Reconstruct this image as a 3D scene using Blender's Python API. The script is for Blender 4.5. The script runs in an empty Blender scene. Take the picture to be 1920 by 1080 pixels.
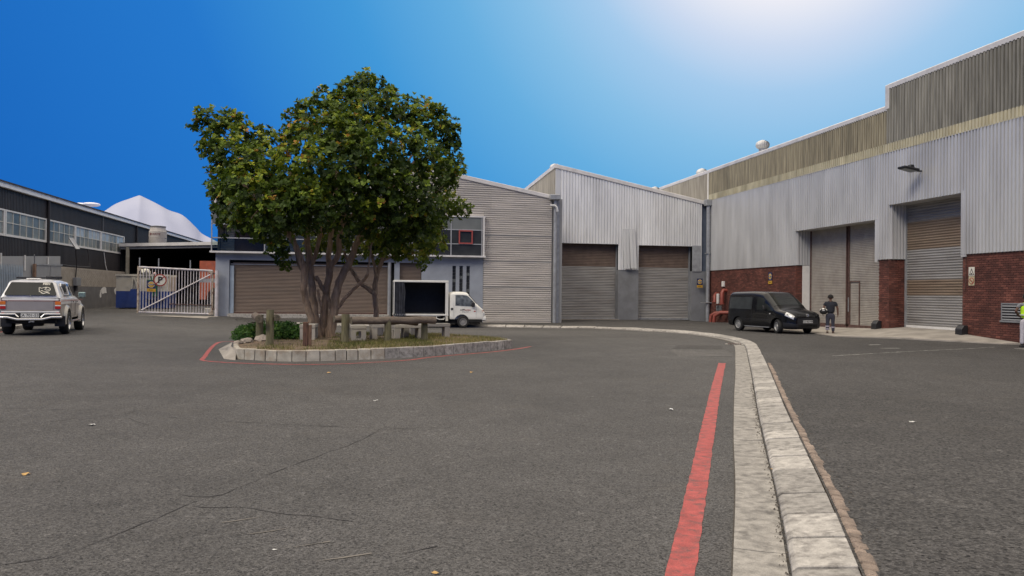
import bpy, bmesh, math, random
import numpy as np
from mathutils import Vector, Matrix
random.seed(7); rng = np.random.default_rng(7)
S = bpy.context.scene
COL = S.collection
# ------------------------------------------------------------ camera, sky, sun, exposure
FPX = 1500.0; YAW = math.radians(10.2); ROLL = 0.0105; PITCH = math.atan(11/FPX)
fw = np.array([math.sin(YAW)*math.cos(PITCH), math.cos(YAW)*math.cos(PITCH), math.sin(PITCH)])
rt0 = np.array([math.cos(YAW), -math.sin(YAW), 0.0]); up0 = np.cross(rt0, fw)
RT = rt0*math.cos(ROLL)+up0*math.sin(ROLL); UP = -rt0*math.sin(ROLL)+up0*math.cos(ROLL)
CAM = np.array([0, 0, 1.6])
cd = bpy.data.cameras.new('camera'); cam = bpy.data.objects.new('camera', cd); COL.objects.link(cam)
cd.sensor_width = 36; cd.lens = FPX/1920*36; cd.clip_end = 20000; cd.clip_start = 0.05
cam.matrix_world = Matrix(((RT[0], UP[0], -fw[0], 0), (RT[1], UP[1], -fw[1], 0), (RT[2], UP[2], -fw[2], 1.6), (0, 0, 0, 1)))
S.camera = cam

W = bpy.data.worlds.new('World'); S.world = W; W.use_nodes = True
nt = W.node_tree; N = nt.nodes; L = nt.links
for n in list(N): N.remove(n)
def wn(t, **k):
    n = N.new(t)
    for a, b in k.items(): setattr(n, a, b)
    return n
def ramp(nodes, stops, interp='LINEAR'):
    r = nodes.new('ShaderNodeValToRGB'); r.color_ramp.interpolation = interp
    e = r.color_ramp.elements
    while len(e) > 1: e.remove(e[-1])
    e[0].position = stops[0][0]; e[0].color = (*stops[0][1], 1)
    for p, c in stops[1:]:
        x = e.new(p); x.color = (*c, 1)
    return r
def srgb(r, g, b):
    f = lambda c: (c/255)/12.92 if c/255 <= .04045 else ((c/255+.055)/1.055)**2.4
    return (f(r), f(g), f(b))
GLOW = fw + RT*(1483-960)/FPX - UP*(-271-540)/FPX; GLOW /= np.linalg.norm(GLOW)
tc = wn('ShaderNodeTexCoord')
nrm = wn('ShaderNodeVectorMath', operation='NORMALIZE'); L.new(tc.outputs['Generated'], nrm.inputs[0])
dt = wn('ShaderNodeVectorMath', operation='DOT_PRODUCT'); L.new(nrm.outputs[0], dt.inputs[0]); dt.inputs[1].default_value = tuple(GLOW)
ac = wn('ShaderNodeMath', operation='ARCCOSINE'); L.new(dt.outputs['Value'], ac.inputs[0])
dv = wn('ShaderNodeMath', operation='DIVIDE'); L.new(ac.outputs[0], dv.inputs[0]); dv.inputs[1].default_value = math.pi/2
deg = lambda d: d/90
skyr = ramp(N, [(0, (2.6, 2.5, 2.4)), (deg(4.5), (1.4, 1.4, 1.4)), (deg(8), srgb(238, 238, 246)), (deg(11), srgb(202, 217, 240)), (deg(14), srgb(164, 202, 236)),
    (deg(18), srgb(134, 190, 230)), (deg(22.5), srgb(102, 174, 224)), (deg(29), srgb(66, 152, 217)), (deg(39), srgb(38, 120, 204)), (deg(54), srgb(27, 103, 190)), (deg(88), srgb(24, 92, 174))])
L.new(dv.outputs[0], skyr.inputs[0])
# high thin overcast overhead, the same all round
sx = wn('ShaderNodeSeparateXYZ'); L.new(nrm.outputs[0], sx.inputs[0])
mr = wn('ShaderNodeMapRange', interpolation_type='SMOOTHSTEP'); L.new(sx.outputs['Z'], mr.inputs['Value'])
mr.inputs['From Min'].default_value = math.sin(math.radians(20.5)); mr.inputs['From Max'].default_value = math.sin(math.radians(40))
ELEV, AZ = math.radians(43), math.radians(232)   # soft daylight: direction towards the light, azimuth from +Y clockwise
sky = wn('ShaderNodeTexSky', sky_type='NISHITA'); sky.sun_disc = False; sky.sun_elevation = ELEV; sky.sun_rotation = AZ
nsc = wn('ShaderNodeVectorMath', operation='SCALE'); L.new(sky.outputs[0], nsc.inputs[0]); nsc.inputs['Scale'].default_value = 0.02
veil = wn('ShaderNodeVectorMath', operation='ADD'); L.new(nsc.outputs[0], veil.inputs[0]); veil.inputs[1].default_value = (1.66, 1.48, 1.24)
mx = wn('ShaderNodeMix', data_type='RGBA'); L.new(mr.outputs[0], mx.inputs[0]); L.new(skyr.outputs[0], mx.inputs[6]); L.new(veil.outputs[0], mx.inputs[7])
bg = wn('ShaderNodeBackground'); L.new(mx.outputs[2], bg.inputs[0]); bg.inputs[1].default_value = 1.0
wo = wn('ShaderNodeOutputWorld'); L.new(bg.outputs[0], wo.inputs[0])

sd = bpy.data.lights.new('sun', 'SUN'); sun = bpy.data.objects.new('sun', sd); COL.objects.link(sun)
sd.energy = 1.5; sd.angle = math.radians(22); sd.color = (1, .93, .82)
dl = Vector((math.sin(AZ)*math.cos(ELEV), math.cos(AZ)*math.cos(ELEV), math.sin(ELEV)))
sun.rotation_euler = dl.to_track_quat('Z', 'Y').to_euler(); sun.location = (0, 0, 60)
S.view_settings.view_transform = 'Standard'; S.view_settings.look = 'None'; S.view_settings.gamma = 1
S.view_settings.exposure = 0.0; S.view_settings.use_curve_mapping = False

# ------------------------------------------------------------ helpers
def _ray(x, y): return fw + RT*(x-960)/FPX - UP*(y-540)/FPX
def at(x, y, Y): d = _ray(x, y); return CAM + d*Y/d[1]
def atX(x, y, X): d = _ray(x, y); return CAM + d*X/d[0]
def atZ(x, y, Z): d = _ray(x, y); return CAM + d*(Z-1.6)/d[2]

def wloc(o):
    v = Vector((0, 0, 0))
    while o: v += o.location; o = o.parent
    return v
def link(o, parent=None, world=True):
    COL.objects.link(o)
    if parent:
        o.parent = parent
        if world: o.location = -wloc(parent)
    return o
def tag(o, label=None, cat=None, group=None, kind=None):
    if label: o['label'] = label
    if cat: o['category'] = cat
    if group: o['group'] = group
    if kind: o['kind'] = kind
    return o
def thing(name, label, cat, loc=(0, 0, 0), rot=None, group=None):
    o = bpy.data.objects.new(name, None); COL.objects.link(o); o.location = loc; o.empty_display_size = .3
    if rot: o.rotation_euler = rot
    return tag(o, label, cat, group)

class MB:
    def __init__(s): s.v = []; s.f = []; s.m = []; s.att = None
    def poly(s, pts, m=0):
        b = len(s.v); s.v += [tuple(map(float, p)) for p in pts]; s.f.append(tuple(range(b, b+len(pts)))); s.m.append(m); return s
    def mesh(s, vs, fs, m=0):
        b = len(s.v); s.v += [tuple(map(float, p)) for p in vs]
        for f in fs: s.f.append(tuple(b+i for i in f)); s.m.append(m)
        return s
    def box(s, x0, y0, z0, x1, y1, z1, m=0, M=None):
        vs = [(x0, y0, z0), (x1, y0, z0), (x1, y1, z0), (x0, y1, z0), (x0, y0, z1), (x1, y0, z1), (x1, y1, z1), (x0, y1, z1)]
        if M is not None: vs = [M @ Vector(p) for p in vs]
        return s.mesh(vs, [(0, 3, 2, 1), (4, 5, 6, 7), (0, 1, 5, 4), (1, 2, 6, 5), (2, 3, 7, 6), (3, 0, 4, 7)], m)
    def prism(s, pts, h, m=0, bev=0):
        # pts: list of 3D points (a planar loop), h: extrusion vector
        n = len(pts); a = [np.array(p, float) for p in pts]; h = np.array(h, float)
        vs = a+[p+h for p in a]
        return s.mesh(vs, [tuple(range(n))[::-1], tuple(range(n, 2*n))]+[(i, (i+1) % n, n+(i+1) % n, n+i) for i in range(n)], m)
    def tube(s, pts, rad, seg=8, m=0, cap=True, bump=0):
        pts = [np.array(p, float) for p in pts]; n = len(pts)
        if np.isscalar(rad): rad = [rad]*n
        rings = []; prev = None
        for i, p in enumerate(pts):
            t = pts[min(i+1, n-1)]-pts[max(i-1, 0)]; t = t/(np.linalg.norm(t)+1e-9)
            a = prev if prev is not None else (np.array([1, 0, 0.]) if abs(t[0]) < .8 else np.array([0, 1., 0]))
            a = a-t*(a@t); a /= np.linalg.norm(a)+1e-9; b = np.cross(t, a); prev = a
            rings.append([p+(a*math.cos(k*2*math.pi/seg)+b*math.sin(k*2*math.pi/seg))*rad[i]*(1+bump*rng.normal()) for k in range(seg)])
        vs = [q for r in rings for q in r]
        fs = [(i*seg+k, i*seg+(k+1) % seg, (i+1)*seg+(k+1) % seg, (i+1)*seg+k) for i in range(n-1) for k in range(seg)]
        if cap: fs += [tuple(range(seg))[::-1], tuple((n-1)*seg+k for k in range(seg))]
        return s.mesh(vs, fs, m)
    def lathe(s, prof, c, axis='z', seg=16, m=0, cap=True):
        # prof: (r, h) pairs
        c = np.array(c, float); vs = []
        for r, h in prof:
            for k in range(seg):
                a = 2*math.pi*k/seg; u, v = r*math.cos(a), r*math.sin(a)
                vs.append(c+(np.array([u, v, h]) if axis == 'z' else np.array([u, h, v]) if axis == 'y' else np.array([h, u, v])))
        n = len(prof)
        fs = [(i*seg+k, i*seg+(k+1) % seg, (i+1)*seg+(k+1) % seg, (i+1)*seg+k) for i in range(n-1) for k in range(seg)]
        if cap: fs += [tuple(range(seg))[::-1], tuple((n-1)*seg+k for k in range(seg))]
        return s.mesh(vs, fs, m)
    def build(s, name, mats, parent=None, world=True, smooth=None, bevel=0, fix=True):
        me = bpy.data.meshes.new(name); me.from_pydata(s.v, [], s.f)
        for mt in (mats if isinstance(mats, (list, tuple)) else [mats]): me.materials.append(mt)
        me.polygons.foreach_set('material_index', s.m)
        if fix:
            bm = bmesh.new(); bm.from_mesh(me)
            bmesh.ops.recalc_face_normals(bm, faces=bm.faces)
            if bevel: bmesh.ops.bevel(bm, geom=[e for e in bm.edges if len(e.link_faces) == 2 and e.calc_face_angle() > .5], offset=bevel, segments=1, affect='EDGES', clamp_overlap=True)
            bm.to_mesh(me); bm.free()
        if smooth: me.shade_smooth() if smooth is True else smooth_angle(me, smooth)
        me.update()
        return link(bpy.data.objects.new(name, me), parent, world)
def smooth_angle(me, a):
    me.shade_smooth()
    bm = bmesh.new(); bm.from_mesh(me)
    for e in bm.edges:
        if len(e.link_faces) == 2 and e.calc_face_angle(0) > a: e.smooth = False
    bm.to_mesh(me); bm.free()

def struct(o): o['kind'] = 'structure'; return o

_M = {}
def mat(name, col, rough=.7, metal=0, var=.12, scale=3., bump=0, bscale=None, stretch=(1, 1, 1), detail=5, dirt=None, dirt_amt=.5, dirt_scale=1.2, rand=0, spec=.5, obj=False, coat=0, trans=0, grain=0):
    """principled with uneven tone, optional dirt patches, per-object tone and fine relief"""
    if name in _M: return _M[name]
    m = bpy.data.materials.new(name); m.use_nodes = True; _M[name] = m
    n = m.node_tree.nodes; l = m.node_tree.links; p = n['Principled BSDF']
    p.inputs['Roughness'].default_value = rough; p.inputs['Metallic'].default_value = metal
    p.inputs['Specular IOR Level'].default_value = spec; p.inputs['Coat Weight'].default_value = coat
    if trans:
        p.inputs['Transmission Weight'].default_value = trans
    g = n.new('ShaderNodeNewGeometry'); tcn = n.new('ShaderNodeTexCoord')
    vec = tcn.outputs['Object'] if obj else g.outputs['Position']
    mp = n.new('ShaderNodeMapping'); l.new(vec, mp.inputs[0]); mp.inputs['Scale'].default_value = stretch
    no = n.new('ShaderNodeTexNoise'); l.new(mp.outputs[0], no.inputs[0]); no.inputs['Scale'].default_value = scale; no.inputs['Detail'].default_value = detail
    lo = tuple(max(0, c*(1-var*2)) for c in col); hi = tuple(min(1, c*(1+var*2)) for c in col)
    r = ramp(n, [(.25, lo), (.75, hi)]); l.new(no.outputs[0], r.inputs[0]); out = r.outputs[0]
    if dirt:
        n2 = n.new('ShaderNodeTexNoise'); l.new(mp.outputs[0], n2.inputs[0]); n2.inputs['Scale'].default_value = dirt_scale; n2.inputs['Detail'].default_value = 8; n2.inputs['Roughness'].default_value = .65
        mrn = n.new('ShaderNodeMapRange'); l.new(n2.outputs[0], mrn.inputs[0]); mrn.inputs[1].default_value = .48; mrn.inputs[2].default_value = .68; mrn.inputs[4].default_value = dirt_amt
        mm = n.new('ShaderNodeMix'); mm.data_type = 'RGBA'; l.new(mrn.outputs[0], mm.inputs[0]); l.new(out, mm.inputs[6]); mm.inputs[7].default_value = (*dirt, 1); out = mm.outputs[2]
    if grain:
        n3 = n.new('ShaderNodeTexNoise'); l.new(vec, n3.inputs[0]); n3.inputs['Scale'].default_value = 130; n3.inputs['Detail'].default_value = 3
        m3 = n.new('ShaderNodeMapRange'); l.new(n3.outputs[0], m3.inputs[0]); m3.inputs[1].default_value = .3; m3.inputs[2].default_value = .7; m3.inputs[3].default_value = 1-grain; m3.inputs[4].default_value = 1+grain
        h3 = n.new('ShaderNodeHueSaturation'); l.new(m3.outputs[0], h3.inputs['Value']); l.new(out, h3.inputs['Color']); out = h3.outputs[0]
    if rand:
        oi = n.new('ShaderNodeObjectInfo'); hs = n.new('ShaderNodeHueSaturation'); mr2 = n.new('ShaderNodeMapRange')
        l.new(oi.outputs['Random'], mr2.inputs[0]); mr2.inputs[3].default_value = 1-rand; mr2.inputs[4].default_value = 1+rand
        l.new(mr2.outputs[0], hs.inputs['Value']); l.new(out, hs.inputs['Color']); out = hs.outputs[0]
    l.new(out, p.inputs['Base Color'])
    if bump:
        nb = n.new('ShaderNodeTexNoise'); l.new(mp.outputs[0], nb.inputs[0]); nb.inputs['Scale'].default_value = bscale or scale*6; nb.inputs['Detail'].default_value = 6
        b = n.new('ShaderNodeBump'); b.inputs['Strength'].default_value = 1; b.inputs['Distance'].default_value = bump; l.new(nb.outputs[0], b.inputs['Height']); l.new(b.outputs[0], p.inputs['Normal'])
    return m

def catmull(pts, per):
    P = [np.array(p, float) for p in pts]; out = []; n = len(P)
    for i in range(n-1):
        p0 = P[max(i-1, 0)]; p1 = P[i]; p2 = P[i+1]; p3 = P[min(i+2, n-1)]
        for k in range(per):
            t = k/per
            out.append(.5*((2*p1)+(-p0+p2)*t+(2*p0-5*p1+4*p2-p3)*t*t+(-p0+3*p1-3*p2+p3)*t**3))
    out.append(P[-1]); return out
def resample(pts, step):
    pts = [np.array(p, float) for p in pts]; d = [0]
    for a, b in zip(pts, pts[1:]): d.append(d[-1]+np.linalg.norm((b-a)[:2]))
    n = max(2, int(d[-1]/step)+1); A = np.array(pts)
    ts = np.linspace(0, d[-1], n)
    return np.stack([np.interp(ts, d, A[:, i]) for i in range(A.shape[1])], 1)
def offset(path, d):
    # d>0 to the right of the travel direction
    t = np.gradient(path[:, :2], axis=0); t /= np.linalg.norm(t, axis=1)[:, None]
    o = path.copy(); o[:, 0] += t[:, 1]*d; o[:, 1] -= t[:, 0]*d; return o

def text_obj(body, size, m, M, name='lettering', parent=None, extrude=.003, align='CENTER', sx=1, bold=0):
    c = bpy.data.curves.new(name, 'FONT'); c.body = body; c.size = size; c.extrude = extrude; c.align_x = align; c.align_y = 'CENTER'; c.resolution_u = 2
    if bold: c.offset = bold
    t = bpy.data.objects.new(name, c); COL.objects.link(t)
    dg = bpy.context.evaluated_depsgraph_get(); me = bpy.data.meshes.new_from_object(t.evaluated_get(dg))
    bpy.data.objects.remove(t); bpy.data.curves.remove(c)
    me.transform(Matrix.Diagonal((sx, 1, 1, 1))); me.transform(M); me.materials.clear(); me.materials.append(m)
    return link(bpy.data.objects.new(name, me), parent, world=(parent is None or parent.rotation_euler.z == 0))
def frame(o, u, v):
    u = Vector(u).normalized(); v = Vector(v).normalized(); w = u.cross(v)
    return Matrix(((u.x, v.x, w.x, o[0]), (u.y, v.y, w.y, o[1]), (u.z, v.z, w.z, o[2]), (0, 0, 0, 1)))

# corrugated sheet: vertical ribs along horizontal direction u, outward normal n
def rib_v(o, u, n, L_, z0, z1, pitch=.17, dep=.07, slope=None):
    """o: (x,y) start, u,n 2D unit vectors; z1 number or function of distance"""
    b = MB(); prof = [(0, 0), (.26, 0), (.34, 1), (.60, 1.0), (.92, 1), (1.0, 0)]
    k = max(1, round(L_/pitch)); p = L_/k; S_ = [0.0]; D = [0.0]
    for i in range(k):
        for a, d in prof[1:]: S_.append((i+a)*p); D.append(d*dep)
    zt = z1 if callable(z1) else (lambda s: z1)
    zb = z0 if callable(z0) else (lambda s: z0)
    vs = []
    for s_, d in zip(S_, D):
        x = o[0]+u[0]*s_+n[0]*d; y = o[1]+u[1]*s_+n[1]*d
        vs += [(x, y, zb(s_)), (x, y, zt(s_))]
    b.mesh(vs, [(2*i, 2*i+2, 2*i+3, 2*i+1) for i in range(len(S_)-1)])
    return b
def rib_h(o, u, n, L_, z0, z1, pitch=.15, dep=.03, sin=False, clip=None):
    """horizontal ribs; clip(z)->(s0,s1)"""
    b = MB(); k = max(1, round((z1-z0)/pitch)); p = (z1-z0)/k
    prof = [(0, 0), (.18, .15), (.34, .75), (.5, 1), (.66, .75), (.82, .15), (1., 0)] if sin else [(0, 0), (.3, 0), (.45, 1), (.85, 1), (1., 0)]
    Z = [z0]; D = [0.]
    for i in range(k):
        for a, d in prof[1:]: Z.append(z0+(i+a)*p); D.append(d*dep)
    vs = []
    for z, d in zip(Z, D):
        a, c = clip(z) if clip else (0, L_)
        c = max(a, c)
        for s_ in (a, c): vs.append((o[0]+u[0]*s_+n[0]*d, o[1]+u[1]*s_+n[1]*d, z))
    b.mesh(vs, [(2*i, 2*i+1, 2*i+3, 2*i+2) for i in range(len(Z)-1)])
    return b
def bricks(o, u, n, L_, z0, z1, proud=.008, bl=.222, bh=.073, j=.011):
    b = MB(); tone = []; k = 0; z = z0
    while z+bh <= z1+.02:
        s_ = -(bl+j)/2*(k % 2)
        while s_ < L_:
            a = max(0, s_); c = min(L_, s_+bl)
            if c-a > .03:
                pr = proud+random.uniform(-.003, .003)
                P = lambda q, d, zz: (o[0]+u[0]*q+n[0]*d, o[1]+u[1]*q+n[1]*d, zz)
                zz = min(z+bh, z1)
                b.mesh([P(a, 0, z), P(c, 0, z), P(c, 0, zz), P(a, 0, zz), P(a+.003, pr, z+.003), P(c-.003, pr, z+.003), P(c-.003, pr, zz-.003), P(a+.003, pr, zz-.003)],
                       [(4, 5, 6, 7), (0, 1, 5, 4), (1, 2, 6, 5), (2, 3, 7, 6), (3, 0, 4, 7)])
                tone += [random.random()]*5
            s_ += bl+j
        z += bh+j; k += 1
    b.tone = tone
    return b
def add_tone(o, tone):
    a = o.data.attributes.new('tone', 'FLOAT', 'FACE'); a.data.foreach_set('value', tone)
# ------------------------------------------------------------ materials
def asphalt(name, base, coarse=1., dark=.5):
    m = bpy.data.materials.new(name); m.use_nodes = True; n = m.node_tree.nodes; l = m.node_tree.links; p = n['Principled BSDF']
    g = n.new('ShaderNodeNewGeometry')
    def noise(sc, det=4, ro=.6):
        t = n.new('ShaderNodeTexNoise'); t.inputs['Scale'].default_value = sc; t.inputs['Detail'].default_value = det; t.inputs['Roughness'].default_value = ro; l.new(g.outputs['Position'], t.inputs[0]); return t.outputs[0]
    def mapr(v, a, b, c, d):
        t = n.new('ShaderNodeMapRange'); l.new(v, t.inputs[0])
        for i, x in enumerate((a, b, c, d)): t.inputs[i+1].default_value = x
        return t.outputs[0]
    def mult(a, b):
        t = n.new('ShaderNodeMath'); t.operation = 'MULTIPLY'; l.new(a, t.inputs[0]); l.new(b, t.inputs[1]); return t.outputs[0]
    big = mapr(noise(.16, 6), .3, .7, .78, 1.16); mid = mapr(noise(1.3, 6, .7), .3, .7, .88, 1.1)
    vo = n.new('ShaderNodeTexVoronoi'); vo.inputs['Scale'].default_value = 85/coarse; l.new(g.outputs['Position'], vo.inputs[0])
    sp = n.new('ShaderNodeSeparateColor'); l.new(vo.outputs['Color'], sp.inputs[0])
    stone = mapr(sp.outputs[0], 0, 1, .5, 1.6); fine = mapr(noise(160/coarse, 2), .3, .7, .6, 1.4)
    v2 = n.new('ShaderNodeTexVoronoi'); v2.inputs['Scale'].default_value = 22/coarse; l.new(g.outputs['Position'], v2.inputs[0])
    s2 = n.new('ShaderNodeSeparateColor'); l.new(v2.outputs['Color'], s2.inputs[0]); glint = mapr(s2.outputs[1], .95, .99, 1, 1.35)
    pit = mapr(sp.outputs[2], .04, .10, .35, 1)
    tot = mult(mult(mult(mult(big, mid), mult(stone, fine)), glint), pit)
    cv = n.new('ShaderNodeMix'); cv.data_type = 'RGBA'; cv.blend_type = 'MULTIPLY'; cv.inputs[0].default_value = 1; cv.inputs[6].default_value = (*base, 1)
    cc = n.new('ShaderNodeCombineColor'); [l.new(tot, cc.inputs[i]) for i in range(3)]; l.new(cc.outputs[0], cv.inputs[7])
    # brownish dust patches
    du = n.new('ShaderNodeMix'); du.data_type = 'RGBA'; l.new(mapr(noise(.5, 7, .7), .55, .72, 0, .28), du.inputs[0]); l.new(cv.outputs[2], du.inputs[6]); du.inputs[7].default_value = (base[0]*1.35, base[1]*1.25, base[2]*1.1, 1)
    l.new(du.outputs[2], p.inputs['Base Color']); p.inputs['Roughness'].default_value = .88; p.inputs['Specular IOR Level'].default_value = .3
    b = n.new('ShaderNodeBump'); b.inputs['Distance'].default_value = .006*coarse; l.new(vo.outputs['Distance'], b.inputs['Height'])
    b2 = n.new('ShaderNodeBump'); b2.inputs['Distance'].default_value = .02; l.new(noise(6, 6), b2.inputs['Height']); l.new(b.outputs[0], b2.inputs['Normal']); l.new(b2.outputs[0], p.inputs['Normal'])
    return m
M_road = asphalt('asphalt', (.081, .078, .0755))
M_yard = asphalt('coarse_asphalt', (.063, .060, .0575), 1.7)
M_patch = asphalt('asphalt_patch', (.098, .094, .09))
M_red = mat('red_road_paint', (.35, .066, .058), .75, grain=.25, var=.16, scale=9, dirt=(.11, .06, .055), dirt_amt=.95, dirt_scale=8.5, bump=.003, bscale=90)
M_white_line = mat('worn_white_paint', (.42, .41, .38), .8, var=.2, scale=8, dirt=(.09, .085, .08), dirt_amt=1., dirt_scale=3)
M_crack = mat('tar_crack', (.018, .016, .015), .8)
M_conc = mat('kerb_concrete', (.345, .325, .295), .9, var=.14, scale=14, dirt=(.12, .11, .10), dirt_amt=.9, dirt_scale=9, bump=.0015, bscale=60, rand=.22, detail=9, grain=.2)
M_channel = mat('channel_concrete', (.275, .258, .232), .9, var=.15, scale=11, dirt=(.10, .093, .085), dirt_amt=.9, dirt_scale=7, bump=.002, bscale=70, rand=.08, detail=9, grain=.2)
M_kerb2 = mat('island_kerb_concrete', (.40, .37, .31), .9, var=.14, scale=5, dirt=(.22, .15, .09), dirt_amt=.55, dirt_scale=3, bump=.004, bscale=50, rand=.12, detail=8, grain=.14)
M_edge = mat('edging_brick', (.25, .195, .155), .95, grain=.25, var=.2, scale=9, dirt=(.14, .11, .09), dirt_amt=.6, dirt_scale=8, bump=.02, bscale=35, rand=.18)
M_joint = mat('joint_dirt', (.07, .06, .05), 1, var=.3, scale=20)
M_apron = mat('apron_concrete', (.33, .30, .26), .92, var=.1, scale=2, dirt=(.15, .14, .125), dirt_amt=.6, dirt_scale=.9, bump=.004)
M_clad = mat('grey_cladding', (.58, .58, .575), .42, .25, var=.07, scale=1.2, stretch=(1, 1, .25), dirt=(.36, .355, .35), dirt_amt=.35, dirt_scale=.9, rand=.04)
M_clad_new = mat('pale_cladding', (.60, .60, .59), .42, .25, var=.05, scale=1.2, stretch=(1, 1, .25), dirt=(.40, .39, .38), dirt_amt=.4, dirt_scale=.9, rand=.04)
M_clad2 = mat('silver_cladding', (.80, .80, .79), .42, .2, var=.06, scale=1.5, stretch=(1, 1, .2), dirt=(.46, .45, .44), dirt_amt=.4, dirt_scale=1.1, rand=.05)
M_cream = mat('cream_fibreglass_band', (.50, .46, .32), .6, var=.12, scale=2, stretch=(1, 1, .4), dirt=(.28, .23, .12), dirt_amt=.5, dirt_scale=1.8, rand=.08)
M_weath = mat('weathered_fibreglass', (.30, .265, .18), .65, var=.22, scale=2.5, stretch=(3, 3, .25), dirt=(.13, .115, .075), dirt_amt=.6, dirt_scale=2.2, rand=.12)
M_weath2 = mat('grey_weathered_fibreglass', (.235, .225, .19), .65, var=.2, scale=2.5, stretch=(3, 3, .25), dirt=(.12, .115, .095), dirt_amt=.6, dirt_scale=2.2, rand=.12)
M_weath3 = mat('pale_weathered_fibreglass', (.37, .34, .28), .65, var=.18, scale=2.5, stretch=(3, 3, .25), dirt=(.2, .18, .14), dirt_amt=.5, dirt_scale=2.2, rand=.1)
M_trim = mat('pale_flashing', (.66, .64, .62), .5, .1, var=.05, dirt=(.36, .34, .32), dirt_amt=.4)
M_hclad = mat('horizontal_cladding', (.55, .51, .46), .5, .1, var=.07, scale=2, stretch=(.3, 1, 2.5), dirt=(.36, .33, .295), dirt_amt=.45, dirt_scale=1.4, rand=.07)
M_brown_sh = mat('brown_shutter', (.165, .122, .095), .55, .1, var=.08, scale=2, stretch=(.4, 1, 3), dirt=(.12, .10, .085), dirt_amt=.5, rand=.03)
M_tan_sh = mat('tan_shutter', (.20, .15, .105), .55, .1, var=.1, scale=2, stretch=(1, .4, 3), dirt=(.14, .09, .06), dirt_amt=.5, rand=.03)
M_grey_sh = mat('grey_shutter', (.30, .29, .275), .5, .3, var=.08, scale=2, stretch=(.4, .4, 3), dirt=(.17, .15, .13), dirt_amt=.5)
M_door = mat('ribbed_door_sheet', (.36, .33, .29), .55, .15, var=.08, scale=1.5, dirt=(.2, .17, .14), dirt_amt=.45)
M_galv = mat('galvanised_metal', (.36, .37, .38), .45, .35, var=.1, scale=4, dirt=(.2, .2, .2), dirt_amt=.4)
M_rust = mat('rust_brown_steel', (.10, .055, .045), .75, .1, var=.25, scale=8)
M_blue = mat('blue_grey_plaster', (.30, .325, .37), .85, var=.05, scale=1.4, dirt=(.2, .21, .235), dirt_amt=.4, dirt_scale=.9, bump=.002)
M_gp = mat('grey_painted_plaster', (.20, .205, .215), .8, var=.06, scale=1.6, dirt=(.13, .13, .13), dirt_amt=.5, dirt_scale=1.5)
M_bluestrip = mat('blue_steel', (.12, .145, .19), .6, var=.1)
M_frame = mat('grey_window_frame', (.33, .335, .35), .5, .1, var=.05)
M_glass = mat('dark_window_glass', (.035, .036, .036), .2, 0, var=.3, scale=.8, spec=.25)
M_glass_g = mat('pale_glass_panel', (.15, .16, .155), .3, 0, var=.15, scale=.7, spec=.3)
M_redf = mat('red_frame', (.33, .065, .055), .5, var=.05)
M_wgate = mat('white_steel_paint', (.58, .55, .56), .5, .05, var=.08, scale=5, dirt=(.3, .2, .14), dirt_amt=.45, dirt_scale=4)
M_white = mat('white_painted', (.72, .70, .66), .6, var=.04, dirt=(.45, .42, .38), dirt_amt=.4)
M_black_clad = mat('black_cladding', (.030, .026, .027), .65, .05, var=.15, scale=2, stretch=(1, 1, .3), rand=.1)
M_dark = mat('dark_interior', (.012, .012, .012), .95, var=.2)  # near-black, so shade in the passage and openings is in the colour
M_soil = mat('island_soil', (.15, .105, .07), 1, var=.25, scale=3, dirt=(.20, .16, .09), dirt_amt=.7, dirt_scale=2.5, bump=.03, bscale=14)
M_wood = mat('weathered_pole_wood', (.165, .13, .10), .9, var=.2, scale=4, stretch=(1, 6, 6), dirt=(.10, .085, .07), dirt_amt=.6, dirt_scale=3, bump=.01, bscale=30)
M_mossy = mat('mossy_post_wood', (.13, .12, .066), .9, var=.22, scale=5, stretch=(5, 5, 1), dirt=(.17, .14, .10), dirt_amt=.5, dirt_scale=3, bump=.01, bscale=30, rand=.15)
M_endgrain = mat('end_grain', (.10, .085, .06), .95, var=.3, scale=18)
M_redwood = mat('red_brown_timber', (.09, .048, .035), .9, var=.3, scale=6, stretch=(6, 6, 1), dirt=(.2, .10, .05), dirt_amt=.5)
M_bench = mat('bench_concrete', (.36, .335, .29), .92, var=.1, scale=3, dirt=(.2, .17, .14), dirt_amt=.5, dirt_scale=3, bump=.004, rand=.08)
M_bark = mat('bark', (.27, .19, .13), .95, var=.25, scale=5, stretch=(3, 3, .7), dirt=(.36, .29, .22), dirt_amt=.6, dirt_scale=4, bump=.03, bscale=18)
M_rock = mat('pale_rock', (.33, .28, .23), .95, var=.2, scale=4, bump=.03, bscale=9)
M_rubber = mat('tyre_rubber', (.014, .014, .014), .8, var=.2)
M_rim = mat('alloy', (.55, .55, .56), .3, .7, var=.05)
M_steelrim = mat('steel_wheel', (.36, .36, .35), .45, .4, var=.1)
M_plastic = mat('black_plastic', (.018, .018, .02), .5, var=.1)
M_chrome = mat('chrome', (.65, .65, .66), .2, .9, var=.02)
M_plate = mat('number_plate_white', (.6, .6, .58), .5, var=.03)
M_ink = mat('black_lettering', (.012, .012, .014), .6)
M_signblue = mat('sign_blue', (.015, .022, .075), .5)
M_signyel = mat('sign_yellow', (.55, .31, .03), .5, var=.06)
M_signwhite = mat('sign_white', (.66, .63, .54), .5, var=.05)
M_signred = mat('sign_red', (.33, .05, .035), .5, var=.05)
M_signgreen = mat('sign_green', (.02, .1, .05), .5)
M_hyd = mat('hydrant_red', (.24, .055, .038), .5, var=.1)
M_tan = mat('painted_tan_brick', (.33, .29, .24), .9, var=.08, scale=3, dirt=(.24, .2, .165), dirt_amt=.4, bump=.006)
M_dwall = mat('dark_grey_wall_paint', (.125, .12, .12), .85, var=.1, scale=2, dirt=(.2, .185, .17), dirt_amt=.5, dirt_scale=1.2)
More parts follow.
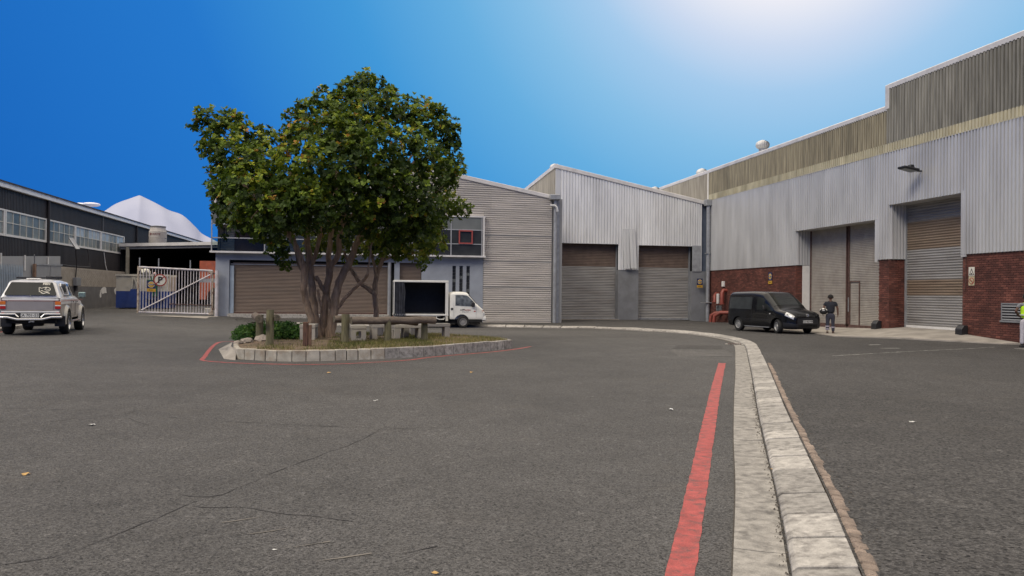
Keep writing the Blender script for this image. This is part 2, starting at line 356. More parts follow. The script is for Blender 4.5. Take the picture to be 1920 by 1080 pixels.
M_gconc = mat('pale_grey_concrete_wall', (.33, .335, .34), .9, var=.06, scale=1.2, dirt=(.25, .24, .23), dirt_amt=.4)
M_pal = mat('pale_blue_steel', (.33, .39, .45), .5, .2, var=.08)
M_tank = mat('grey_fibre_cement', (.44, .41, .38), .8, var=.07, dirt=(.3, .26, .23), dirt_amt=.5)
M_mount = mat('haze_tinted_rock', (.41, .43, .53), 1, var=.01, scale=.01, spec=0)  # distance haze is put into the pale rock colour
def brickmat():
    m = bpy.data.materials.new('red_brick'); m.use_nodes = True; n = m.node_tree.nodes; l = m.node_tree.links; p = n['Principled BSDF']
    a = n.new('ShaderNodeAttribute'); a.attribute_name = 'tone'
    r = ramp(n, [(0, (.075, .026, .019)), (.35, (.10, .033, .024)), (.75, (.125, .042, .030)), (1, (.165, .06, .042))]); l.new(a.outputs['Fac'], r.inputs[0])
    g = n.new('ShaderNodeNewGeometry'); t = n.new('ShaderNodeTexNoise'); t.inputs['Scale'].default_value = 1.1; t.inputs['Detail'].default_value = 8; l.new(g.outputs['Position'], t.inputs[0])
    mr_ = n.new('ShaderNodeMapRange'); l.new(t.outputs[0], mr_.inputs[0]); mr_.inputs[1].default_value = .3; mr_.inputs[2].default_value = .7; mr_.inputs[3].default_value = .7; mr_.inputs[4].default_value = 1.45
    h = n.new('ShaderNodeHueSaturation'); l.new(r.outputs[0], h.inputs['Color']); l.new(mr_.outputs[0], h.inputs['Value']); l.new(h.outputs[0], p.inputs['Base Color']); p.inputs['Roughness'].default_value = .85
    return m
M_brick = brickmat(); M_mortar = mat('mortar', (.10, .07, .06), .95, var=.15)
def leafmat(name, cols, trans=.25, lightp=.75):
    m = bpy.data.materials.new(name); m.use_nodes = True; n = m.node_tree.nodes; l = m.node_tree.links; p = n['Principled BSDF']
    a = n.new('ShaderNodeAttribute'); a.attribute_name = 'tone'
    r = ramp(n, cols); l.new(a.outputs['Fac'], r.inputs[0]); l.new(r.outputs[0], p.inputs['Base Color']); p.inputs['Roughness'].default_value = .5; p.inputs['Specular IOR Level'].default_value = .22
    tr = n.new('ShaderNodeBsdfTranslucent'); h = n.new('ShaderNodeHueSaturation'); h.inputs['Value'].default_value = 1.6; l.new(r.outputs[0], h.inputs['Color']); l.new(h.outputs[0], tr.inputs[0])
    ms = n.new('ShaderNodeMixShader'); ms.inputs[0].default_value = trans; l.new(p.outputs[0], ms.inputs[1]); l.new(tr.outputs[0], ms.inputs[2]); l.new(ms.outputs[0], n['Material Output'].inputs[0])
    return m
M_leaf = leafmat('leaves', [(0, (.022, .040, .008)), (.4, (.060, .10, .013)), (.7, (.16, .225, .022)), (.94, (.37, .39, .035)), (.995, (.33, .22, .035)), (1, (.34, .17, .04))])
M_leaf2 = leafmat('lighter_leaves', [(0, (.06, .10, .014)), (.5, (.16, .21, .026)), (.9, (.36, .38, .06)), (1, (.38, .24, .06))])
M_bush = leafmat('ground_cover_leaves', [(0, (.018, .05, .012)), (.6, (.04, .105, .018)), (1, (.11, .19, .03))])
M_grass = leafmat('grass_blades', [(0, (.06, .075, .022)), (.45, (.14, .145, .04)), (.75, (.25, .215, .085)), (1, (.34, .27, .13))], .3)
M_skin = mat('brown_skin', (.13, .065, .042), .6, var=.05); M_navy = mat('navy_cloth', (.016, .018, .026), .9, var=.2, scale=9)
M_navy2 = mat('faded_navy_trousers', (.036, .038, .056), .9, var=.15, scale=9); M_refl = mat('reflective_tape', (.32, .29, .34), .5); M_hair = mat('dark_hair', (.012, .01, .009), .9)
M_shoe = mat('brown_boots', (.07, .04, .03), .8); M_hivis = mat('hi_vis_yellow', (.52, .86, .02), .8, var=.06, scale=12); M_grey_tr = mat('pale_grey_trousers', (.46, .44, .48), .9, var=.08, scale=10)
M_green_cl = mat('green_overalls', (.02, .12, .065), .9, var=.15)

# ------------------------------------------------------------ ground heights
ROADPTS = np.array([(-4, 20, 0), (0, 10, 0), (5, 5, 0), (0, 0, 0), (-10, 8, 0), (10, 20, 0), (15, 10, 0), (20, 25, 0), (4, 25, 0), (0, 33, -.05), (10, 33, -.05), (12, 38, -.12), (8, 41.5, -.19), (4, 42, -.22), (-1, 42, -.19),
    (-5, 42, -.14), (-8, 43, .03), (-8.3, 46.5, .2), (-12.5, 45, .28), (-10, 55, .35), (-18, 65, .39), (-11, 28.7, .08), (-18, 30, .1), (-18, 45, .25), (-7.5, 43, .05), (-3, 28, .0), (-12, 37, .18), (-5, 36, -.02), (-25, 50, .3), (-12, 70, .4), (-14, 58, .38)], float)
YARDPTS = np.array([(2.8, 4, .08), (5, 8, .08), (9.7, 18, .08), (12.5, 24, .06), (14, 30, .04), (13.9, 33.5, .03), (13, 37, .0), (11.6, 39.6, -.04), (9.5, 41.3, -.08), (4, 43.2, -.09), (-1, 43.2, -.07), (-5, 43.2, -.04), (-6.3, 43.3, 0),
    (-7.8, 46.3, .16), (-4, 46.4, .12), (1, 46.4, .0), (5, 46.4, -.08), (10.8, 46.5, -.09), (16, 50.3, -.02), (20, 50.3, -.02), (22.3, 50, -.11), (22.3, 44, -.05), (22, 40, .0), (20, 32, .02), (17, 33, 0), (22.4, 25, .01), (21.4, 23, 0), (18, 15, .05), (22, 5, .06), (8, 2, .08)], float)
def idw(P, x, y):
    x = np.atleast_1d(np.asarray(x, float)); y = np.atleast_1d(np.asarray(y, float))
    d2 = (x[:, None]-P[None, :, 0])**2+(y[:, None]-P[None, :, 1])**2+.3
    w = d2**-1.6; return (w*P[None, :, 2]).sum(1)/w.sum(1)
gz = lambda x, y: float(idw(ROADPTS, x, y)[0]); yz = lambda x, y: float(idw(YARDPTS, x, y)[0])

JP = [(-3.6, -8), (-1.3, -3.3), (.5, .37), (1.45, 2.3), (2.41, 4.24), (3.35, 6.15), (4.44, 8.45), (6.13, 11.94), (7.8, 15.35), (9.44, 18.75), (10.94, 21.86), (12.2, 24.6), (13.1, 27.2), (13.7, 30.2), (13.75, 33.2), (13.2, 36), (12.1, 38.4), (10.6, 40.3), (8.4, 41.7), (5.5, 42.55), (2, 42.9), (-2, 43.05), (-5.9, 43.1)]
J = resample(catmull([(a, b, 0) for a, b in JP], 10), .1)
J[:, 2] = 0
JO = offset(J, .36)
yard_poly = [tuple(p[:2]) for p in offset(J, .2)[::6]]
yard_poly += [(-6.3, 43.3), (-7.6, 46.6), (10.9, 46.7), (11.0, 50.9), (23.5, 51), (23.5, -8), (-3.3, -8.0)]
def inpoly(poly, X, Y):
    poly = np.array(poly); r = np.zeros(X.shape, bool); n = len(poly); j = n-1
    for i in range(n):
        xi, yi = poly[i]; xj, yj = poly[j]
        c = ((yi > Y) != (yj > Y)) & (X < (xj-xi)*(Y-yi)/(yj-yi+1e-12)+xi); r ^= c; j = i
    return r
# road sheet
xs = np.concatenate([[-3000, -800, -300, -120, -60], np.arange(-40, 42, .5), [60, 120, 300, 800, 3000]])
ys = np.concatenate([[-1500, -300, -60, -20], np.arange(-9, 90, .5), [110, 160, 300, 900, 6000]])
X, Y = np.meshgrid(xs, ys); Z = idw(ROADPTS, X.ravel(), Y.ravel()).reshape(X.shape)
far = np.clip((np.hypot(X, Y-30)-60)/60, 0, 1); Z = Z*(1-far)
inner = inpoly([tuple(p) for p in [*offset(J, .33)[::6, :2], (-6.1, 43.7), (-7.2, 46.9), (10.5, 47.2), (12, 51.5), (60, 51.5), (60, -9), (-2.9, -9)]], X, Y)
Z = np.where(inner, Z-.35, Z)
Z = np.where((Y > 46.9) & (X > -8.2) & (X < 60), Z-.4, Z)
nx, ny = len(xs), len(ys)
vs = np.stack([X.ravel(), Y.ravel(), Z.ravel()], 1)
idx = np.arange(nx*ny).reshape(ny, nx); fs = np.stack([idx[:-1, :-1].ravel(), idx[:-1, 1:].ravel(), idx[1:, 1:].ravel(), idx[1:, :-1].ravel()], 1)
b = MB(); b.v = vs.tolist(); b.f = fs.tolist(); b.m = [0]*len(fs); o = struct(b.build('road', M_road, fix=False, smooth=True))
# yard sheet (raised level beyond the kerb), triangulated from a grid clipped to the kerb line
bm = bmesh.new()
ring = [bm.verts.new((p[0], p[1], 0)) for p in [*JO[::4, :2], (-6.3, 43.45), (-7.7, 46.7), (10.9, 46.8), (11.0, 51.2), (24.5, 51.2), (24.5, -8), ]]
face = bm.faces.new(ring)
for axis, rngv in ((0, np.arange(-8, 24, 1.)), (1, np.arange(-8, 51, 1.))):
    for c in rngv:
        co = [0, 0, 0]; co[axis] = c; no = [0, 0, 0]; no[axis] = 1
        bmesh.ops.bisect_plane(bm, geom=bm.verts[:]+bm.edges[:]+bm.faces[:], plane_co=co, plane_no=no)
zz = idw(YARDPTS, [v.co.x for v in bm.verts], [v.co.y for v in bm.verts])
for v, z in zip(bm.verts, zz): v.co.z = z
bmesh.ops.triangulate(bm, faces=bm.faces); bmesh.ops.recalc_face_normals(bm, faces=bm.faces)
me = bpy.data.meshes.new('raised_yard'); bm.to_mesh(me); bm.free(); me.materials.append(M_yard)
yard = struct(link(bpy.data.objects.new('raised_yard', me)))
if me.polygons[0].normal.z < 0: me.flip_normals()
# ------------------------------------------------------------ kerb, channel, edging
seglen = .1
def piece_along(i0, i1, d0, d1, hfun, gap, name, m, parent, bevel=.006):
    """solid block following the kerb line between path samples i0..i1; hfun(index, t) gives cross-section [(d, z), ...] closed loop"""
    P = J[:, :2]; T = np.gradient(P, axis=0); T /= np.linalg.norm(T, axis=1)[:, None]; Nn = np.stack([T[:, 1], -T[:, 0]], 1)
    b = MB(); loops = []
    ks = np.linspace(i0+gap, i1-gap, max(2, int((i1-i0)/4)+1))
    for k in ks:
        a = min(len(P)-2, max(0, int(k))); f = k-a
        p = P[a]*(1-f)+P[a+1]*f; n = Nn[a]*(1-f)+Nn[a+1]*f
        loops.append([(p[0]+n[0]*d, p[1]+n[1]*d, z) for d, z in hfun(a)])
    q = len(loops[0]); vs = [v for lp in loops for v in lp]
    fs = [(i*q+j, i*q+(j+1) % q, (i+1)*q+(j+1) % q, (i+1)*q+j) for i in range(len(loops)-1) for j in range(q)]
    fs += [tuple(range(q)), tuple((len(loops)-1)*q+j for j in range(q))[::-1]]
    b.mesh(vs, fs); return b.build(name, m, parent, bevel=bevel)
kerb = thing('kerb', 'pale concrete kerb and gutter curving from the foreground round to the far side of the yard', 'kerb')
bed = MB(); pts = []
P = J[:, :2]; T = np.gradient(P, axis=0); T /= np.linalg.norm(T, axis=1)[:, None]; Nn = np.stack([T[:, 1], -T[:, 0]], 1)
RZ = idw(ROADPTS, P[:, 0], P[:, 1]); YZ = idw(YARDPTS, P[:, 0]+Nn[:, 0]*.4, P[:, 1]+Nn[:, 1]*.4)
iY = lambda y: int(np.argmin(np.abs(P[:, 1]-y)+(P[:, 0] > 13)*0))
# bedding strip under joints
loops = []
for k in range(0, len(P), 4):
    loops.append([(P[k][0]+Nn[k][0]*d, P[k][1]+Nn[k][1]*d, z) for d, z in ((-.335, RZ[k]+.002), (0, RZ[k]-.004), (.02, RZ[k]-.015), (.37, YZ[k]-.045), (.37, YZ[k]-.2))])
q = 5; bed.mesh([v for lp in loops for v in lp], [(i*q+j, i*q+j+1, (i+1)*q+j+1, (i+1)*q+j) for i in range(len(loops)-1) for j in range(q-1)])
bed.build('bedding', M_joint, kerb)
i = 20
while i < len(P)-4:      # channel slabs
    n = int(random.choice([9, 10, 10, 11, 20])); j = min(i+n, len(P)-1)
    if P[i][1] > 24.9 and P[i][0] > 12: break
    dz = random.uniform(-.002, .003)
    piece_along(i, j, 0, 0, lambda a, dz=dz: [(-.325, RZ[a]-.03), (-.325, RZ[a]+.012+dz), (-.16, RZ[a]+.006+dz), (-.016, RZ[a]+.008+dz), (-.016, RZ[a]-.03)], .04, 'channel_slab', M_channel, kerb, 0)
    i = j
far0 = i
while i < len(P)-4:
    j = min(i+10, len(P)-1)
    piece_along(i, j, 0, 0, lambda a: [(-.2, RZ[a]-.03), (-.2, RZ[a]+.012), (-.016, RZ[a]+.008), (-.016, RZ[a]-.03)], .04, 'channel_slab', M_channel, kerb, 0)
    i = j
i = 22
while i < len(P)-3:      # kerb stones
    n = int(random.choice([4, 5, 5, 6, 6, 9])) if P[i][1] < 24 else 10
    j = min(i+n, len(P)-1); t = random.uniform(-.004, .004); w = random.uniform(-.006, .006)
    piece_along(i, j, 0, 0, lambda a, t=t, w=w: [(.0+w, RZ[a]-.02), (.0+w, RZ[a]+.03+t), (.03+w, RZ[a]+.055+t), (.352+w, max(YZ[a], RZ[a]+.06)+.012+t), (.352+w, YZ[a]-.08)], random.uniform(.14, .3), 'kerb_stone', M_conc, kerb, .006)
    i = j
i = 40
while P[i][1] < 17:      # rough edging bricks behind the kerb
    j = i+random.choice([1, 1, 2]); w = random.uniform(-.012, .012); t = random.uniform(-.002, .009)
    piece_along(i, j, 0, 0, lambda a, t=t, w=w: [(.375, YZ[a]-.08), (.375, YZ[a]+.012+t), (.455+w, YZ[a]+.002+t), (.475+w, YZ[a]-.08)], random.uniform(.0, .06), 'edging_brick', M_edge, kerb, .012)
    i = j
# grit and small stones gathered in the gutter joint
gb = MB()
for k in range(1500):
    q = int(abs(rng.normal())*0+rng.uniform(25, 240)); d = rng.normal()*.018-.012 if rng.random() < .8 else rng.uniform(.38, .55)
    x, y = P[q][0]+Nn[q][0]*d+rng.normal()*.01, P[q][1]+Nn[q][1]*d+rng.uniform(-.06, .06); r = rng.uniform(.003, .011); z = (RZ[q]+.012 if d < .1 else yz(x, y))+r*.3
    c = [(x+math.cos(a)*r*rng.uniform(.7, 1.3), y+math.sin(a)*r*rng.uniform(.7, 1.3), z) for a in (0, 1.6, 3.1, 4.7)]
    gb.mesh(c+[(x, y, z+r)], [(0, 1, 4), (1, 2, 4), (2, 3, 4), (3, 0, 4)])
tag(gb.build('grit', mat('grit', (.09, .078, .065), 1, var=.45, scale=40)), 'fine grit and small stones gathered along the gutter joint', 'grit', kind='stuff')
# drain grate at the corner
g = thing('drain_grate', 'dark iron drain grate in the gutter where the kerb turns the corner', 'drain', (12.0, 24.85, gz(12, 24.85)+.01), (0, 0, math.radians(-28)))
b = MB(); b.box(-.30, -.22, 0, .30, .22, .012); b.build('surround', M_conc, g, world=False, bevel=.004)
b = MB(); b.box(-.22, -.15, .0125, .22, .15, .014); b.build('pit', M_dark, g, world=False)  # thin dark sheet painted as the shade below the bars
for k in range(6):
    b = MB(); b.box(-.2+k*.075, -.15, .014, -.2+k*.075+.035, .15, .03); b.build('bar', M_rust, g, world=False)

# ------------------------------------------------------------ painted marks, cracks, patches on the road
def ribbon(pts, w, m, name, zf=gz, lift=.004, jit=.0, wf=None):
    p = resample(pts, .12); L_ = offset(p, -w/2); R_ = offset(p, w/2); n = len(p)
    if wf is not None: 
        ww = np.array([wf(t) for t in np.linspace(0, 1, n)]); L_ = p+(L_-p)*ww[:, None]; R_ = p+(R_-p)*ww[:, None]
    b = MB(); vs = []
    for k in range(n):
        for q in (L_[k], R_[k]): vs.append((q[0]+rng.normal()*jit, q[1]+rng.normal()*jit, zf(p[k][0], p[k][1])+lift))
    b.mesh(vs, [(2*k, 2*k+1, 2*k+3, 2*k+2) for k in range(n-1)]); return struct(b.build(name, m))
P3 = lambda *a: [(x, y, 0) for x, y in a]
ribbon(P3((.3, 1.5), (1.77, 4.33), (2.845, 6.56), (5.6, 12.3), (8.33, 17.9)), .165, M_red, 'red_no_stopping_line', jit=.003)
ribbon(catmull(P3((-4.0, 26.3), (-4.5, 26.2), (-4.35, 24), (-3.85, 20.2), (-3.72, 19.35), (-3.3, 18.85), (-2.6, 18.45), (-1.47, 18.1), (-.6, 18.2), (.02, 18.5), (.96, 19.15), (1.53, 19.95), (2.23, 20.65), (3.36, 21.7), (4.3, 22.9), (4.9, 23.9)), 6), .1, M_red, 'red_island_line', jit=.005)
ribbon(P3((-13.4, 20), (-12.55, 27), (-12.4, 28.6), (-12.6, 31)), .1, M_red, 'red_left_kerb_line', jit=.005)
yl = yz
ribbon(P3((11.9, 19.0), (14, 20.1), (17, 21.6), (20.5, 23.3)), .05, M_white_line, 'faint_white_line', yl, wf=lambda t: .5+.5*math.sin(t*40)**2)
ribbon(P3((20.6, 22.6), (21.8, 21.3), (22.3, 20.4)), .16, M_white_line, 'white_bay_line', yl)
ribbon(P3((16.3, 23.9), (16.9, 24.2)), .12, M_white_line, 'white_dash', yl); ribbon(P3((15.5, 22.2), (16.25, 22.3)), .12, M_white_line, 'white_dash', yl)
def crack(px, w=.012):
    pts = [tuple(atZ(x, y, 0)[:2])+(0,) for x, y in px]; p = resample(pts, .15)
    p[:, 0] += rng.normal(size=len(p))*.012; p[:, 1] += rng.normal(size=len(p))*.012
    ribbon(p, w, M_crack, 'road_crack', lift=.003, jit=.002, wf=lambda t: .3+.9*abs(math.sin(t*9+px[0][0]))*abs(math.sin(t*23)+.3))
crack([(0, 1060), (110, 1045), (200, 1010), (300, 968), (370, 940)], .010); crack([(340, 930), (370, 933), (415, 930), (470, 905), (530, 880), (600, 855), (680, 825), (718, 803)], .011)
crack([(355, 952), (400, 955), (440, 948), (520, 962), (600, 970), (660, 978)], .012); crack([(310, 783), (400, 789), (520, 795), (640, 801), (718, 803), (820, 803)], .012)
crack([(220, 779), (300, 762), (400, 745), (480, 735), (560, 730)], .011); crack([(0, 765), (80, 768), (200, 769)], .012); crack([(0, 805), (70, 795), (160, 782), (220, 779)], .011); crack([(225, 780), (280, 798)], .012)
crack([(300, 918), (340, 912)], .012); crack([(1250, 1000), (1330, 985)], .008); crack([(0, 742), (100, 730), (260, 712)], .01); crack([(1140, 700), (1240, 690), (1330, 700)], .01)
# lighter patches, as thin sheets
def patch(poly, m, name, lift=.004, zf=gz):
    b = MB(); b.poly([(x, y, zf(x, y)+lift) for x, y in poly]); return struct(b.build(name, m))
patch([(8.0, 19.8), (9.6, 19.9), (10.55, 22.4), (8.9, 22.6)], M_patch, 'asphalt_patch')
patch([(8.95, 22.7), (10.5, 22.6), (11.3, 24.2), (9.9, 24.6)], M_yard, 'asphalt_patch')
for x, y, l in ((455, 975, .25), (505, 997, .25), (575, 1023, .28), (645, 1046, .32), (790, 1032, .2)):
    a = atZ(x, y, 0); ribbon([(a[0]-l/2, a[1]-.05, 0), (a[0], a[1], 0), (a[0]+l/2, a[1]+.06, 0)], .03, mat('sandy_scrape', (.17, .155, .135), .95) if x < 700 else M_crack, 'road_scrape', jit=.006, wf=lambda t: .8*math.sin(t*3.1)*(.5+.5*math.sin(t*17)**2)+.05)
# concrete apron before the roller doors
ap = [(21.3, 40.3), (19.9, 36), (18.9, 31.5), (18.4, 29.2), (20.2, 27.9), (21.2, 25.8), (21.9, 24.6), (22.45, 24.3), (22.45, 27.2), (23.25, 27.2), (23.25, 31.6), (22.45, 31.6), (22.45, 32.3), (23.25, 32.3), (23.25, 39.4), (22.45, 39.4), (22.45, 40.6)]
apz = [0, 0, .02, .03, .05, .04, .02, .05, .24, .3, .3, .24, .2, .15, .03, .02, 0]
b = MB(); b.prism([(x, y, yz(x, y)+z+.008) for (x, y), z in zip(ap, apz)], (0, 0, -.25)); ap_o = struct(b.build('concrete_apron', M_apron))
# left pavement with its kerb stones
lp = [(-12.9, 14), (-12.9, 24), (-12.75, 29), (-13.0, 33), (-12.7, 36.4), (-13.4, 38.2), (-15, 39.6), (-18.2, 40.5), (-18.2, 14)]
b = MB(); b.prism([(x, y, gz(x, y)+.11) for x, y in lp], (0, 0, -.4)); lpo = struct(b.build('left_pavement', M_yard))
lr = resample(catmull([(x, y, 0) for x, y in lp[:8]], 6), .9)
for k in range(len(lr)-1):
    a, c = lr[k], lr[k+1]; u = (c-a)[:2]; ln = np.linalg.norm(u); u = u/ln; n_ = np.array([u[1], -u[0]])
    b = MB(); b.prism([(a[0]+u[0]*.01, a[1]+u[1]*.01, gz(*a[:2])+.125), (c[0]-u[0]*.01, c[1]-u[1]*.01, gz(*c[:2])+.125), (c[0]-u[0]*.01+n_[0]*.14, c[1]-u[1]*.01+n_[1]*.14, gz(*c[:2])+.11), (a[0]+u[0]*.01+n_[0]*.14, a[1]+u[1]*.01+n_[1]*.14, gz(*a[:2])+.11)], (0, 0, -.3))
    b.build('kerb_stone', M_conc, lpo, bevel=.008)
patch([(-12.2, 36.6), (-11.0, 36.9), (-9.2, 38.2), (-9.0, 38.6), (-11.6, 38.5)], M_patch, 'pale_concrete_patch')
patch([(-12.0, 44.9), (-8.5, 44.9), (-8.0, 45.9), (-11.7, 44.95+.1)], M_apron, 'gate_threshold_patch')

# ------------------------------------------------------------ traffic island
IS = [(-3.25, 20.6), (-3.07, 19.78), (-2.74, 19.44), (-2.1, 19.0), (-1.64, 18.88), (-1.2, 18.93), (-.35, 19.25), (.54, 19.6), (1.36, 20.2), (2.1, 20.85), (2.75, 21.5), (3.73, 22.6), (4.2, 23.17), (4.0, 24.0), (3.3, 25.2), (1.9, 26.3), (0, 26.9), (-1.7, 26.8), (-3.0, 26.0), (-3.6, 24.6), (-3.5, 22.4)]
IP = resample(catmull([(x, y, 0) for x, y in IS+[IS[0]]], 8), .04)
IT = .26
island = struct(MB().prism([(p[0], p[1], .0) for p in offset(IP, -.1)[::10][:-1]], (0, 0, .225)).build('island_soil', M_soil))
# uneven soil / turf top
bm = bmesh.new(); inner_i = offset(IP, -.11)[::8][:-1]
f_ = bm.faces.new([bm.verts.new((p[0], p[1], 0)) for p in inner_i])
for axis in (0, 1):
    for c in np.arange(-4, 28, .3):
        co = [0, 0, 0]; co[axis] = c; no = [0, 0, 0]; no[axis] = 1
        bmesh.ops.bisect_plane(bm, geom=bm.verts[:]+bm.edges[:]+bm.faces[:], plane_co=co, plane_no=no)
def isz(x, y):
    d = min(1, max(0, np.min(np.hypot(IP[::8, 0]-x, IP[::8, 1]-y))/.9)); return .235+.05*d+.02*math.sin(x*2.3+y)*math.cos(y*1.9)*d
for v in bm.verts: v.co.z = isz(v.co.x, v.co.y)
bmesh.ops.triangulate(bm, faces=bm.faces); me = bpy.data.meshes.new('soil_surface'); bm.to_mesh(me); bm.free(); me.materials.append(M_soil); me.shade_smooth()
if me.polygons[0].normal.z < 0: me.flip_normals()
link(bpy.data.objects.new('soil_surface', me), island, False)
ik = thing('island_kerb', 'ring of worn concrete kerb blocks round the tree island', 'kerb')
i = 0; n = len(IP); ang = None
while i < n-4:
    left = IP[i][0] < .3 and IP[i][1] < 21.5
    ln = (random.choice([7, 8, 8, 9]) if left else random.choice([9, 10, 11])); j = min(i+ln, n-1)
    seg = IP[i:j+1]; gp = .25 if left else .12
    a = seg[0]+(seg[-1]-seg[0])*(gp/ln); c = seg[-1]-(seg[-1]-seg[0])*(gp/ln)
    u = (c-a)[:2]; u = u/np.linalg.norm(u); nn = np.array([-u[1], u[0]]); top = IT+random.uniform(-.012, .008); tw = random.uniform(-.012, .012); sh = random.uniform(0, .02) if left else 0
    Q = lambda p, d, z: (p[0]+nn[0]*d, p[1]+nn[1]*d, z)
    b = MB(); b.mesh([Q(a, tw, -.03), Q(c, -tw, -.03), Q(c, .13, -.03), Q(a, .13, -.03), Q(a+np.append(u, 0)*sh*.3, tw+.012, top), Q(c-np.append(u, 0)*sh*.3, -tw+.012, top-.004), Q(c, .13, top), Q(a, .13, top)],
        [(0, 3, 2, 1), (4, 5, 6, 7), (0, 1, 5, 4), (1, 2, 6, 5), (2, 3, 7, 6), (3, 0, 4, 7)]); b.build('kerb_block', M_kerb2 if left else M_conc, ik, bevel=.012)
    i = j
MB().prism([(p[0], p[1], -.02) for p in offset(IP, -.035)[::8][:-1]], (0, 0, .24)).build('mortar_core', M_joint, ik)
b = MB(); b.prism([(-3.32, 19.75, .0), (-3.0, 19.35, .0), (-3.1, 20.1, .2), (-3.35, 20.9, .21), (-3.62, 22.6, .2), (-3.95, 22.7, .0)], (0, 0, -.05)); b.mesh([(-3.42, 19.6, .0), (-3.02, 19.5, .0), (-3.12, 20.1, .21), (-3.35, 20.9, .22), (-3.62, 22.8, .21), (-4.0, 22.9, .0)], [(0, 1, 2, 3, 4, 5)])
b.build('apron_wedge', M_apron, ik)
# posts and rails
def post(x, y, h, r, label, m=M_mossy, top=M_endgrain, lean=0):
    t = thing('timber_post', label, 'post', (x, y, isz(x, y)-.02)); b = MB()
    b.tube([(0, 0, -.1), (lean*.5, 0, h*.5), (lean, 0, h)], [r*1.03, r, r*.97], 12, 0, cap=False, bump=.02); b.build('shaft', m, t, False, smooth=.7)
    MB().poly([(lean+math.cos(a)*r*.97, math.sin(a)*r*.97, h) for a in np.linspace(0, 2*math.pi, 13)[:-1]]).build('cut_top', top, t, False); return t
pa = post(-2.36, 20.39, .88, .095, 'front mossy round post of the short log barrier at the left end of the island')
post(-2.86, 22.4, .72, .1, 'rear shorter post of the short log barrier beside the green bushes')
pb = post(-.57, 21.33, .78, .105, 'thick mossy post at the left end of the long log rail')
post(.53, 21.5, .62, .092, 'middle round post under the long log rail'); post(1.54, 22.1, .62, .092, 'right-hand round post under the long log rail')
def log(p, q, r, label, m=M_wood):
    t = thing('log_rail', label, 'log', tuple(p)); p0 = np.array(p, float); d = np.array(q, float)-p0; b = MB(); n_ = 10
    b.tube([d*k/n_+np.array([0, 0, .012*math.sin(k*1.7)]) for k in range(n_+1)], [r*(1+.04*math.sin(k*2.1)) for k in range(n_+1)], 12, cap=False, bump=.025); b.build('shaft', m, t, False, smooth=.7)
    for e, s_ in ((0, -1), (1, 1)):
        c = d*e+d/np.linalg.norm(d)*.004*s_+np.array([0, 0, .012*math.sin(e*n_*1.7)]); w = d/np.linalg.norm(d); a = np.cross(w, [0, 0, 1]); a /= np.linalg.norm(a); bb = np.cross(w, a)
        MB().poly([c+(a*math.cos(k)+bb*math.sin(k))*r*1.02 for k in np.linspace(0, 2*math.pi, 13)[:-1]]).build('cut_end', M_endgrain, t, False)
zt = isz(-.5, 21.5)
log((-2.58, 20.1, .93), (-3.05, 22.9, .93), .095, 'left log of the short barrier with its dark end facing the road')
log((-2.18, 20.3, .95), (-2.66, 23.0, .95), .078, 'right thinner log of the short barrier with its round end facing the road')
log((-.42, 21.12, .86), (1.82, 22.05, .86), .098, 'front grey log of the long rail above the concrete seats')
log((-.86, 21.4, .89), (1.35, 22.3, .79), .09, 'rear log of the long rail passing behind the thick mossy post')
t = thing('timber_stump', 'red-brown square split timber stump before the tree trunks', 'stump', (-1.45, 20.15, .24)); b = MB()
b.prism([(-.1, -.09, -.05), (.02, -.1, -.05), (.03, .08, -.05), (-.09, .1, -.05)], (.0, 0, .67)); b.build('board', M_redwood, t, False, bevel=.01)
b = MB(); b.prism([(.028, -.09, -.05), (.1, -.08, -.05), (.1, .07, -.05), (.035, .08, -.05)], (.005, 0, .6)); b.build('board', mat('brown_timber', (.15, .09, .06), .9, var=.25, scale=8, stretch=(5, 5, 1)), t, False, bevel=.01)
# precast concrete seats: slab on two slotted legs
def bench(x, y, rz, ln, label, w=.42, h=.43):
    t = thing('concrete_bench', label, 'bench', (x, y, isz(x, y)-.015), (0, 0, rz), 'precast concrete seats under the trees')
    b = MB(); b.box(-ln/2, -w/2, h-.1, ln/2, w/2, h); b.build('seat', M_bench, t, False, bevel=.012)
    for s_ in (-1, 1):
        b = MB(); x0 = s_*(ln/2-.09); a_, c_ = sorted((x0-.075, x0+.075))
        b.box(a_, -w/2+.01, 0, c_, -w/2+.14, h-.1); b.box(a_, w/2-.14, 0, c_, w/2-.01, h-.1); b.box(a_, -w/2+.14, 0, c_, w/2-.14, .07); b.box(a_, -w/2+.14, h-.16, c_, w/2-.14, h-.1); b.build('leg', M_bench, t, False)
bench(-.28, 22.85, math.radians(94), 1.25, 'concrete seat end-on to the road beside the thick mossy post')
bench(.62, 23.3, math.radians(10), 1.1, 'concrete seat behind the middle rail post, seen broadside left of the others')
bench(1.12, 22.85, math.radians(12), .86, 'concrete seat between the middle and right rail posts')
bench(1.95, 23.9, math.radians(8), .9, 'rightmost concrete seat past the right rail post')
bench(-1.6, 22.9, math.radians(88), .9, 'concrete seat half hidden behind the red-brown stump and trunks')
bench(.9, 25.0, math.radians(-6), 1.2, 'rearmost concrete seat seen through the gaps of the front ones', w=.4)
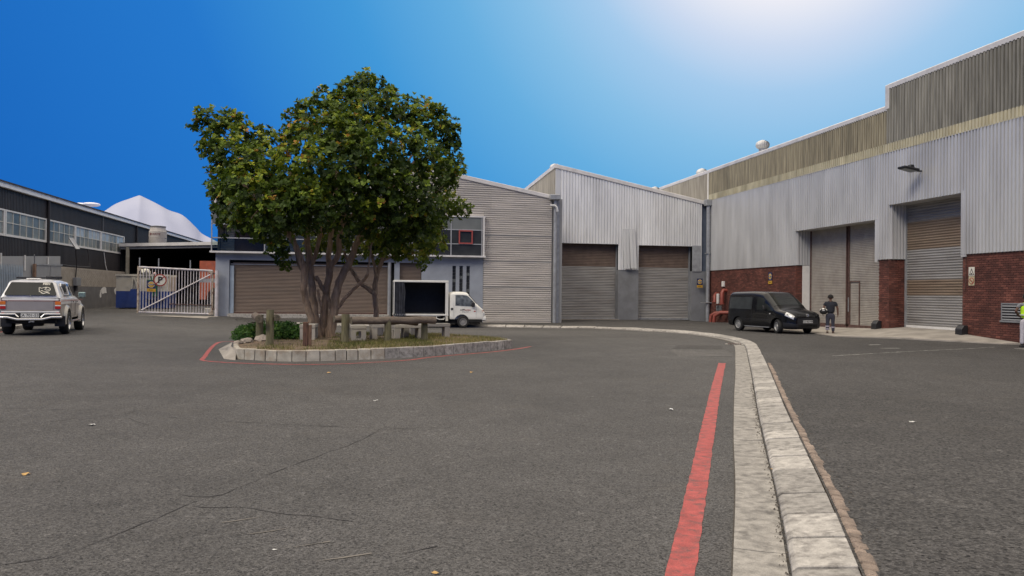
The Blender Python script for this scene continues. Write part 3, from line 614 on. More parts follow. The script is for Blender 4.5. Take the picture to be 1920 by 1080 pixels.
# stones, bush, grass, fallen bits
for k, (x, y, r, lb) in enumerate([(-3.1, 21.9, .17, 'flat pale rock at the left tip of the island'), (-2.75, 22.3, .22, 'larger pale rock against the bushes'), (-3.25, 21.4, .12, 'small pale rock nearest the left kerb'), (-2.95, 22.9, .16, 'rounded rock half under the bushes')]):
    bm = bmesh.new(); bmesh.ops.create_icosphere(bm, subdivisions=2, radius=r)
    for v in bm.verts: v.co = v.co*(1+.18*math.sin(v.co.x*31+k)*math.cos(v.co.y*27+k)); v.co.z *= .6
    me = bpy.data.meshes.new('rock'); bm.to_mesh(me); bm.free(); me.materials.append(M_rock); o = link(bpy.data.objects.new('rock', me)); o.location = (x, y, isz(x, y)+.03); tag(o, lb, 'rock', 'pale rocks on the island')
def blades(name, P0, h, w, m, lean=.5, tone=None, per=1):
    n = len(P0); a = rng.uniform(0, 2*math.pi, n); hh = h*rng.uniform(.5, 1.2, n); d = np.stack([np.cos(a), np.sin(a)], 1); s_ = np.stack([-d[:, 1], d[:, 0]], 1)*w/2
    ln = lean*hh*rng.uniform(.2, 1, n); b0 = P0.copy(); b0[:, :2] -= s_; b1 = P0.copy(); b1[:, :2] += s_; tp = P0.copy(); tp[:, :2] += d*ln[:, None]; tp[:, 2] += hh
    V = np.empty((n*3, 3)); V[0::3] = b0; V[1::3] = b1; V[2::3] = tp
    me = bpy.data.meshes.new(name); me.vertices.add(n*3); me.vertices.foreach_set('co', V.ravel()); me.loops.add(n*3); me.loops.foreach_set('vertex_index', np.arange(n*3)); me.polygons.add(n); me.polygons.foreach_set('loop_start', np.arange(n)*3); me.update(); me.validate()
    t_ = me.attributes.new('tone', 'FLOAT', 'FACE'); t_.data.foreach_set('value', (tone if tone is not None else rng.random(n)).astype(np.float32)); me.materials.append(m); return link(bpy.data.objects.new(name, me))
N0 = 60000; gx = rng.uniform(-3.6, 4.3, N0); gy = rng.uniform(18.9, 27, N0); ok = inpoly([tuple(p[:2]) for p in offset(IP, -.14)[::6]], gx, gy); gx, gy = gx[ok], gy[ok]
dens = np.clip(.45+.55*np.sin(gx*1.7+1.2*gy)*np.cos(gy*2.1-gx)+.3*(gx > -.8)+.35*(gy < 21.3+gx*.5), .04, 1); dens = np.where((gx < -1.0) & (gy > 19.6+.3*np.sin(gx*5)), dens*.12, dens); dens = np.where(np.hypot(gx+.5, gy-23.6) < 1.6, dens*.35, dens)
ok = rng.random(len(gx)) < dens; gx, gy = gx[ok], gy[ok]; gzv = np.array([isz(a, c) for a, c in zip(gx[::1], gy[::1])])
tn = np.clip(rng.normal(.35, .25, len(gx))+.28*(gx > 1.7)+.1*np.sin(gx*3), 0, 1)
gr = blades('grass', np.stack([gx, gy, gzv-.01], 1), .085, .012, M_grass, .9, tn); tag(gr, 'short dry and green grass covering the island', 'grass', kind='stuff')
def leafcloud(name, C_, Nn_, size, m, tone, parent=None, k=6, spread=.9, asp=.5):
    """rosettes of k folded leaves at centres C_ facing Nn_"""
    n = len(C_); a0 = np.where(np.abs(Nn_[:, [2]]) < .9, np.array([[0, 0, 1.]]), np.array([[1., 0, 0]])); U = np.cross(Nn_, a0); U /= np.linalg.norm(U, axis=1)[:, None]; Vv = np.cross(Nn_, U)
    Vs = []; To = []
    for j in range(k):
        an = 2*math.pi*j/k+rng.uniform(-.5, .5, n); el = rng.uniform(.1, 1.0, n)*spread; sz = size*rng.uniform(.6, 1.25, n)
        d = (U*np.cos(an)[:, None]+Vv*np.sin(an)[:, None])*np.cos(el)[:, None]+Nn_*np.sin(el)[:, None]
        s_ = np.cross(d, Nn_); s_ /= np.linalg.norm(s_, axis=1)[:, None]+1e-9; up = np.cross(s_, d)
        b0 = C_+d*(sz*.1)[:, None]; mid = C_+d*(sz*.62)[:, None]; tip = C_+d*sz[:, None]-up*(sz*.12)[:, None]
        Vs.append(np.stack([b0, mid+s_*(sz*asp*.5)[:, None]+up*(sz*.06)[:, None], tip, mid-s_*(sz*asp*.5)[:, None]+up*(sz*.06)[:, None]], 1)); To.append(np.clip(tone+rng.normal(0, .09, n), 0, 1))
    V = np.concatenate(Vs).reshape(-1, 3); q = len(V)//4
    me = bpy.data.meshes.new(name); me.vertices.add(len(V)); me.vertices.foreach_set('co', V.ravel()); me.loops.add(q*4); me.loops.foreach_set('vertex_index', np.arange(q*4)); me.polygons.add(q); me.polygons.foreach_set('loop_start', np.arange(q)*4); me.update(); me.validate()
    t_ = me.attributes.new('tone', 'FLOAT', 'FACE'); t_.data.foreach_set('value', np.concatenate(To).astype(np.float32)); me.materials.append(m)
    return link(bpy.data.objects.new(name, me), parent)
def bush(name, blobs, label, n):
    t = thing(name, label, 'bush', (blobs[0][0], blobs[0][1], isz(blobs[0][0], blobs[0][1]))); C_ = []; Nn_ = []
    for x, y, rx, ry, rz in blobs:
        k = int(n*rx*ry*4); v = rng.normal(size=(k, 3)); v[:, 2] = np.abs(v[:, 2]); v /= np.linalg.norm(v, axis=1)[:, None]; r_ = rng.uniform(.6, 1.05, k)[:, None]
        C_.append(v*r_*np.array([rx, ry, rz])+np.array([x, y, isz(x, y)])); Nn_.append(v+np.array([0, 0, .6])+rng.normal(size=(k, 3))*.3)
    C_ = np.concatenate(C_); Nn_ = np.concatenate(Nn_); Nn_ /= np.linalg.norm(Nn_, axis=1)[:, None]
    leafcloud('foliage', C_, Nn_, .085, M_bush, np.clip(rng.normal(.45, .25, len(C_)), 0, 1), t, k=5, spread=1.1)
    b = MB()
    for x, y, rx, ry, rz in blobs:
        for q in range(5): a = q*1.3+x; b.tube([(x, y, isz(x, y)-.03), (x+math.cos(a)*rx*.5, y+math.sin(a)*ry*.5, isz(x, y)+rz*.6)], [.012, .006], 5)
    b.build('stem', M_bark, t); 
bush('bush', [(-3.2, 22.9, .38, .5, .40), (-3.45, 23.6, .3, .6, .36), (-3.0, 23.9, .5, .6, .44)], 'low green bush at the left tip of the island behind the rocks', 420)
bush('bush', [(-2.35, 23.4, .45, .5, .42), (-1.9, 23.3, .4, .5, .36), (-2.4, 24.1, .6, .5, .42), (-2.0, 23.9, .3, .5, .33)], 'low green bush between the short log barrier and the tree trunks', 420)
# litter on the ground: fallen leaves and paper scraps
def scrap(x, y, m, s_, lb, zf=gz):
    p = atZ(x, y, 0); bm = bmesh.new(); bmesh.ops.create_grid(bm, x_segments=3, y_segments=2, size=s_)
    for v in bm.verts: v.co.z += random.uniform(.0, s_*.5); v.co.y *= .6
    me = bpy.data.meshes.new('scrap'); bm.to_mesh(me); bm.free(); me.materials.append(m); o = link(bpy.data.objects.new('scrap', me)); o.location = (p[0], p[1], zf(p[0], p[1])+.004); o.rotation_euler.z = x; tag(o, lb, 'litter')
M_dryleaf = mat('dry_leaf', (.45, .28, .10), .8); M_paper = mat('paper', (.62, .62, .6), .8)
scrap(48, 891, M_dryleaf, .035, 'dry yellow leaf on the road near the left edge'); scrap(172, 798, M_paper, .04, 'small white paper scrap on the left road'); scrap(704, 752, M_paper, .035, 'white paper scrap below the island line'); scrap(515, 1032, M_paper, .012, 'tiny white scrap near the bottom cracks')
scrap(1258, 769, M_paper, .04, 'white scrap on the road left of the red line'); scrap(816, 1076, M_dryleaf, .022, 'yellow bit at the bottom middle'); scrap(617, 700, M_dryleaf, .05, 'dry leaf just below the red island line'); scrap(884, 699, M_dryleaf, .05, 'dry leaf below the right part of the island line')
scrap(1712, 805, M_paper, .04, 'white scrap on the coarse yard asphalt', yz); scrap(1447, 885, M_dryleaf, .02, 'yellow leaf in the gutter beside the kerb', lambda x, y: gz(x, y)+.02)
# ------------------------------------------------------------ warehouse on the right (wall plane X = 22.5)
def plates(o, u, n, L_, zb, zt, name, m, parent, w=.68, **k):
    c = max(1, round(L_/w)); w = L_/c
    for i in range(c):
        oo = (o[0]+u[0]*i*w, o[1]+u[1]*i*w)
        f0 = (lambda s, i=i: zb(s+i*w)) if callable(zb) else zb; f1 = (lambda s, i=i: zt(s+i*w)) if callable(zt) else zt
        rib_v(oo, u, n, w, f0, f1, **k).build(name, m, parent, fix=False)
XR = 22.5
wr = thing('warehouse', 'long ribbed grey metal warehouse with a red brick base and tall doors on the right', 'building', (XR, 35, 0))
U = (0, 1); NL = (-1, 0)
# order of u: from near to far; faces towards -X
for y0, y1, zb in ((16, 26.3, 3.3), (26.3, 27.25, 3.3), (27.25, 31.6, 5.67), (31.6, 32.35, 3.3), (32.35, 39.4, 5.11), (39.4, 50.45, 3.29)):
    plates((XR, y0), U, NL, y1-y0, zb, 8.02, 'cladding_sheet', M_clad_new if y1 < 26.5 else M_clad, wr)
plates((XR-.012, 16), U, NL, 34.45, 7.98, 8.38, 'translucent_sheet', M_cream, wr, w=1.36)
plates((XR, 16), U, NL, 15.79, 8.36, 10.8, 'weathered_sheet', M_weath2, wr, w=1.02)
plates((XR, 31.79), U, NL, 18.7, 8.36, 9.88, 'weathered_sheet', M_weath, wr, w=1.02)
plates((XR, 50.65), U, NL, 24.5, 7.9, 9.88, 'weathered_sheet', M_weath3, wr, w=1.5)
for y0, y1, z in ((16, 31.75, 11.03), (31.75, 50.55, 10.1), (50.6, 75.2, 10.1)):
    b = MB(); b.prism([(XR-.07, y0, z-.26), (XR+.05, y0, z-.26), (XR+.5, y0, z-.1), (XR+.5, y0, z), (XR+.05, y0, z+.02), (XR-.07, y0, z-.05)], (0, y1-y0-.004, 0)); b.build('coping', M_trim, wr)
b = MB(); b.box(XR-.075, 31.62, 9.9, XR+.4, 31.9, 11.0); b.build('coping_step', M_trim, wr, bevel=.03)
b = MB(); b.box(XR-.09, 50.5, 7.95, XR+.06, 50.66, 9.85); b.build('corner_flashing', M_white, wr)
# inner lining: wall body behind sheets with door openings, roof
b = MB()
for y0, y1, za, zb in ((16, 27.24, 0, 10.7), (27.24, 31.62, 5.7, 10.7), (31.62, 32.33, 0, 9.8), (32.33, 39.42, 5.14, 9.8), (39.42, 75, -.3, 9.8)): b.box(XR+.02, y0, za, XR+.3, y1, zb)
b.box(XR+.3, 16, -.3, 60, 16.2, 10); b.box(XR+.3, 75, -.3, 60, 75.2, 9.8)
b.build('wall_lining', M_mortar, wr)
b = MB(); b.poly([(XR+.3, 16, 10.7), (60, 16, 13), (60, 31.8, 13), (XR+.3, 31.8, 10.7)]); b.poly([(XR+.3, 31.8, 9.8), (60, 31.8, 12), (60, 75, 12), (XR+.3, 75, 9.8)]); b.poly([(60, 16, 0), (60, 75, 0), (60, 75, 12), (60, 16, 12)]); b.poly([(XR+.3, 31.8, 9.8), (XR+.3, 31.8, 10.7), (60, 31.8, 13), (60, 31.8, 12)]); b.build('roof', M_clad, wr)  # roof out of view, added to block light
# brickwork
bw = MB(); tone = []
def badd(o, u, n, L_, z0, z1):
    q = bricks(o, u, n, L_, z0, z1); k = len(bw.v); bw.v += q.v; bw.f += [tuple(i+k for i in f) for f in q.f]; bw.m += q.m; tone.extend(q.tone)
badd((XR-.0, 16), U, NL, 11.2, -.15, 3.27); badd((XR, 31.62), U, NL, .72, -.1, 3.27); badd((XR, 39.42), U, NL, 11.0, -.25, 3.27)
badd((XR, 31.62), (1, 0), (0, -1), .8, -.1, 3.27); badd((XR, 39.42), (1, 0), (0, -1), .38, -.1, 3.27)
o = bw.build('brickwork', M_brick, wr, fix=False); add_tone(o, tone); tag(o, kind='stuff')
b = MB(); b.box(XR-.03, 16, 3.262, XR+.02, 27.24, 3.30); b.box(XR-.03, 31.6, 3.262, XR+.02, 32.34, 3.3); b.box(XR-.03, 39.43, 3.262, XR+.02, 50.4, 3.288); b.build('drip_flashing', M_rust, wr)
# jambs and soffits
plates((XR, 39.41), (1, 0), (0, -1), .8, 3.3, 5.12, 'jamb_sheet', M_clad, wr, w=.8); plates((XR, 31.61), (1, 0), (0, -1), .8, 3.3, 5.7, 'jamb_sheet', M_clad, wr, w=.8)
b = MB(); b.box(XR+.38, 39.36, 0, XR+.78, 39.44, 3.28); b.build('door_jamb', M_white, wr)
b = MB(); b.box(XR+.02, 32.34, 5.12, XR+.95, 39.41, 5.2); b.box(XR+.02, 27.26, 5.68, XR+.95, 31.6, 5.76); b.build('soffit', M_clad, wr)
b = MB(); b.box(XR+.77, 39.30, 0, XR+.83, 39.42, 5.12); b.build('guide_rail', M_galv, wr); b = MB(); b.box(XR+.74, 31.52, .25, XR+.86, 31.6, 5.68); b.build('guide_rail', M_galv, wr)
b = MB(); b.box(XR-.06, 26.98, 3.2, XR+.03, 27.24, 5.75); b.build('corner_trim', M_clad_new, wr); b = MB(); b.box(XR-.06, 32.36, 3.2, XR+.03, 32.56, 5.15); b.build('corner_trim', M_clad_new, wr)
b = MB(); b.box(XR+.06, 27.2, 0, XR+.9, 27.24, 5.7); b.box(XR+.3, 32.33, 0, XR+.9, 32.37, 5.1); b.build('reveal', M_clad, wr)
# sliding door, two leaves
for y0, y1 in ((35.97, 39.3), (32.2, 35.85)):
    lf = rib_h((XR+.82, y0), U, NL, y1-y0, .2, 5.12, pitch=.082, dep=.016).build('sliding_door_leaf', M_door, wr, fix=False)
    b = MB()
    for a in (y0, y1-.07): b.box(XR+.76, a, .2, XR+.84, a+.07, 5.12)
    b.box(XR+.76, y0, .06, XR+.84, y1, .27); b.build('door_frame', M_rust, lf)
    if y0 < 35:
        b = MB(); b.box(XR+.77, 34.93, .27, XR+.805, 34.98, 2.35); b.box(XR+.77, 35.70, .27, XR+.805, 35.75, 2.35); b.box(XR+.77, 34.93, 2.35, XR+.805, 35.75, 2.4); b.build('wicket_frame', M_rust, lf)
        b = MB(); b.box(XR+.74, 35.77, .9, XR+.77, 35.81, 1.6); b.build('latch', M_galv, lf)
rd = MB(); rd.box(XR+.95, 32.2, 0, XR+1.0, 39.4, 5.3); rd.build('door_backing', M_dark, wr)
for z0, z1, m_ in ((.42, 1.71, M_grey_sh), (1.71, 2.38, M_tan_sh), (2.38, 3.69, M_grey_sh), (3.69, 4.9, M_tan_sh), (4.9, 5.72, M_grey_sh)):
    rib_h((XR+.82, 27.2), U, NL, 4.4, z0, z1, pitch=.112, dep=.028, sin=True).build('shutter_curtain', m_, wr, fix=False)
b = MB(); b.box(XR+.77, 27.2, .32, XR+.85, 31.6, .42); b.build('bottom_rail', M_white, wr)
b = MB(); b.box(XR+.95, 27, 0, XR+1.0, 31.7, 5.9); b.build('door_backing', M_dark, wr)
for y in (27.05, 32.25):
    b = MB(); b.prism([(XR-.32, y-.17, .0), (XR-.02, y-.17, .0), (XR-.02, y-.17, .5), (XR-.2, y-.17, .5), (XR-.32, y-.17, .36)], (0, .34, 0)); q = b.build('rubber_buffer', M_plastic, wr, bevel=.02); q.location.z += .08
def louvre(x, y, z, w, h, parent, face='x', n_=6, m=M_galv):
    """framed louvre in a wall facing -X; slats are its own pieces"""
    b = MB(); t = .05
    b.box(x-.03, y-w/2, z-h/2, x+.02, y-w/2+t, z+h/2); b.box(x-.03, y+w/2-t, z-h/2, x+.02, y+w/2, z+h/2); b.box(x-.03, y-w/2+t, z+h/2-t, x+.02, y+w/2-t, z+h/2); b.box(x-.06, y-w/2-.03, z-h/2-.01, x+.02, y+w/2+.03, z-h/2+t)
    v = b.build('louvre_vent', m, parent); MB().box(x-.012, y-w/2+t, z-h/2+t, x-.009, y+w/2-t, z+h/2-t).build('void_shade_sheet', M_dark, v)  # flat dark sheet stands in for the shade behind the slats
    for k in range(n_):
        zz = z-h/2+t+(h-2*t)*(k+.5)/n_; b = MB(); b.prism([(x-.05, y-w/2+t, zz-.03), (x-.045, y-w/2+t, zz-.034), (x-.014, y-w/2+t, zz+.012), (x-.018, y-w/2+t, zz+.016)], (0, w-2*t, 0)); b.build('louvre_slat', m, v)
louvre(XR, 24.75, 1.12, 1.05, .68, wr, m=M_gp); louvre(XR, 48.85, .72, .8, .52, wr, n_=5, m=M_gp)
# hopper and down pipes
def pipe(name, pts, r, m, parent=None, seg=10): b = MB(); b.tube(pts, r, seg); return b.build(name, m, parent, smooth=.8)
dp = thing('downpipe', 'tall grey rain downpipe with a hopper in the corner by the brick wall', 'pipe', (22.28, 50.15, -.1))
pipe('shaft', [(22.28, 50.15, -.15), (22.28, 50.15, 7.6)], .135, M_galv, dp); b = MB(); b.prism([(22.05, 49.95, 7.6), (22.5, 49.95, 7.6), (22.5, 50.4, 7.6), (22.05, 50.4, 7.6)], (0, 0, .42)); b.build('hopper', M_galv, dp, bevel=.02)
for z in (1.1, 4.4): b = MB(); b.box(22.1, 49.99, z, 22.5, 50.3, z+.07); b.build('bracket', M_galv, dp)
b = MB(); b.tube([(21.7, 49.98, 1.15), (22.45, 49.98, 1.15)], .025, 6); b.build('tap_pipe', M_galv, dp)
# turbine roof vents
def turbine(x, y, z, r, label):
    t = thing('roof_vent', label, 'vent', (x, y, z)); b = MB(); b.lathe([(r*.55, -.9*r), (r*.55, -.45*r)], (0, 0, 0), seg=14); b.build('collar', M_galv, t, False, smooth=.6)
    b = MB(); b.lathe([(r*.45, .62*r), (r*.2, .72*r), (.01, .74*r)], (0, 0, 0), seg=14); b.build('cap', M_trim, t, False, smooth=.6)
    b = MB(); n_ = 22
    for k in range(n_):
        a = 2*math.pi*k/n_; Lp = []
        for e in np.linspace(-1, 1, 7):
            rr = r*math.sqrt(max(.12, 1-(e*.86)**2)); Lp.append((rr, e*r*.62))
        for (r0, z0), (r1, z1) in zip(Lp, Lp[1:]):
            c = lambda rr, aa, zz: (rr*math.cos(aa), rr*math.sin(aa), zz)
            b.mesh([c(r0, a, z0), c(r0*.9, a+.26, z0), c(r1*.9, a+.26, z1), c(r1, a, z1)], [(0, 1, 2, 3)])
    b.build('fins', M_clad_new, t, False, fix=False); b = MB(); b.lathe([(r*.5, -.5*r), (r*.78, 0), (r*.45, .55*r)], (0, 0, 0), seg=14); b.build('core', M_galv, t, False, smooth=.6)
turbine(23.6, 45.3, 10.84, .42, 'larger turbine roof vent on the warehouse roof right of the corner')
turbine(23.6, 54.3, 10.48, .42, 'turbine roof vent just left of the warehouse roof corner')
turbine(13.1, 56, 10.72, .36, 'small turbine vent peeping over the peak of the ribbed gable')
turbine(20.68, 56, 9.33, .36, 'small low turbine vent on the saw-tooth roof before the warehouse')
# flood light
fl = thing('floodlight', 'black wall floodlight on the ribbed cladding above the tall shutter', 'lamp', (XR-.05, 29.5, 6.85))
b = MB(); b.tube([(0, 0, 0), (-.28, 0, .0), (-.38, 0, .02)], .035, 8); b.build('arm', M_plastic, fl, False)
b = MB(); b.prism([(-.3, -.3, -.04), (-.3, .3, -.04), (-.95, .24, .08), (-.95, -.24, .08)], (0.0, 0, .09)); b.build('housing', M_plastic, fl, False, bevel=.02)
b = MB(); b.poly([(-.34, -.24, -.037), (-.34, .24, -.037), (-.9, .19, .066), (-.9, -.19, .066)]); q = b.build('lamp_glass', M_glass_g, fl, False); q.location.z = -.006
b = MB(); b.prism([(-.35, -.1, .05), (-.62, -.1, .1), (-.58, -.1, .24), (-.42, -.1, .24)], (0, .2, 0)); b.build('gear_box', M_plastic, fl, False, bevel=.02)
# signs
def security_sign(o, u, up_, w, h, label, banner=False):
    t = thing('security_sign', label, 'sign', tuple(o)); Mx = frame((0, 0, 0), u, up_); q = lambda pts, z, m, nm, nz=.004: MB().prism([Mx @ Vector((a*w, c*h, z)) for a, c in pts], tuple(Mx.to_3x3() @ Vector((0, 0, nz)))).build(nm, m, t, False)
    q([(-.5, -.22), (.5, -.22), (.5, .5), (-.5, .5)], 0, M_signblue, 'blue_panel', .012); q([(-.5, -.5), (.5, -.5), (.5, -.23), (-.5, -.23)], 0, M_signyel, 'yellow_panel', .012)
    oc = lambda r: [(math.cos(math.pi/8+k*math.pi/4)*r, .14+math.sin(math.pi/8+k*math.pi/4)*r*w/h) for k in range(8)]
    q(oc(.4), .012, M_signwhite, 'octagon_border'); q(oc(.355), .017, M_signyel, 'octagon'); q([(-.33, .08), (.33, .08), (.33, .21), (-.33, .21)], .022, M_signblue, 'name_bar')
    for s_, sz, oy, m_ in (('ADT', .19*w*1.15, .145, M_signwhite), ('SECURITY', .12*w, -.36, M_ink)):
        text_obj(s_, sz*(1.2 if oy > 0 else 1), m_, Mx @ Matrix.Translation((0, oy*h, .0265 if oy > 0 else .0125)), parent=t, extrude=.002, bold=.002).location = (0, 0, 0)
    if banner:
        q([(-.5, .5), (.5, .5), (.5, .58), (-.5, .58)], 0, M_signgreen, 'green_strip', .012)
    return t
security_sign((21.72, 50.2-.02, 2.45), (1, 0, 0), (0, 0, 1), .40, .60, 'blue and yellow security sign on the grey pillar beside the downpipe')
security_sign((XR-.03, 42.1, 2.65), (0, -1, 0), (0, 0, 1), .42, .66, 'blue and yellow security sign high on the brick wall behind the dark van')
ws = thing('warning_sign', 'tall white sign with a warning triangle above a no-smoking circle on the brick', 'sign', (XR-.02, 26.72, 2.45)); Mx = frame((0, 0, 0), (0, -1, 0), (0, 0, 1))
def wq(pts, z, m, nm): return MB().prism([Mx @ Vector((a, c, z)) for a, c in pts], tuple(Mx.to_3x3() @ Vector((0, 0, .003)))).build(nm, m, ws, False)
wq([(-.15, .01), (.15, .01), (.15, .35), (-.15, .35)], .0, M_signwhite, 'upper_panel'); wq([(-.15, -.35), (.15, -.35), (.15, -.005), (-.15, -.005)], .0, mat('aged_sign_cream', (.50, .44, .28), .6), 'lower_panel')
wq([(-.13, .04), (.13, .04), (0, .3)], .004, M_ink, 'triangle_border'); wq([(-.088, .066), (.088, .066), (0, .24)], .008, M_signwhite, 'triangle_field'); wq([(-.04, .08), (.04, .08), (.04, .115), (-.04, .115)], .012, M_ink, 'hazard_symbol')
cr = lambda r0, r1, cy: [(math.cos(a)*r1, cy+math.sin(a)*r1) for a in np.linspace(0, 2*math.pi, 25)[:-1]]
wq(cr(0, .13, -.18), .004, M_signred, 'ring'); wq(cr(0, .1, -.18), .008, mat('aged_sign_cream', (.5, .44, .28)), 'ring_field'); wq([(-.1, -.105), (-.075, -.085), (.1, -.255), (.075, -.275)], .012, M_signred, 'slash'); wq([(-.06, -.19), (.06, -.19), (.06, -.17), (-.06, -.17)], .0115, M_ink, 'cigarette')
cb = thing('cable_conduit', 'thin dark conduit running down the brick beside the warning sign', 'conduit', (XR-.02, 27.0, 2)); b = MB(); b.tube([(XR-.03, 27.0, 3.25), (XR-.03, 27.0, 2.1), (XR-.03, 27.06, 1.9)], .014, 6); b.build('tube', M_rust, cb)
# fire hydrant pipes
def hyd(pts, r, label, extra=None):
    t = thing('hydrant_pipe', label, 'hydrant', tuple(pts[0])); pipe('pipe', pts, r, M_hyd, t, 12)
    e = np.array(pts[-1], float); b = MB(); b.tube([e, e+(np.array(pts[-1])-np.array(pts[-2]))/np.linalg.norm(np.array(pts[-1], float)-np.array(pts[-2]))*.07], r*1.35, 12); b.build('flange', M_hyd, t, smooth=.6)
    if extra: b = MB(); b.box(*extra); b.build('valve', M_white, t, bevel=.02)
hyd([(XR, 48.95, 1.72), (XR-.2, 48.9, 1.75), (XR-.36, 48.75, 1.6), (XR-.38, 48.7, 1.25)], .11, 'red curved hydrant pipe on the brick above the louvre')
hyd([(XR, 47.75, 1.95), (XR-.22, 47.75, 1.97), (XR-.34, 47.7, 1.8), (XR-.34, 47.7, 1.15)], .12, 'taller red hydrant outlet with a white valve right of the louvre', (XR-.5, 48.05, 1.1, XR-.36, 48.2, 1.75))
hyd([(XR, 48.3, .52), (XR-.4, 48.55, .5), (XR-.62, 48.7, .34), (XR-.66, 48.72, -.12)], .11, 'low red pipe bending into the ground at the left below the louvre')
hyd([(XR, 47.2, .55), (XR-.5, 47.6, .55), (XR-.78, 47.8, .34), (XR-.82, 47.85, -.12)], .12, 'low red pipe bending into the ground nearest the van')
b = MB(); b.box(XR-.14, 48.0, 2.2, XR, 48.25, 2.55); tag(b.build('bell_box', M_white, bevel=.02), 'small white alarm box on the brick above the red pipes', 'alarm box')

# ------------------------------------------------------------ middle building with two roller doors (plane Y = 50.5)
YF = 50.5; UX = (1, 0); NF = (0, -1)
wm = thing('gabled_workshop', 'silver ribbed workshop with a sloping roof and two grey roller doors in the far corner', 'building', (17, YF, 0))
rz_ = lambda x: 10.03-(x-11.9)*(2.1/10.4)-.2
plates((12.2, YF), UX, NF, 3.95, 4.93, lambda s: rz_(12.2+s), 'cladding_sheet', M_clad2, wm, w=.8, pitch=.178, dep=.07); plates((16.15, YF), UX, NF, 1.4, 3.25, lambda s: rz_(16.15+s), 'cladding_sheet', M_clad2, wm, w=.7, pitch=.178, dep=.07)
plates((17.55, YF), UX, NF, 3.75, 4.9, lambda s: rz_(17.55+s), 'cladding_sheet', M_clad2, wm, w=.8, pitch=.178, dep=.07); plates((21.3, YF), UX, NF, .65, 3.25, lambda s: rz_(21.3+s), 'cladding_sheet', M_clad2, wm, w=.65, pitch=.178, dep=.07)
b = MB(); b.box(21.95, YF+.1, 3.25, 22.45, YF+.2, 7.7); b.build('recess_panel', M_bluestrip, wm)
b = MB(); b.box(11.88, YF-.05, 5.1, 12.2, YF+.05, 9.75); b.build('corner_flashing', M_clad_new, wm); b = MB(); b.box(11.98, YF-.06, 3.2, 12.27, YF+.02, 5.1); b.build('corner_flashing', M_clad_new, wm)
b = MB(); b.box(21.28, YF-.075, 3.22, 21.9, YF-.055, 4.95); b.build('flat_sheet', M_galv, wm)
b = MB(); b.prism([(11.85, YF-.12, rz_(11.85)-.06), (22.45, YF-.12, rz_(22.45)-.06), (22.45, YF-.12, rz_(22.45)+.2), (11.85, YF-.12, rz_(11.85)+.2)], (0, .45, 0)); b.build('coping', M_trim, wm, bevel=.02)
for k in range(2):  # the buckled patch between the doors
    b = rib_v((16.42+k*.42, YF-.09-k*.03), UX, (0, -1), .42, 3.32+k*.03, 5.95, pitch=.21, dep=.035); q = b.build('buckled_sheet', M_clad_new, wm, fix=False)
    for v in q.data.vertices: v.co.y -= (5.95-v.co.z)*(.05+.03*k); v.co.x += (5.95-v.co.z)*.03
b = MB(); b.box(16.15, YF-.03, -.2, 17.55, YF+.5, 3.24); b.build('pillar', M_gp, wm); b = MB(); b.box(21.25, YF-.03, -.3, 22.4, YF+.5, 3.24); b.build('pillar', M_gp, wm); b = MB(); b.box(11.6, YF-.03, -.3, 12.25, YF+.5, 3.24); b.build('pillar', M_gp, wm)
for x0, x1 in ((12.25, 16.15), (17.55, 21.25)):
    sh = rib_h((x0, YF+.42), UX, NF, x1-x0, .05, 3.45, pitch=.105, dep=.022, sin=True).build('roller_shutter', M_grey_sh, wm, fix=False)
    rib_h((x0, YF+.42), UX, NF, x1-x0, 3.45, 5.0, pitch=.105, dep=.022, sin=True).build('upper_curtain', mat('brown_upper_shutter', (.135, .095, .075), .6, .1, var=.1), sh, fix=False)
    b = MB(); b.box(x0, YF+.36, -.02, x1, YF+.45, .08); b.build('bottom_rail', M_galv, sh)
    [MB().box(a_-.02, YF+.25, 0, a_+.05, YF+.42, 5).build('guide_rail', M_gp, sh) for a_ in (x0, x1-.03)]
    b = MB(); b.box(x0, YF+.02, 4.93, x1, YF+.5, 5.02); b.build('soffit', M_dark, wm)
b = MB(); b.box(12.2, YF-.25, -.2, 16.2, YF+.4, .02); b.build('threshold', M_apron, wm)
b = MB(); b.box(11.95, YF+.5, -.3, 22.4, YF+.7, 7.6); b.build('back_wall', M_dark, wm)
b = MB(); b.poly([(11.9, YF, rz_(11.9)+.12), (22.4, YF, rz_(22.4)+.1), (22.4, 74, rz_(22.4)+.1), (11.9, 74, rz_(11.9)-.2)]); b.build('roof', M_clad, wm)
plates((11.9, YF+.05), U, NL, 23, 6.9, lambda s: 9.8-s*.028, 'side_sheet', M_weath3, wm, w=1.5, pitch=.2)
b = MB(); b.prism([(11.78, YF-.1, 9.78), (12.0, YF-.1, 9.78), (12.0, YF-.1, 10.06), (11.78, YF-.1, 10.02)], (0, 23.2, -.65)); b.build('side_coping', M_trim, wm)
al = thing('alarm_box', 'small dark red alarm box on the left pillar beside the downpipe', 'alarm box', (11.75, YF-.05, 2.9)); b = MB(); b.box(11.6, YF-.13, 2.75, 11.95, YF-.03, 3.15); b.build('casing', M_rust, al, bevel=.015)

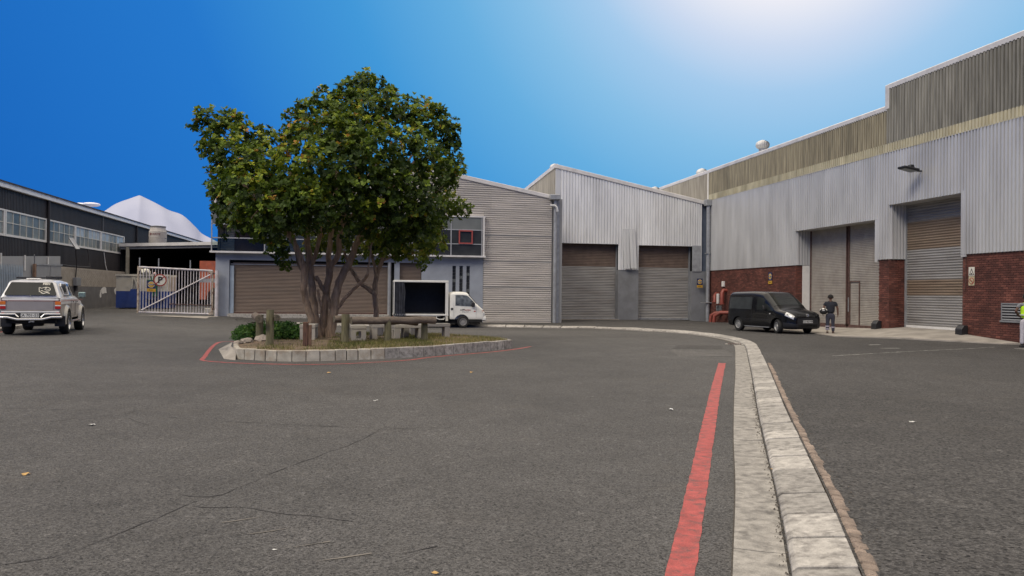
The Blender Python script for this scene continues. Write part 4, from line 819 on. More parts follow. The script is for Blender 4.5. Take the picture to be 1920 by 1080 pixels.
# ------------------------------------------------------------ long front building (plane Y = 46.5)
Y1 = 46.5
wf = thing('corrugated_workshop', 'brown-grey horizontally corrugated building with a balcony and a wide brown shutter behind the tree', 'building', (1, Y1, 0))
rt_ = lambda x: 9.18-(x-1.3)*.191 if x >= 1.3 else 7.62
def clipr(x0, x1, off=.1):
    def f(z):
        zc = z+off
        if zc <= rt_(x1): return (0, x1-x0)
        return (0, max(.0, min(x1, 1.3+(9.18-zc)/.191)-x0))
    return f
z = -.3
while z < 9.1:   # sheets about 0.76 m tall, horizontal ribs
    z2 = z+.76
    if z2 <= 6.12: rib_h((6.64, Y1), UX, NF, 4.1, z, z2-.006, pitch=.127, dep=.04).build('cladding_sheet', M_hclad, wf, fix=False)
    else:
        if z < 6.12: rib_h((6.64, Y1), UX, NF, 4.1, z, z2-.006, pitch=.127, dep=.04).build('cladding_sheet', M_hclad, wf, fix=False); rib_h((1.3, Y1), UX, NF, 5.33, 6.1, z2-.006, pitch=.127, dep=.04).build('cladding_sheet', M_hclad, wf, fix=False)
        else:
            for xa, xb in ((1.3, 4.2), (4.2, 7.1), (7.1, 10.74)):
                if z+.1 < rt_(xa): rib_h((xa, Y1), UX, NF, xb-xa, z, min(z2-.006, 9.05), pitch=.127, dep=.04, clip=clipr(xa, xb)).build('cladding_sheet', M_hclad, wf, fix=False)
        if z2 < 7.9: rib_h((-8.38, Y1), UX, NF, 9.6, max(z, 6.1), min(z2-.006, 7.5), pitch=.127, dep=.04).build('cladding_sheet', M_hclad, wf, fix=False)
    z = z2
for zz in (1.98, 3.5, 5.02): b = MB(); b.box(6.64, Y1-.042, zz-.008, 10.74, Y1-.01, zz+.006); b.build('lap_seam', M_gp, wf)
b = MB(); b.prism([(1.2, Y1-.1, rt_(1.3)-.12), (10.85, Y1-.1, rt_(10.85)-.12), (10.85, Y1-.1, rt_(10.85)+.12), (1.2, Y1-.1, rt_(1.3)+.14)], (0, .45, 0)); b.build('coping', M_trim, wf, bevel=.02)
b = MB(); b.box(-8.5, Y1-.1, 7.5, 1.2, Y1+.3, 7.7); b.box(-8.52, Y1-.12, 6.1, -8.34, Y1+.1, 7.85); b.build('coping', M_trim, wf)
b = MB(); b.poly([(-8.4, Y1, 7.6), (1.3, Y1, 7.4), (1.3, 56, 7.4), (-8.4, 56, 7.6)]); b.poly([(1.3, Y1, 9.16), (10.75, Y1, 7.4), (10.75, 74, 7.4), (1.3, 74, 9.16)]); b.build('roof', M_clad, wf)
b = MB(); b.poly([(1.3, Y1+.02, 6.0), (1.3, 74, 6.0), (1.3, 74, 9.16), (1.3, Y1+.02, 9.16)]); b.poly([(-8.3, 46.86, 0), (-8.3, 56, 0), (-8.3, 56, 7.6), (-8.3, 46.86, 7.6)]); b.poly([(-8.3, 56, 0), (1.3, 56, 0), (1.3, 56, 7.4), (-8.3, 56, 7.4)]); b.poly([(10.76, Y1, -.3), (10.76, 51, -.3), (10.76, 51, 7.2), (10.76, Y1, 7.2)]); b.box(6.75, Y1+.08, -.3, 11.4, Y1+.2, 7.3); b.box(6.6, Y1+.08, 3.7, 6.75, Y1+.2, 6.1); b.build('side_wall', M_gconc, wf)
# plastered ground floor
b = MB(); b.box(-8.33, Y1, -.1, -7.6, Y1+.36, 3.33); b.build('corner_pier', M_blue, wf)
b = MB(); b.box(-8.33, Y1, 3.333, 6.70, Y1+.36, 3.7); b.build('beam', M_blue, wf)
b = MB(); b.box(1.48, Y1, -.3, 1.78, Y1+.36, 3.33); b.build('pier', M_blue, wf)
b = MB(); gx0 = [4.83, 5.24, 5.65]; e = [3.04]+[v for g_ in gx0 for v in (g_, g_+.2)]+[6.70]
for k in range(0, len(e), 2): b.box(e[k], Y1, .9, e[k+1], Y1+.36, 3.2)
b.box(3.04, Y1+.001, 3.2, 6.70, Y1+.36, 3.33); b.box(3.04, Y1+.001, -.3, 6.70, Y1+.36, .9); b.build('plaster_wall', M_blue, wf)
for g_ in gx0:
    for k in range(12):
        b = MB(); zz = .9+k*(2.3/12); b.box(g_+.008, Y1+.07, zz+.012, g_+.192, Y1+.16, zz+2.3/12-.012); b.build('glass_block', M_glass_g if (k+int(g_*10)) % 5 == 0 else M_glass, wf, bevel=.01)
    b = MB(); b.box(g_, Y1+.17, .9, g_+.2, Y1+.2, 3.2); b.build('block_mortar', M_gp, wf)
sh = rib_h((-7.42, Y1+.2), UX, NF, 8.6, .4, 3.2, pitch=.078, dep=.02, sin=True).build('wide_shutter', M_brown_sh, wf, fix=False)
b = MB(); b.box(-7.42, Y1+.12, .34, 1.15, Y1+.22, .42); b.build('bottom_rail', M_rust, sh); b = MB(); b.box(-7.55, Y1+.14, 3.08, 1.1, Y1+.17, 3.12); b.build('hood_edge', M_galv, sh)
b = MB(); b.box(-7.58, Y1+.09, .36, -7.36, Y1+.2, 3.02); b.build('guide_rail', M_pal, sh)
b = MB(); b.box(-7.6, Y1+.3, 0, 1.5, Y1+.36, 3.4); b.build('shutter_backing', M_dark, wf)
b = MB(); b.box(-7.62, Y1-.28, -.1, 1.2, Y1+.28, .34); b.build('threshold', M_conc, wf, bevel=.01)
rib_h((1.78, Y1+.2), UX, NF, 1.24, -.1, 3.33, pitch=.078, dep=.02, sin=True).build('narrow_shutter', M_brown_sh, wf, fix=False); b = MB(); b.box(1.78, Y1+.26, -.1, 3.04, Y1+.3, 3.33); b.build('shutter_backing', M_dark, wf)
cp = pipe('steel_column', [(1.2, Y1-.02, -.3), (1.2, Y1-.02, 3.33)], .1, M_galv, wf)
# balcony floor slab and window band
GB = Y1-.3
b = MB(); b.box(-8.58, GB-.1, 3.702, 6.72, Y1, 3.8); b.build('ledge', M_trim, wf)
b = MB(); b.box(-8.5, GB-.02, 6.03, 6.7, Y1-.0, 6.12); b.box(6.56, GB-.04, 3.802, 6.66, Y1, 6.028); b.build('band_frame', M_trim, wf)
b = MB(); b.box(-8.5, GB, 5.26, 6.56, GB+.06, 5.32); b.box(-2.9, GB, 4.44, 6.56, GB+.06, 4.49); b.build('transom', M_frame, wf)
mull = [-2.9, -1.0, .9, 2.8, 4.7, 6.5]
for x in mull: b = MB(); b.box(x-.03, GB-.005, 3.8, x+.03, GB+.065, 6.03); b.build('mullion', M_frame, wf)
for x0, x1 in zip(mull, mull[1:]):
    for z0, z1, m_ in ((3.8, 4.44, M_glass), (4.49, 5.26, M_glass), (5.32, 6.03, M_glass_g)):
        b = MB(); b.box(x0+.03, GB+.025, z0, x1-.03, GB+.035, z1); b.build('window_pane', m_, wf)
for x0, x1 in ((-8.48, -6.65), (-6.65, -4.8), (-4.8, -2.93)):
    b = MB(); b.box(x0+.02, GB+.025, 5.33, x1-.02, GB+.035, 6.03); b.build('window_pane', M_glass_g, wf)
M_clear = bpy.data.materials.new('clear_glass'); M_clear.use_nodes = True; _n = M_clear.node_tree.nodes; _l = M_clear.node_tree.links
_t = _n.new('ShaderNodeBsdfTransparent'); _t.inputs[0].default_value = (.72, .78, .76, 1); _g = _n.new('ShaderNodeBsdfGlossy'); _g.inputs['Roughness'].default_value = .03; _fr = _n.new('ShaderNodeFresnel'); _m = _n.new('ShaderNodeMixShader'); _k = _n.new('ShaderNodeMath'); _k.operation = 'MULTIPLY'; _k.inputs[1].default_value = .35; _l.new(_fr.outputs[0], _k.inputs[0]); _l.new(_k.outputs[0], _m.inputs[0]); _l.new(_t.outputs[0], _m.inputs[1]); _l.new(_g.outputs[0], _m.inputs[2]); _l.new(_m.outputs[0], _n['Material Output'].inputs[0])
for x0, x1 in ((-8.5, -5.72), (-5.66, -2.95)): b = MB(); b.box(x0, GB+.02, 3.8, x1, GB+.03, 4.5); b.build('balustrade_glass', M_clear, wf)
b = MB(); b.box(-8.5, GB+.0, 4.5, -2.9, GB+.05, 4.56); b.build('hand_rail', M_frame, wf)
for x in (-8.5, -5.69): b = MB(); b.box(x-.03, GB, 3.8, x+.03, GB+.05, 4.5 if x > -8 else 6.03); b.build('rail_post', M_frame, wf)
rib_h((-8.4, Y1+1.4), UX, NF, 5.6, 3.8, 6.1, pitch=.127, dep=.04).build('balcony_wall', M_hclad, wf, fix=False)
b = MB(); b.box(-8.4, Y1+.02, 3.72, -2.8, Y1+1.4, 3.8); b.box(-8.4, Y1+.02, 6.02, -2.8, Y1+1.4, 6.1); b.box(-2.9, Y1, 3.8, -2.8, Y1+1.4, 6.1); b.build('balcony_slab', M_gp, wf)
b = MB(); b.box(-7.55, Y1+1.3, 3.8, -5.9, Y1+1.38, 4.95); b.build('balcony_door', mat('brown_door', (.085, .05, .045), .6), wf)
for x in (-8.15, -8.0): b = MB(); b.box(x, Y1+1.3, 4.4, x+.06, Y1+1.36, 5.2); b.build('slot_window', M_glass, wf)
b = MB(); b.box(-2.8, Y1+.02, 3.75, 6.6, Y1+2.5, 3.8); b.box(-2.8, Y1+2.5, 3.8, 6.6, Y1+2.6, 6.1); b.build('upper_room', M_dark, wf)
rw = MB(); x0, x1, z0, z1 = 5.14, 5.96, 4.47, 5.27
for a in ((x0, z0, x1, z0+.075), (x0, z1-.075, x1, z1), (x0, z0+.075, x0+.075, z1-.075), (x1-.075, z0+.075, x1, z1-.075)): rw.box(a[0], GB-.05, a[1], a[2], GB-.006, a[3])
rw.build('red_window_frame', M_redf, wf); b = MB(); b.box(5.95, Y1-.2, 3.82, 6.4, Y1-.15, 4.0); b.build('sill_box', M_signwhite, wf)
dp2 = thing('downpipe', 'grey rain downpipe with a hopper at the right end of the corrugated wall', 'pipe', (10.86, Y1-.2, -.1))
pipe('shaft', [(10.9, Y1-.2, -.2), (10.9, Y1-.2, 7.2)], .105, M_galv, dp2); b = MB(); b.box(10.55, Y1-.45, 7.2, 11.15, Y1+.05, 7.52); b.build('hopper', M_galv, dp2, bevel=.03); pipe('overflow_elbow', [(10.55, Y1-.34, 6.85), (10.8, Y1-.34, 6.86), (10.95, Y1-.34, 6.75), (11.0, Y1-.34, 6.5)], .07, M_clad_new, dp2)
b = MB(); b.box(10.98, Y1-.02, -.2, 11.2, Y1+.05, 7.2); b.build('backing_strip', M_galv, dp2)
# ------------------------------------------------------------ black shed on the left (plane X = -19, faces +X)
XB = -19.0; NR = (1, 0); UB = (0, -1)
bb = thing('black_shed', 'long black corrugated shed with white eaves and a band of steel windows', 'building', (XB, 60, 0))
def bplates(y0, y1, z0, z1, w=1.5):
    c = max(1, round((y1-y0)/w)); s_ = (y1-y0)/c
    for i in range(c): rib_v((XB, y0+(i+1)*s_), UB, NR, s_, z0, z1, pitch=.19, dep=.03).build('cladding_sheet', M_black_clad, bb, fix=False)
bplates(36, 67.6, 2.6, 4.36); bplates(36, 67.6, 5.83, 6.98); bplates(67.6, 97, 2.6, 7.0, 3)
MB().box(XB-.5, 36, 0, XB-.12, 97, 6.98).build('wall_core', M_dark, bb)
b = MB()
for k, y in enumerate(np.arange(36, 96, 4.9)): b.box(XB-.02, y, 6.9, XB+.22, min(97, y+4.88), 7.2)
b.build('eaves_board', mat('bright_white_board', (.86, .85, .83), .6, var=.03, dirt=(.6, .58, .55), dirt_amt=.3), bb, bevel=.01)
b = MB(); b.poly([(XB+.3, 36, 7.23), (XB+.3, 97, 7.23), (XB-12, 97, 9.2), (XB-12, 36, 9.2)]); b.poly([(XB+.3, 36, 7.17), (XB+.3, 97, 7.17), (XB+.3, 97, 7.23), (XB+.3, 36, 7.23)]); b.build('roof', M_black_clad, bb)
def strip_window(y0, y1, cols, open_=None):
    w = MB(); z0, z1 = 4.38, 5.8
    w.box(XB-.04, y0, z0, XB+.07, y1, z0+.12); w.box(XB-.04, y0, z1-.09, XB+.06, y1, z1); w.box(XB-.04, y0, z0+.12, XB+.06, y0+.13, z1-.09); w.box(XB-.04, y1-.16, z0+.12, XB+.06, y1, z1-.09)
    f = w.build('window', M_white, bb); m_ = MB(); pw = (y1-y0-.29)/cols; zm = (z0+z1)/2+.03
    for c in range(1, cols): m_.box(XB-.01, y0+.13+c*pw-.022, z0+.12, XB+.03, y0+.13+c*pw+.022, z1-.09)
    m_.box(XB-.011, y0+.13, zm-.02, XB+.031, y1-.16, zm+.02); m_.build('glazing_bars', M_signwhite, f)
    for c in range(cols):
        for za, zb, top in ((z0+.12, zm-.02, 0), (zm+.02, z1-.09, 1)):
            mm = M_pane_sky if (top and y0 > 56.5 and random.random() < .75) else random.choice(M_panes)
            MB().box(XB-.004, y0+.13+c*pw+.022, za, XB+.004, y0+.13+(c+1)*pw-.022, zb).build('window_pane', mm, f)
M_panes = [mat('dusty_pane_a', (.19, .205, .19), .45, var=.2, scale=1.5, spec=.6), mat('dusty_pane_b', (.24, .255, .235), .45, var=.2, scale=1.5, spec=.6), mat('dusty_pane_c', (.12, .13, .125), .4, var=.2, scale=1.5, spec=.6)]
M_pane_sky = mat('sky_tinted_pane', (.40, .46, .50), .4, var=.1)  # sky on the glass is painted into the pane colour
strip_window(41.0, 46.42, 6); strip_window(46.46, 52.0, 6); strip_window(52.2, 56.75, 5); strip_window(56.8, 61.9, 6); strip_window(61.95, 67.5, 6)
for y, m_, r, z0 in ((52.05, M_black_clad, .09, 2.6), (70.6, M_black_clad, .08, 4.9), ): pipe('rain_pipe', [(XB+.12, y, 7.0), (XB+.12, y, z0)], r, m_, bb)
b = MB(); b.box(XB+.02, 74.6, 5.1, XB+.14, 75.6, 6.9); b.build('white_panel', M_white, bb)
pipe('conduit', [(XB+.08, 62.2, 6.9), (XB+.08, 62.2, 5.85)], .03, M_gp, bb, 5); pipe('conduit', [(XB+.1, 62.4, 4.3), (XB+.12, 62.7, 3.4), (XB+.2, 62.9, 2.9)], .03, M_white, bb, 5)
# boundary wall, tan brick above dark paint
lw = thing('boundary_wall', 'low boundary wall of tan painted brick over dark grey paint below the black shed', 'wall', (-18.3, 58, .2))
b = MB(); b.box(-18.6, 52.3, -.1, -18.3, 65.4, 1.78); b.build('lower_wall', M_dwall, lw)
b = bricks((-18.3, 65.4), UB, NR, 13.1, 1.8, 3.0, bl=.38, bh=.1, j=.014, proud=.006); o = b.build('block_courses', M_tan, lw, fix=False); tag(o, kind='stuff')
b = MB(); b.box(-18.6, 52.3, 1.782, -18.302, 65.4, 2.97); b.build('upper_wall', M_tan, lw)
def patchX(y, z, w, h, nm='bare_patch'):
    n_ = 9; pts = [(-18.292, y+w/2*math.cos(a)*(1+.25*math.sin(a*3+y)), z+h/2*math.sin(a)*(1+.2*math.cos(a*5+y))) for a in np.linspace(0, 2*math.pi, n_+1)[:-1]]; MB().poly(pts).build(nm, M_white, lw)
patchX(60.5, 1.55, 1.3, .5); patchX(63.2, 1.5, .8, .5); patchX(59.8, 1.3, .35, .6)
# cross wall, palisade fence and sheet gate behind the pickup
cw = thing('cross_wall', 'plain pale grey rendered wall behind the pickup truck', 'wall', (-22, 52.4, 0)); LA, LB = np.array([-18.25, 52.2]), np.array([-18.9, 45.0]); lu = (LB-LA)/np.linalg.norm(LB-LA); ln_ = np.array([-lu[1], lu[0]])
lp_ = lambda s_, d, z: np.array([LA[0]+lu[0]*s_+ln_[0]*d, LA[1]+lu[1]*s_+ln_[1]*d, z])     # s metres towards the camera, d metres out from the wall
b = MB(); b.prism([lp_(0, 0, 0), lp_(9.5, 0, 0), lp_(9.5, 0, 3.15), lp_(0, 0, 3.58)], tuple(-ln_*.12)+(0,)); b.build('panel', M_gconc, cw)
for s_ in (1.6, 4.2, 6.6): b = MB(); b.prism([lp_(s_-.05, .02, 2.6), lp_(s_+.05, .02, 2.6), lp_(s_+.05, .02, 3.45), lp_(s_-.05, .02, 3.45)], tuple(ln_*.05)+(0,)); b.build('wire_post', M_white, cw)
def coil(name, p, q, r, turns, label, cat='razor wire'):
    p = np.array(p, float); q = np.array(q, float); d = q-p; u = d/np.linalg.norm(d); v = np.array([0, 0, 1.]); w = np.cross(u, v); b = MB()
    for k in range(turns):
        c = p+d*(k+.5)/turns; a2 = .55*(-1)**k; e = u*math.cos(a2)+w*math.sin(a2); rr = r*(1+.12*math.sin(k*2.3)); b.tube([c+(e*math.cos(t)+v*math.sin(t))*rr for t in np.linspace(0, 2*math.pi, 17)], .0035, 3, cap=False); return tag(b.build(name, M_gp), label, cat)
coil('razor_wire', lp_(8.5, .2, 3.15), lp_(0, .2, 3.3), .26, 18, 'loops of razor wire along the pale grey wall behind the pickup')
pf = thing('palisade_fence', 'pale blue-grey steel palisade fence behind the left of the pickup', 'fence', (-22, 51.5, .3))
for k in range(24):
    s_ = 4.65+k*.165; b = MB(); b.prism([lp_(s_, .16, .2), lp_(s_+.09, .16, .2), lp_(s_+.09, .16, 2.75), lp_(s_+.045, .16, 2.9), lp_(s_, .16, 2.75)], tuple(ln_*.02)+(0,)); b.build('pale', M_pal, pf)
for z in (.8, 2.35): b = MB(); b.prism([lp_(4.6, .1, z), lp_(8.7, .1, z), lp_(8.7, .1, z+.09), lp_(4.6, .1, z+.09)], tuple(ln_*.05)+(0,)); b.build('rail', M_pal, pf)
sg = thing('sheet_gate', 'grey corrugated sheet gate with rusty post behind the pickup canopy', 'gate', (-18.9, 51.5, .3))
rib_v(lp_(.15, .12, 0)[:2], lu, ln_, 1.35, .35, 3.02, pitch=.15, dep=.03).build('gate_sheet', M_gconc, sg, fix=False); rib_v(lp_(1.55, .12, 0)[:2], lu, ln_, 1.55, .35, 2.97, pitch=.15, dep=.03).build('gate_sheet', M_gconc, sg, fix=False)
b = MB(); b.prism([lp_(3.25, .08, .2), lp_(3.42, .08, .2), lp_(3.42, .08, 3.0), lp_(3.25, .08, 3.0)], tuple(ln_*.12)+(0,)); b.build('post', mat('rusty_post', (.24, .15, .10), .85, var=.2), sg); b = MB(); b.prism([lp_(.1, .1, 3.0), lp_(3.2, .1, 2.93), lp_(3.2, .1, 3.0), lp_(.1, .1, 3.08)], tuple(ln_*.08)+(0,)); b.build('top_rail', M_galv, sg)
b = MB(); b.tube([lp_(3.33, .14, 2.9), lp_(3.7, .3, 3.5)], .03, 6); b.build('outrigger', M_galv, sg)
# meter box, mast and panel antenna on the wall
mb = thing('meter_box', 'grey weathered electrical box on the tan wall behind the pickup', 'electrical box', (-18.2, 56.2, 1.9)); b = MB(); b.box(-18.29, 54.4, 1.82, -18.05, 55.2, 2.34); b.build('casing', M_gp, mb, bevel=.02); b = MB(); b.box(-18.29, 54.65, 1.5, -18.15, 54.9, 1.82); b.build('lower_duct', M_black_clad, mb)
mast = thing('antenna', 'white tilted panel antenna on a thin mast before the shed windows', 'antenna', (-18.2, 56.9, 3)); b = MB(); b.tube([(-18.22, 54.7, 2.3), (-18.18, 54.75, 3.2), (-18.2, 54.6, 4.2)], .035, 6); b.build('mast', M_black_clad, mast)
b = MB(); b.prism([(-18.25, 53.4, 4.75), (-18.2, 53.95, 4.78), (-18.1, 54.9, 4.15), (-18.1, 54.2, 4.12)], (.06, 0, .02)); b.build('panel', M_white, mast)
cbl = thing('cable', 'thin dark cable bundle hanging along the foot of the black shed', 'cable', (-18.6, 57, 3.1)); b = MB(); b.tube([(-18.6, 52.5, 3.15), (-18.62, 55, 3.08), (-18.6, 58.5, 3.12), (-18.7, 58.7, 3.4), (-18.8, 58.7, 4.3)], .03, 5); b.build('strand', M_black_clad, cbl)
# canopy in the passage and things in it
ca = thing('loading_canopy', 'flat white-edged canopy over the dark passage between the shed and the balcony building', 'canopy', (-14, 66, 5))
b = MB(); b.prism([(-18.95, 66, 4.93), (-8.0, 66, 5.36), (-8.0, 66, 5.62), (-18.95, 66, 5.17)], (0, .12, 0)); b.build('fascia', M_white, ca); b = MB(); b.prism([(-18.9, 66.12, 4.72), (-8.0, 66.12, 5.15), (-8.0, 66.12, 5.4), (-18.9, 66.12, 4.95)], (0, .2, 0)); b.build('gutter', M_gp, ca)
b = MB(); b.box(-18.9, 66.3, 5.15, -1.0, 92, 5.25); b.build('deck', M_black_clad, ca); b = MB(); b.box(-18.9, 90, 0, -1, 90.3, 5.15); b.box(-3.2, 56.2, 0, -3.0, 90, 5.15); b.box(-18.95, 66.5, 0, -18.85, 90, 5.15); b.build('screen_wall', M_dark, ca)  # passage shade is put into the near-black colour of these walls
b = MB(); b.box(-18.42, 66.0, .3, -18.2, 66.2, 4.9); b.build('post', mat('stained_post', (.38, .35, .27), .7, dirt=(.22, .16, .09), dirt_amt=.6), ca)
tk = thing('water_tank', 'round grey fibre-cement water tank standing on the canopy roof', 'tank', (-16.6, 68, 5.25))
b = MB(); b.lathe([(.60, .0), (.62, .45), (.60, .47), (.625, .49), (.625, 1.0), (.6, 1.02), (.59, 1.04), (.52, 1.36)], (0, 0, 0), seg=28); b.build('shell', M_tank, tk, False, smooth=.5); b = MB(); b.lathe([(.56, 1.36), (.58, 1.38), (.57, 1.43), (.3, 1.47), (.02, 1.48)], (0, 0, 0), seg=28); b.build('lid', M_gp, tk, False, smooth=.4)
tk.scale = (1.06, 1.06, 1.02)
M_maroon = mat('maroon_lettering', (.16, .025, .03), .7)
def curved_text(s, size, r, z, a0, m, parent, sx=1):
    o = text_obj(s, size, m, Matrix.Identity(4), parent=parent, extrude=.004, sx=sx)
    for v in o.data.vertices:
        a = a0+v.co.x/r; d = r+.003+v.co.z; v.co = (math.sin(a)*d, -math.cos(a)*d, z+v.co.y)
    o.location = (0, 0, 0); return o
curved_text('EVERITE', .2, .628, .77, math.radians(-14)+.17, M_maroon, tk); o = curved_text('■', .1, .628, .77, 0, M_maroon, tk); bpy.data.objects.remove(o)
lg = MB(); a0 = math.radians(-14)-.62
for k, (w0, w1, h0_, h1_) in enumerate([(0, .05, .69, .84), (.07, .12, .69, .86), (.02, .1, .86, .88)]): lg.prism([(math.sin(a0+w0/.62)*.63, -math.cos(a0+w0/.62)*.63, h0_), (math.sin(a0+w1/.62)*.63, -math.cos(a0+w1/.62)*.63, h0_), (math.sin(a0+w1/.62)*.63, -math.cos(a0+w1/.62)*.63, h1_), (math.sin(a0+w0/.62)*.63, -math.cos(a0+w0/.62)*.63, h1_)], (-.0, -.006, 0))
lg.build('logo_mark', M_maroon, tk, False)
# skip container
sk = thing('skip_container', 'steel skip, white above and blue below, standing behind the open gate', 'skip', (-14.6, 56, .4))
M_skw = mat('skip_white', (.50, .47, .40), .6, .05, dirt=(.3, .25, .18), dirt_amt=.5, dirt_scale=1.5); M_skb = mat('skip_blue', (.025, .055, .22), .5, .05, dirt=(.04, .05, .09), dirt_amt=.5, dirt_scale=1.5)
x0, x1 = -16.2, -12.95
b = MB(); b.box(x0, 56, .5, x1, 56.06, 1.52); b.box(x0, 58, .5, x1, 58.06, 1.52); b.box(x0, 56.06, .5, x0+.06, 58, 1.52); b.box(x1-.06, 56.06, .5, x1, 58, 1.52); b.box(x0, 56, .42, x1, 58.06, .498); b.build('lower_body', M_skb, sk)
b = MB(); b.box(x0, 56, 1.522, x1, 56.06, 2.5); b.box(x0, 58, 1.522, x1, 58.06, 2.5); b.box(x0, 56.06, 1.522, x0+.06, 58, 2.5); b.box(x1-.06, 56.06, 1.522, x1, 58, 2.5); b.build('upper_body', M_skw, sk)
b = MB(); b.box(x0-.04, 55.93, 2.502, x1+.04, 56.08, 2.63); b.box(x0-.04, 57.98, 2.502, x1+.04, 58.1, 2.63); b.build('rim', M_skw, sk)
b = MB(); b.prism([(-15.45, 55.85, .45), (-15.3, 55.85, .45), (-15.08, 55.85, 2.45), (-15.18, 55.85, 2.45)], (0, .14, 0)); b.prism([(-14.85, 55.85, 1.6), (-14.72, 55.85, 1.6), (-15.02, 55.85, 2.45), (-15.1, 55.85, 2.4)], (0, .14, 0)); b.build('lifting_bracket', M_skw, sk)
b = MB(); b.prism([(-15.6, 55.8, .45), (-14.75, 55.8, .45), (-14.9, 55.8, 1.66), (-15.25, 55.8, 1.66)], (0, .15, 0)); b.build('bracket_plate', M_skb, sk)
b = MB(); b.box(-14.3, 55.65, 1.0, -13.2, 56, 1.06); b.build('step_ledge', M_skb, sk)
for x in (-15.9, -13.3): b = MB(); b.box(x-.1, 56.1, .3, x+.1, 57.9, .42); b.build('skid', M_rust, sk)
bm = bmesh.new(); bmesh.ops.create_icosphere(bm, subdivisions=2, radius=.3)
for v in bm.verts: v.co *= 1+.2*math.sin(v.co.x*17)*math.sin(v.co.z*13); v.co.z *= .75
me = bpy.data.meshes.new('sack'); bm.to_mesh(me); bm.free(); me.materials.append(M_signwhite); o = link(bpy.data.objects.new('sack', me)); o.location = (-14.4, 56.05, 2.8); tag(o, 'crumpled white sack on the rim of the skip', 'sack')
# orange-red lorry in the passage
lo = thing('lorry', 'orange-red lorry with a grey stripe parked in the dark passage behind the gate', 'lorry', (-9.4, 57, .35)); M_lor = mat('orange_red_paint', (.42, .10, .05), .6, dirt=(.2, .07, .05), dirt_amt=.5)
b = MB(); x0, x1, y0 = -11.15, -8.5, 56.6
b.prism([(x0, y0, 1.0), (x0+.35, y0, 1.0), *[(x0+1.15+.72*math.cos(a), y0, 1.0+.85*math.sin(a)) for a in np.linspace(math.pi, 0, 12)], (x1, y0, 1.0), (x1, y0, 2.15), (x0, y0, 2.15)], (0, 2.2, 0)); b.box(x0, y0, 2.42, x1, y0+2.2, 3.6); b.build('body', M_lor, lo)
b = MB(); b.box(x0, y0+.01, 2.15, x1, y0+2.19, 2.42); b.build('stripe', M_galv, lo); b = MB(); b.lathe([(.2, -.12), (.5, -.13), (.52, 0), (.5, .13), (.2, .12)], (x0+1.15, y0+.3, .87), 'y', 20); b.build('wheel', M_rubber, lo, smooth=.6)
b = MB(); b.box(x0+.3, y0+.4, .7, x1, y0+1.9, 1.0); b.build('chassis', M_dark, lo); b = MB(); b.box(x0+1.6, y0-.02, 3.0, x0+1.75, y0, 3.75); b.build('exhaust_stack', M_galv, lo)
# swing gate
G0 = np.array([-8.42, 46.2, .27]); G1 = np.array([-11.97, 45.15, .39]); gt = thing('steel_gate', 'white tubular steel swing gate with a diagonal brace and rusty corners before the passage', 'gate', tuple(G0))
gp_ = lambda t, z: G0+(G1-G0)*t+np.array([0, 0, z]); hg = 2.42
for k in range(25): b = MB(); t_ = .025+k*.0395; b.tube([gp_(t_, .05), gp_(t_, hg-.03)], .021, 6); b.build('bar', M_wgate, gt, smooth=.8)
M_stained = mat('rust_stained_white', (.45, .38, .30), .7, var=.2, scale=7, dirt=(.17, .09, .05), dirt_amt=.8, dirt_scale=5)
for z, r in ((.04, .045), (hg, .055)): b = MB(); b.tube([gp_(0, z), gp_(1, z)], r, 8); b.build('rail', M_wgate, gt, smooth=.8)
for t_ in (0, 1): b = MB(); b.tube([gp_(t_, -.0), gp_(t_, hg+.05)], .05, 8); b.build('stile', M_stained, gt, smooth=.8)
b = MB(); b.tube([gp_(.03, 2.2)+np.array([0, -.06, 0]), gp_(.95, .15)+np.array([0, -.06, 0])], .034, 8); b.build('diagonal_brace', M_wgate, gt, smooth=.8)
for t_, h in ((.985, .5), (.735, .52), (.31, .52)): b = MB(); b.tube([gp_(t_, hg), gp_(t_, hg+h)], .03, 6); b.build('wire_post', M_galv, gt)
b = MB(); b.prism([gp_(0, .0), gp_(.055, .0), gp_(.0, .3)], (0, -.06, 0)); b.prism([gp_(1, hg), gp_(.93, hg), gp_(1, hg-.26)], (0, -.06, 0)); b.prism([gp_(0, hg), gp_(.07, hg), gp_(0, hg-.26)], (0, -.06, 0)); b.build('gusset', M_stained, gt)
b = MB(); b.tube([gp_(k/24, .52+.03*math.sin(k*2.1)) + np.array([0, -.05, 0]) for k in range(0, 15)], .022, 5); b.build('chain', M_rust, gt)
coil('razor_wire', gp_(0, hg+.28), gp_(.985, hg+.28), .2, 11, 'thin razor wire loops above the white gate')
pst = thing('gate_post', 'round white hinge post against the blue-grey pier', 'post', (-8.2, 46.2, .2)); b = MB(); b.tube([(-8.2, 46.2, .1), (-8.2, 46.2, 2.72)], .1, 12); b.build('shaft', M_wgate, pst, smooth=.7)
for z in (.55, 1.45, 2.5): b = MB(); b.box(-8.42, 46.14, z, -8.28, 46.26, z+.09); b.build('hinge', M_rust, pst)
uu = (G0-G1)/np.linalg.norm(G0-G1); nn_ = np.array([uu[1], -uu[0], 0])
np_ = thing('no_parking_sign', 'round no-parking sign, black P in a red ring with a slash, on the white gate', 'sign', tuple(gp_(.715, 1.78)+nn_*.09)); Mx = frame((0, 0, 0), uu, (0, 0, 1))
def nq(pts, z, m, nm): MB().prism([Mx @ Vector((a, c, z)) for a, c in pts], tuple(Mx.to_3x3() @ Vector((0, 0, .006)))).build(nm, m, np_, False)
cr2 = lambda r: [(math.cos(a)*r, math.sin(a)*r) for a in np.linspace(0, 2*math.pi, 33)[:-1]]
nq(cr2(.325), 0, M_signred, 'ring'); nq(cr2(.265), .007, M_signwhite, 'field'); nq([(-.2, -.24), (-.235, -.2), (.2, .24), (.235, .2)], .014, M_signred, 'slash')
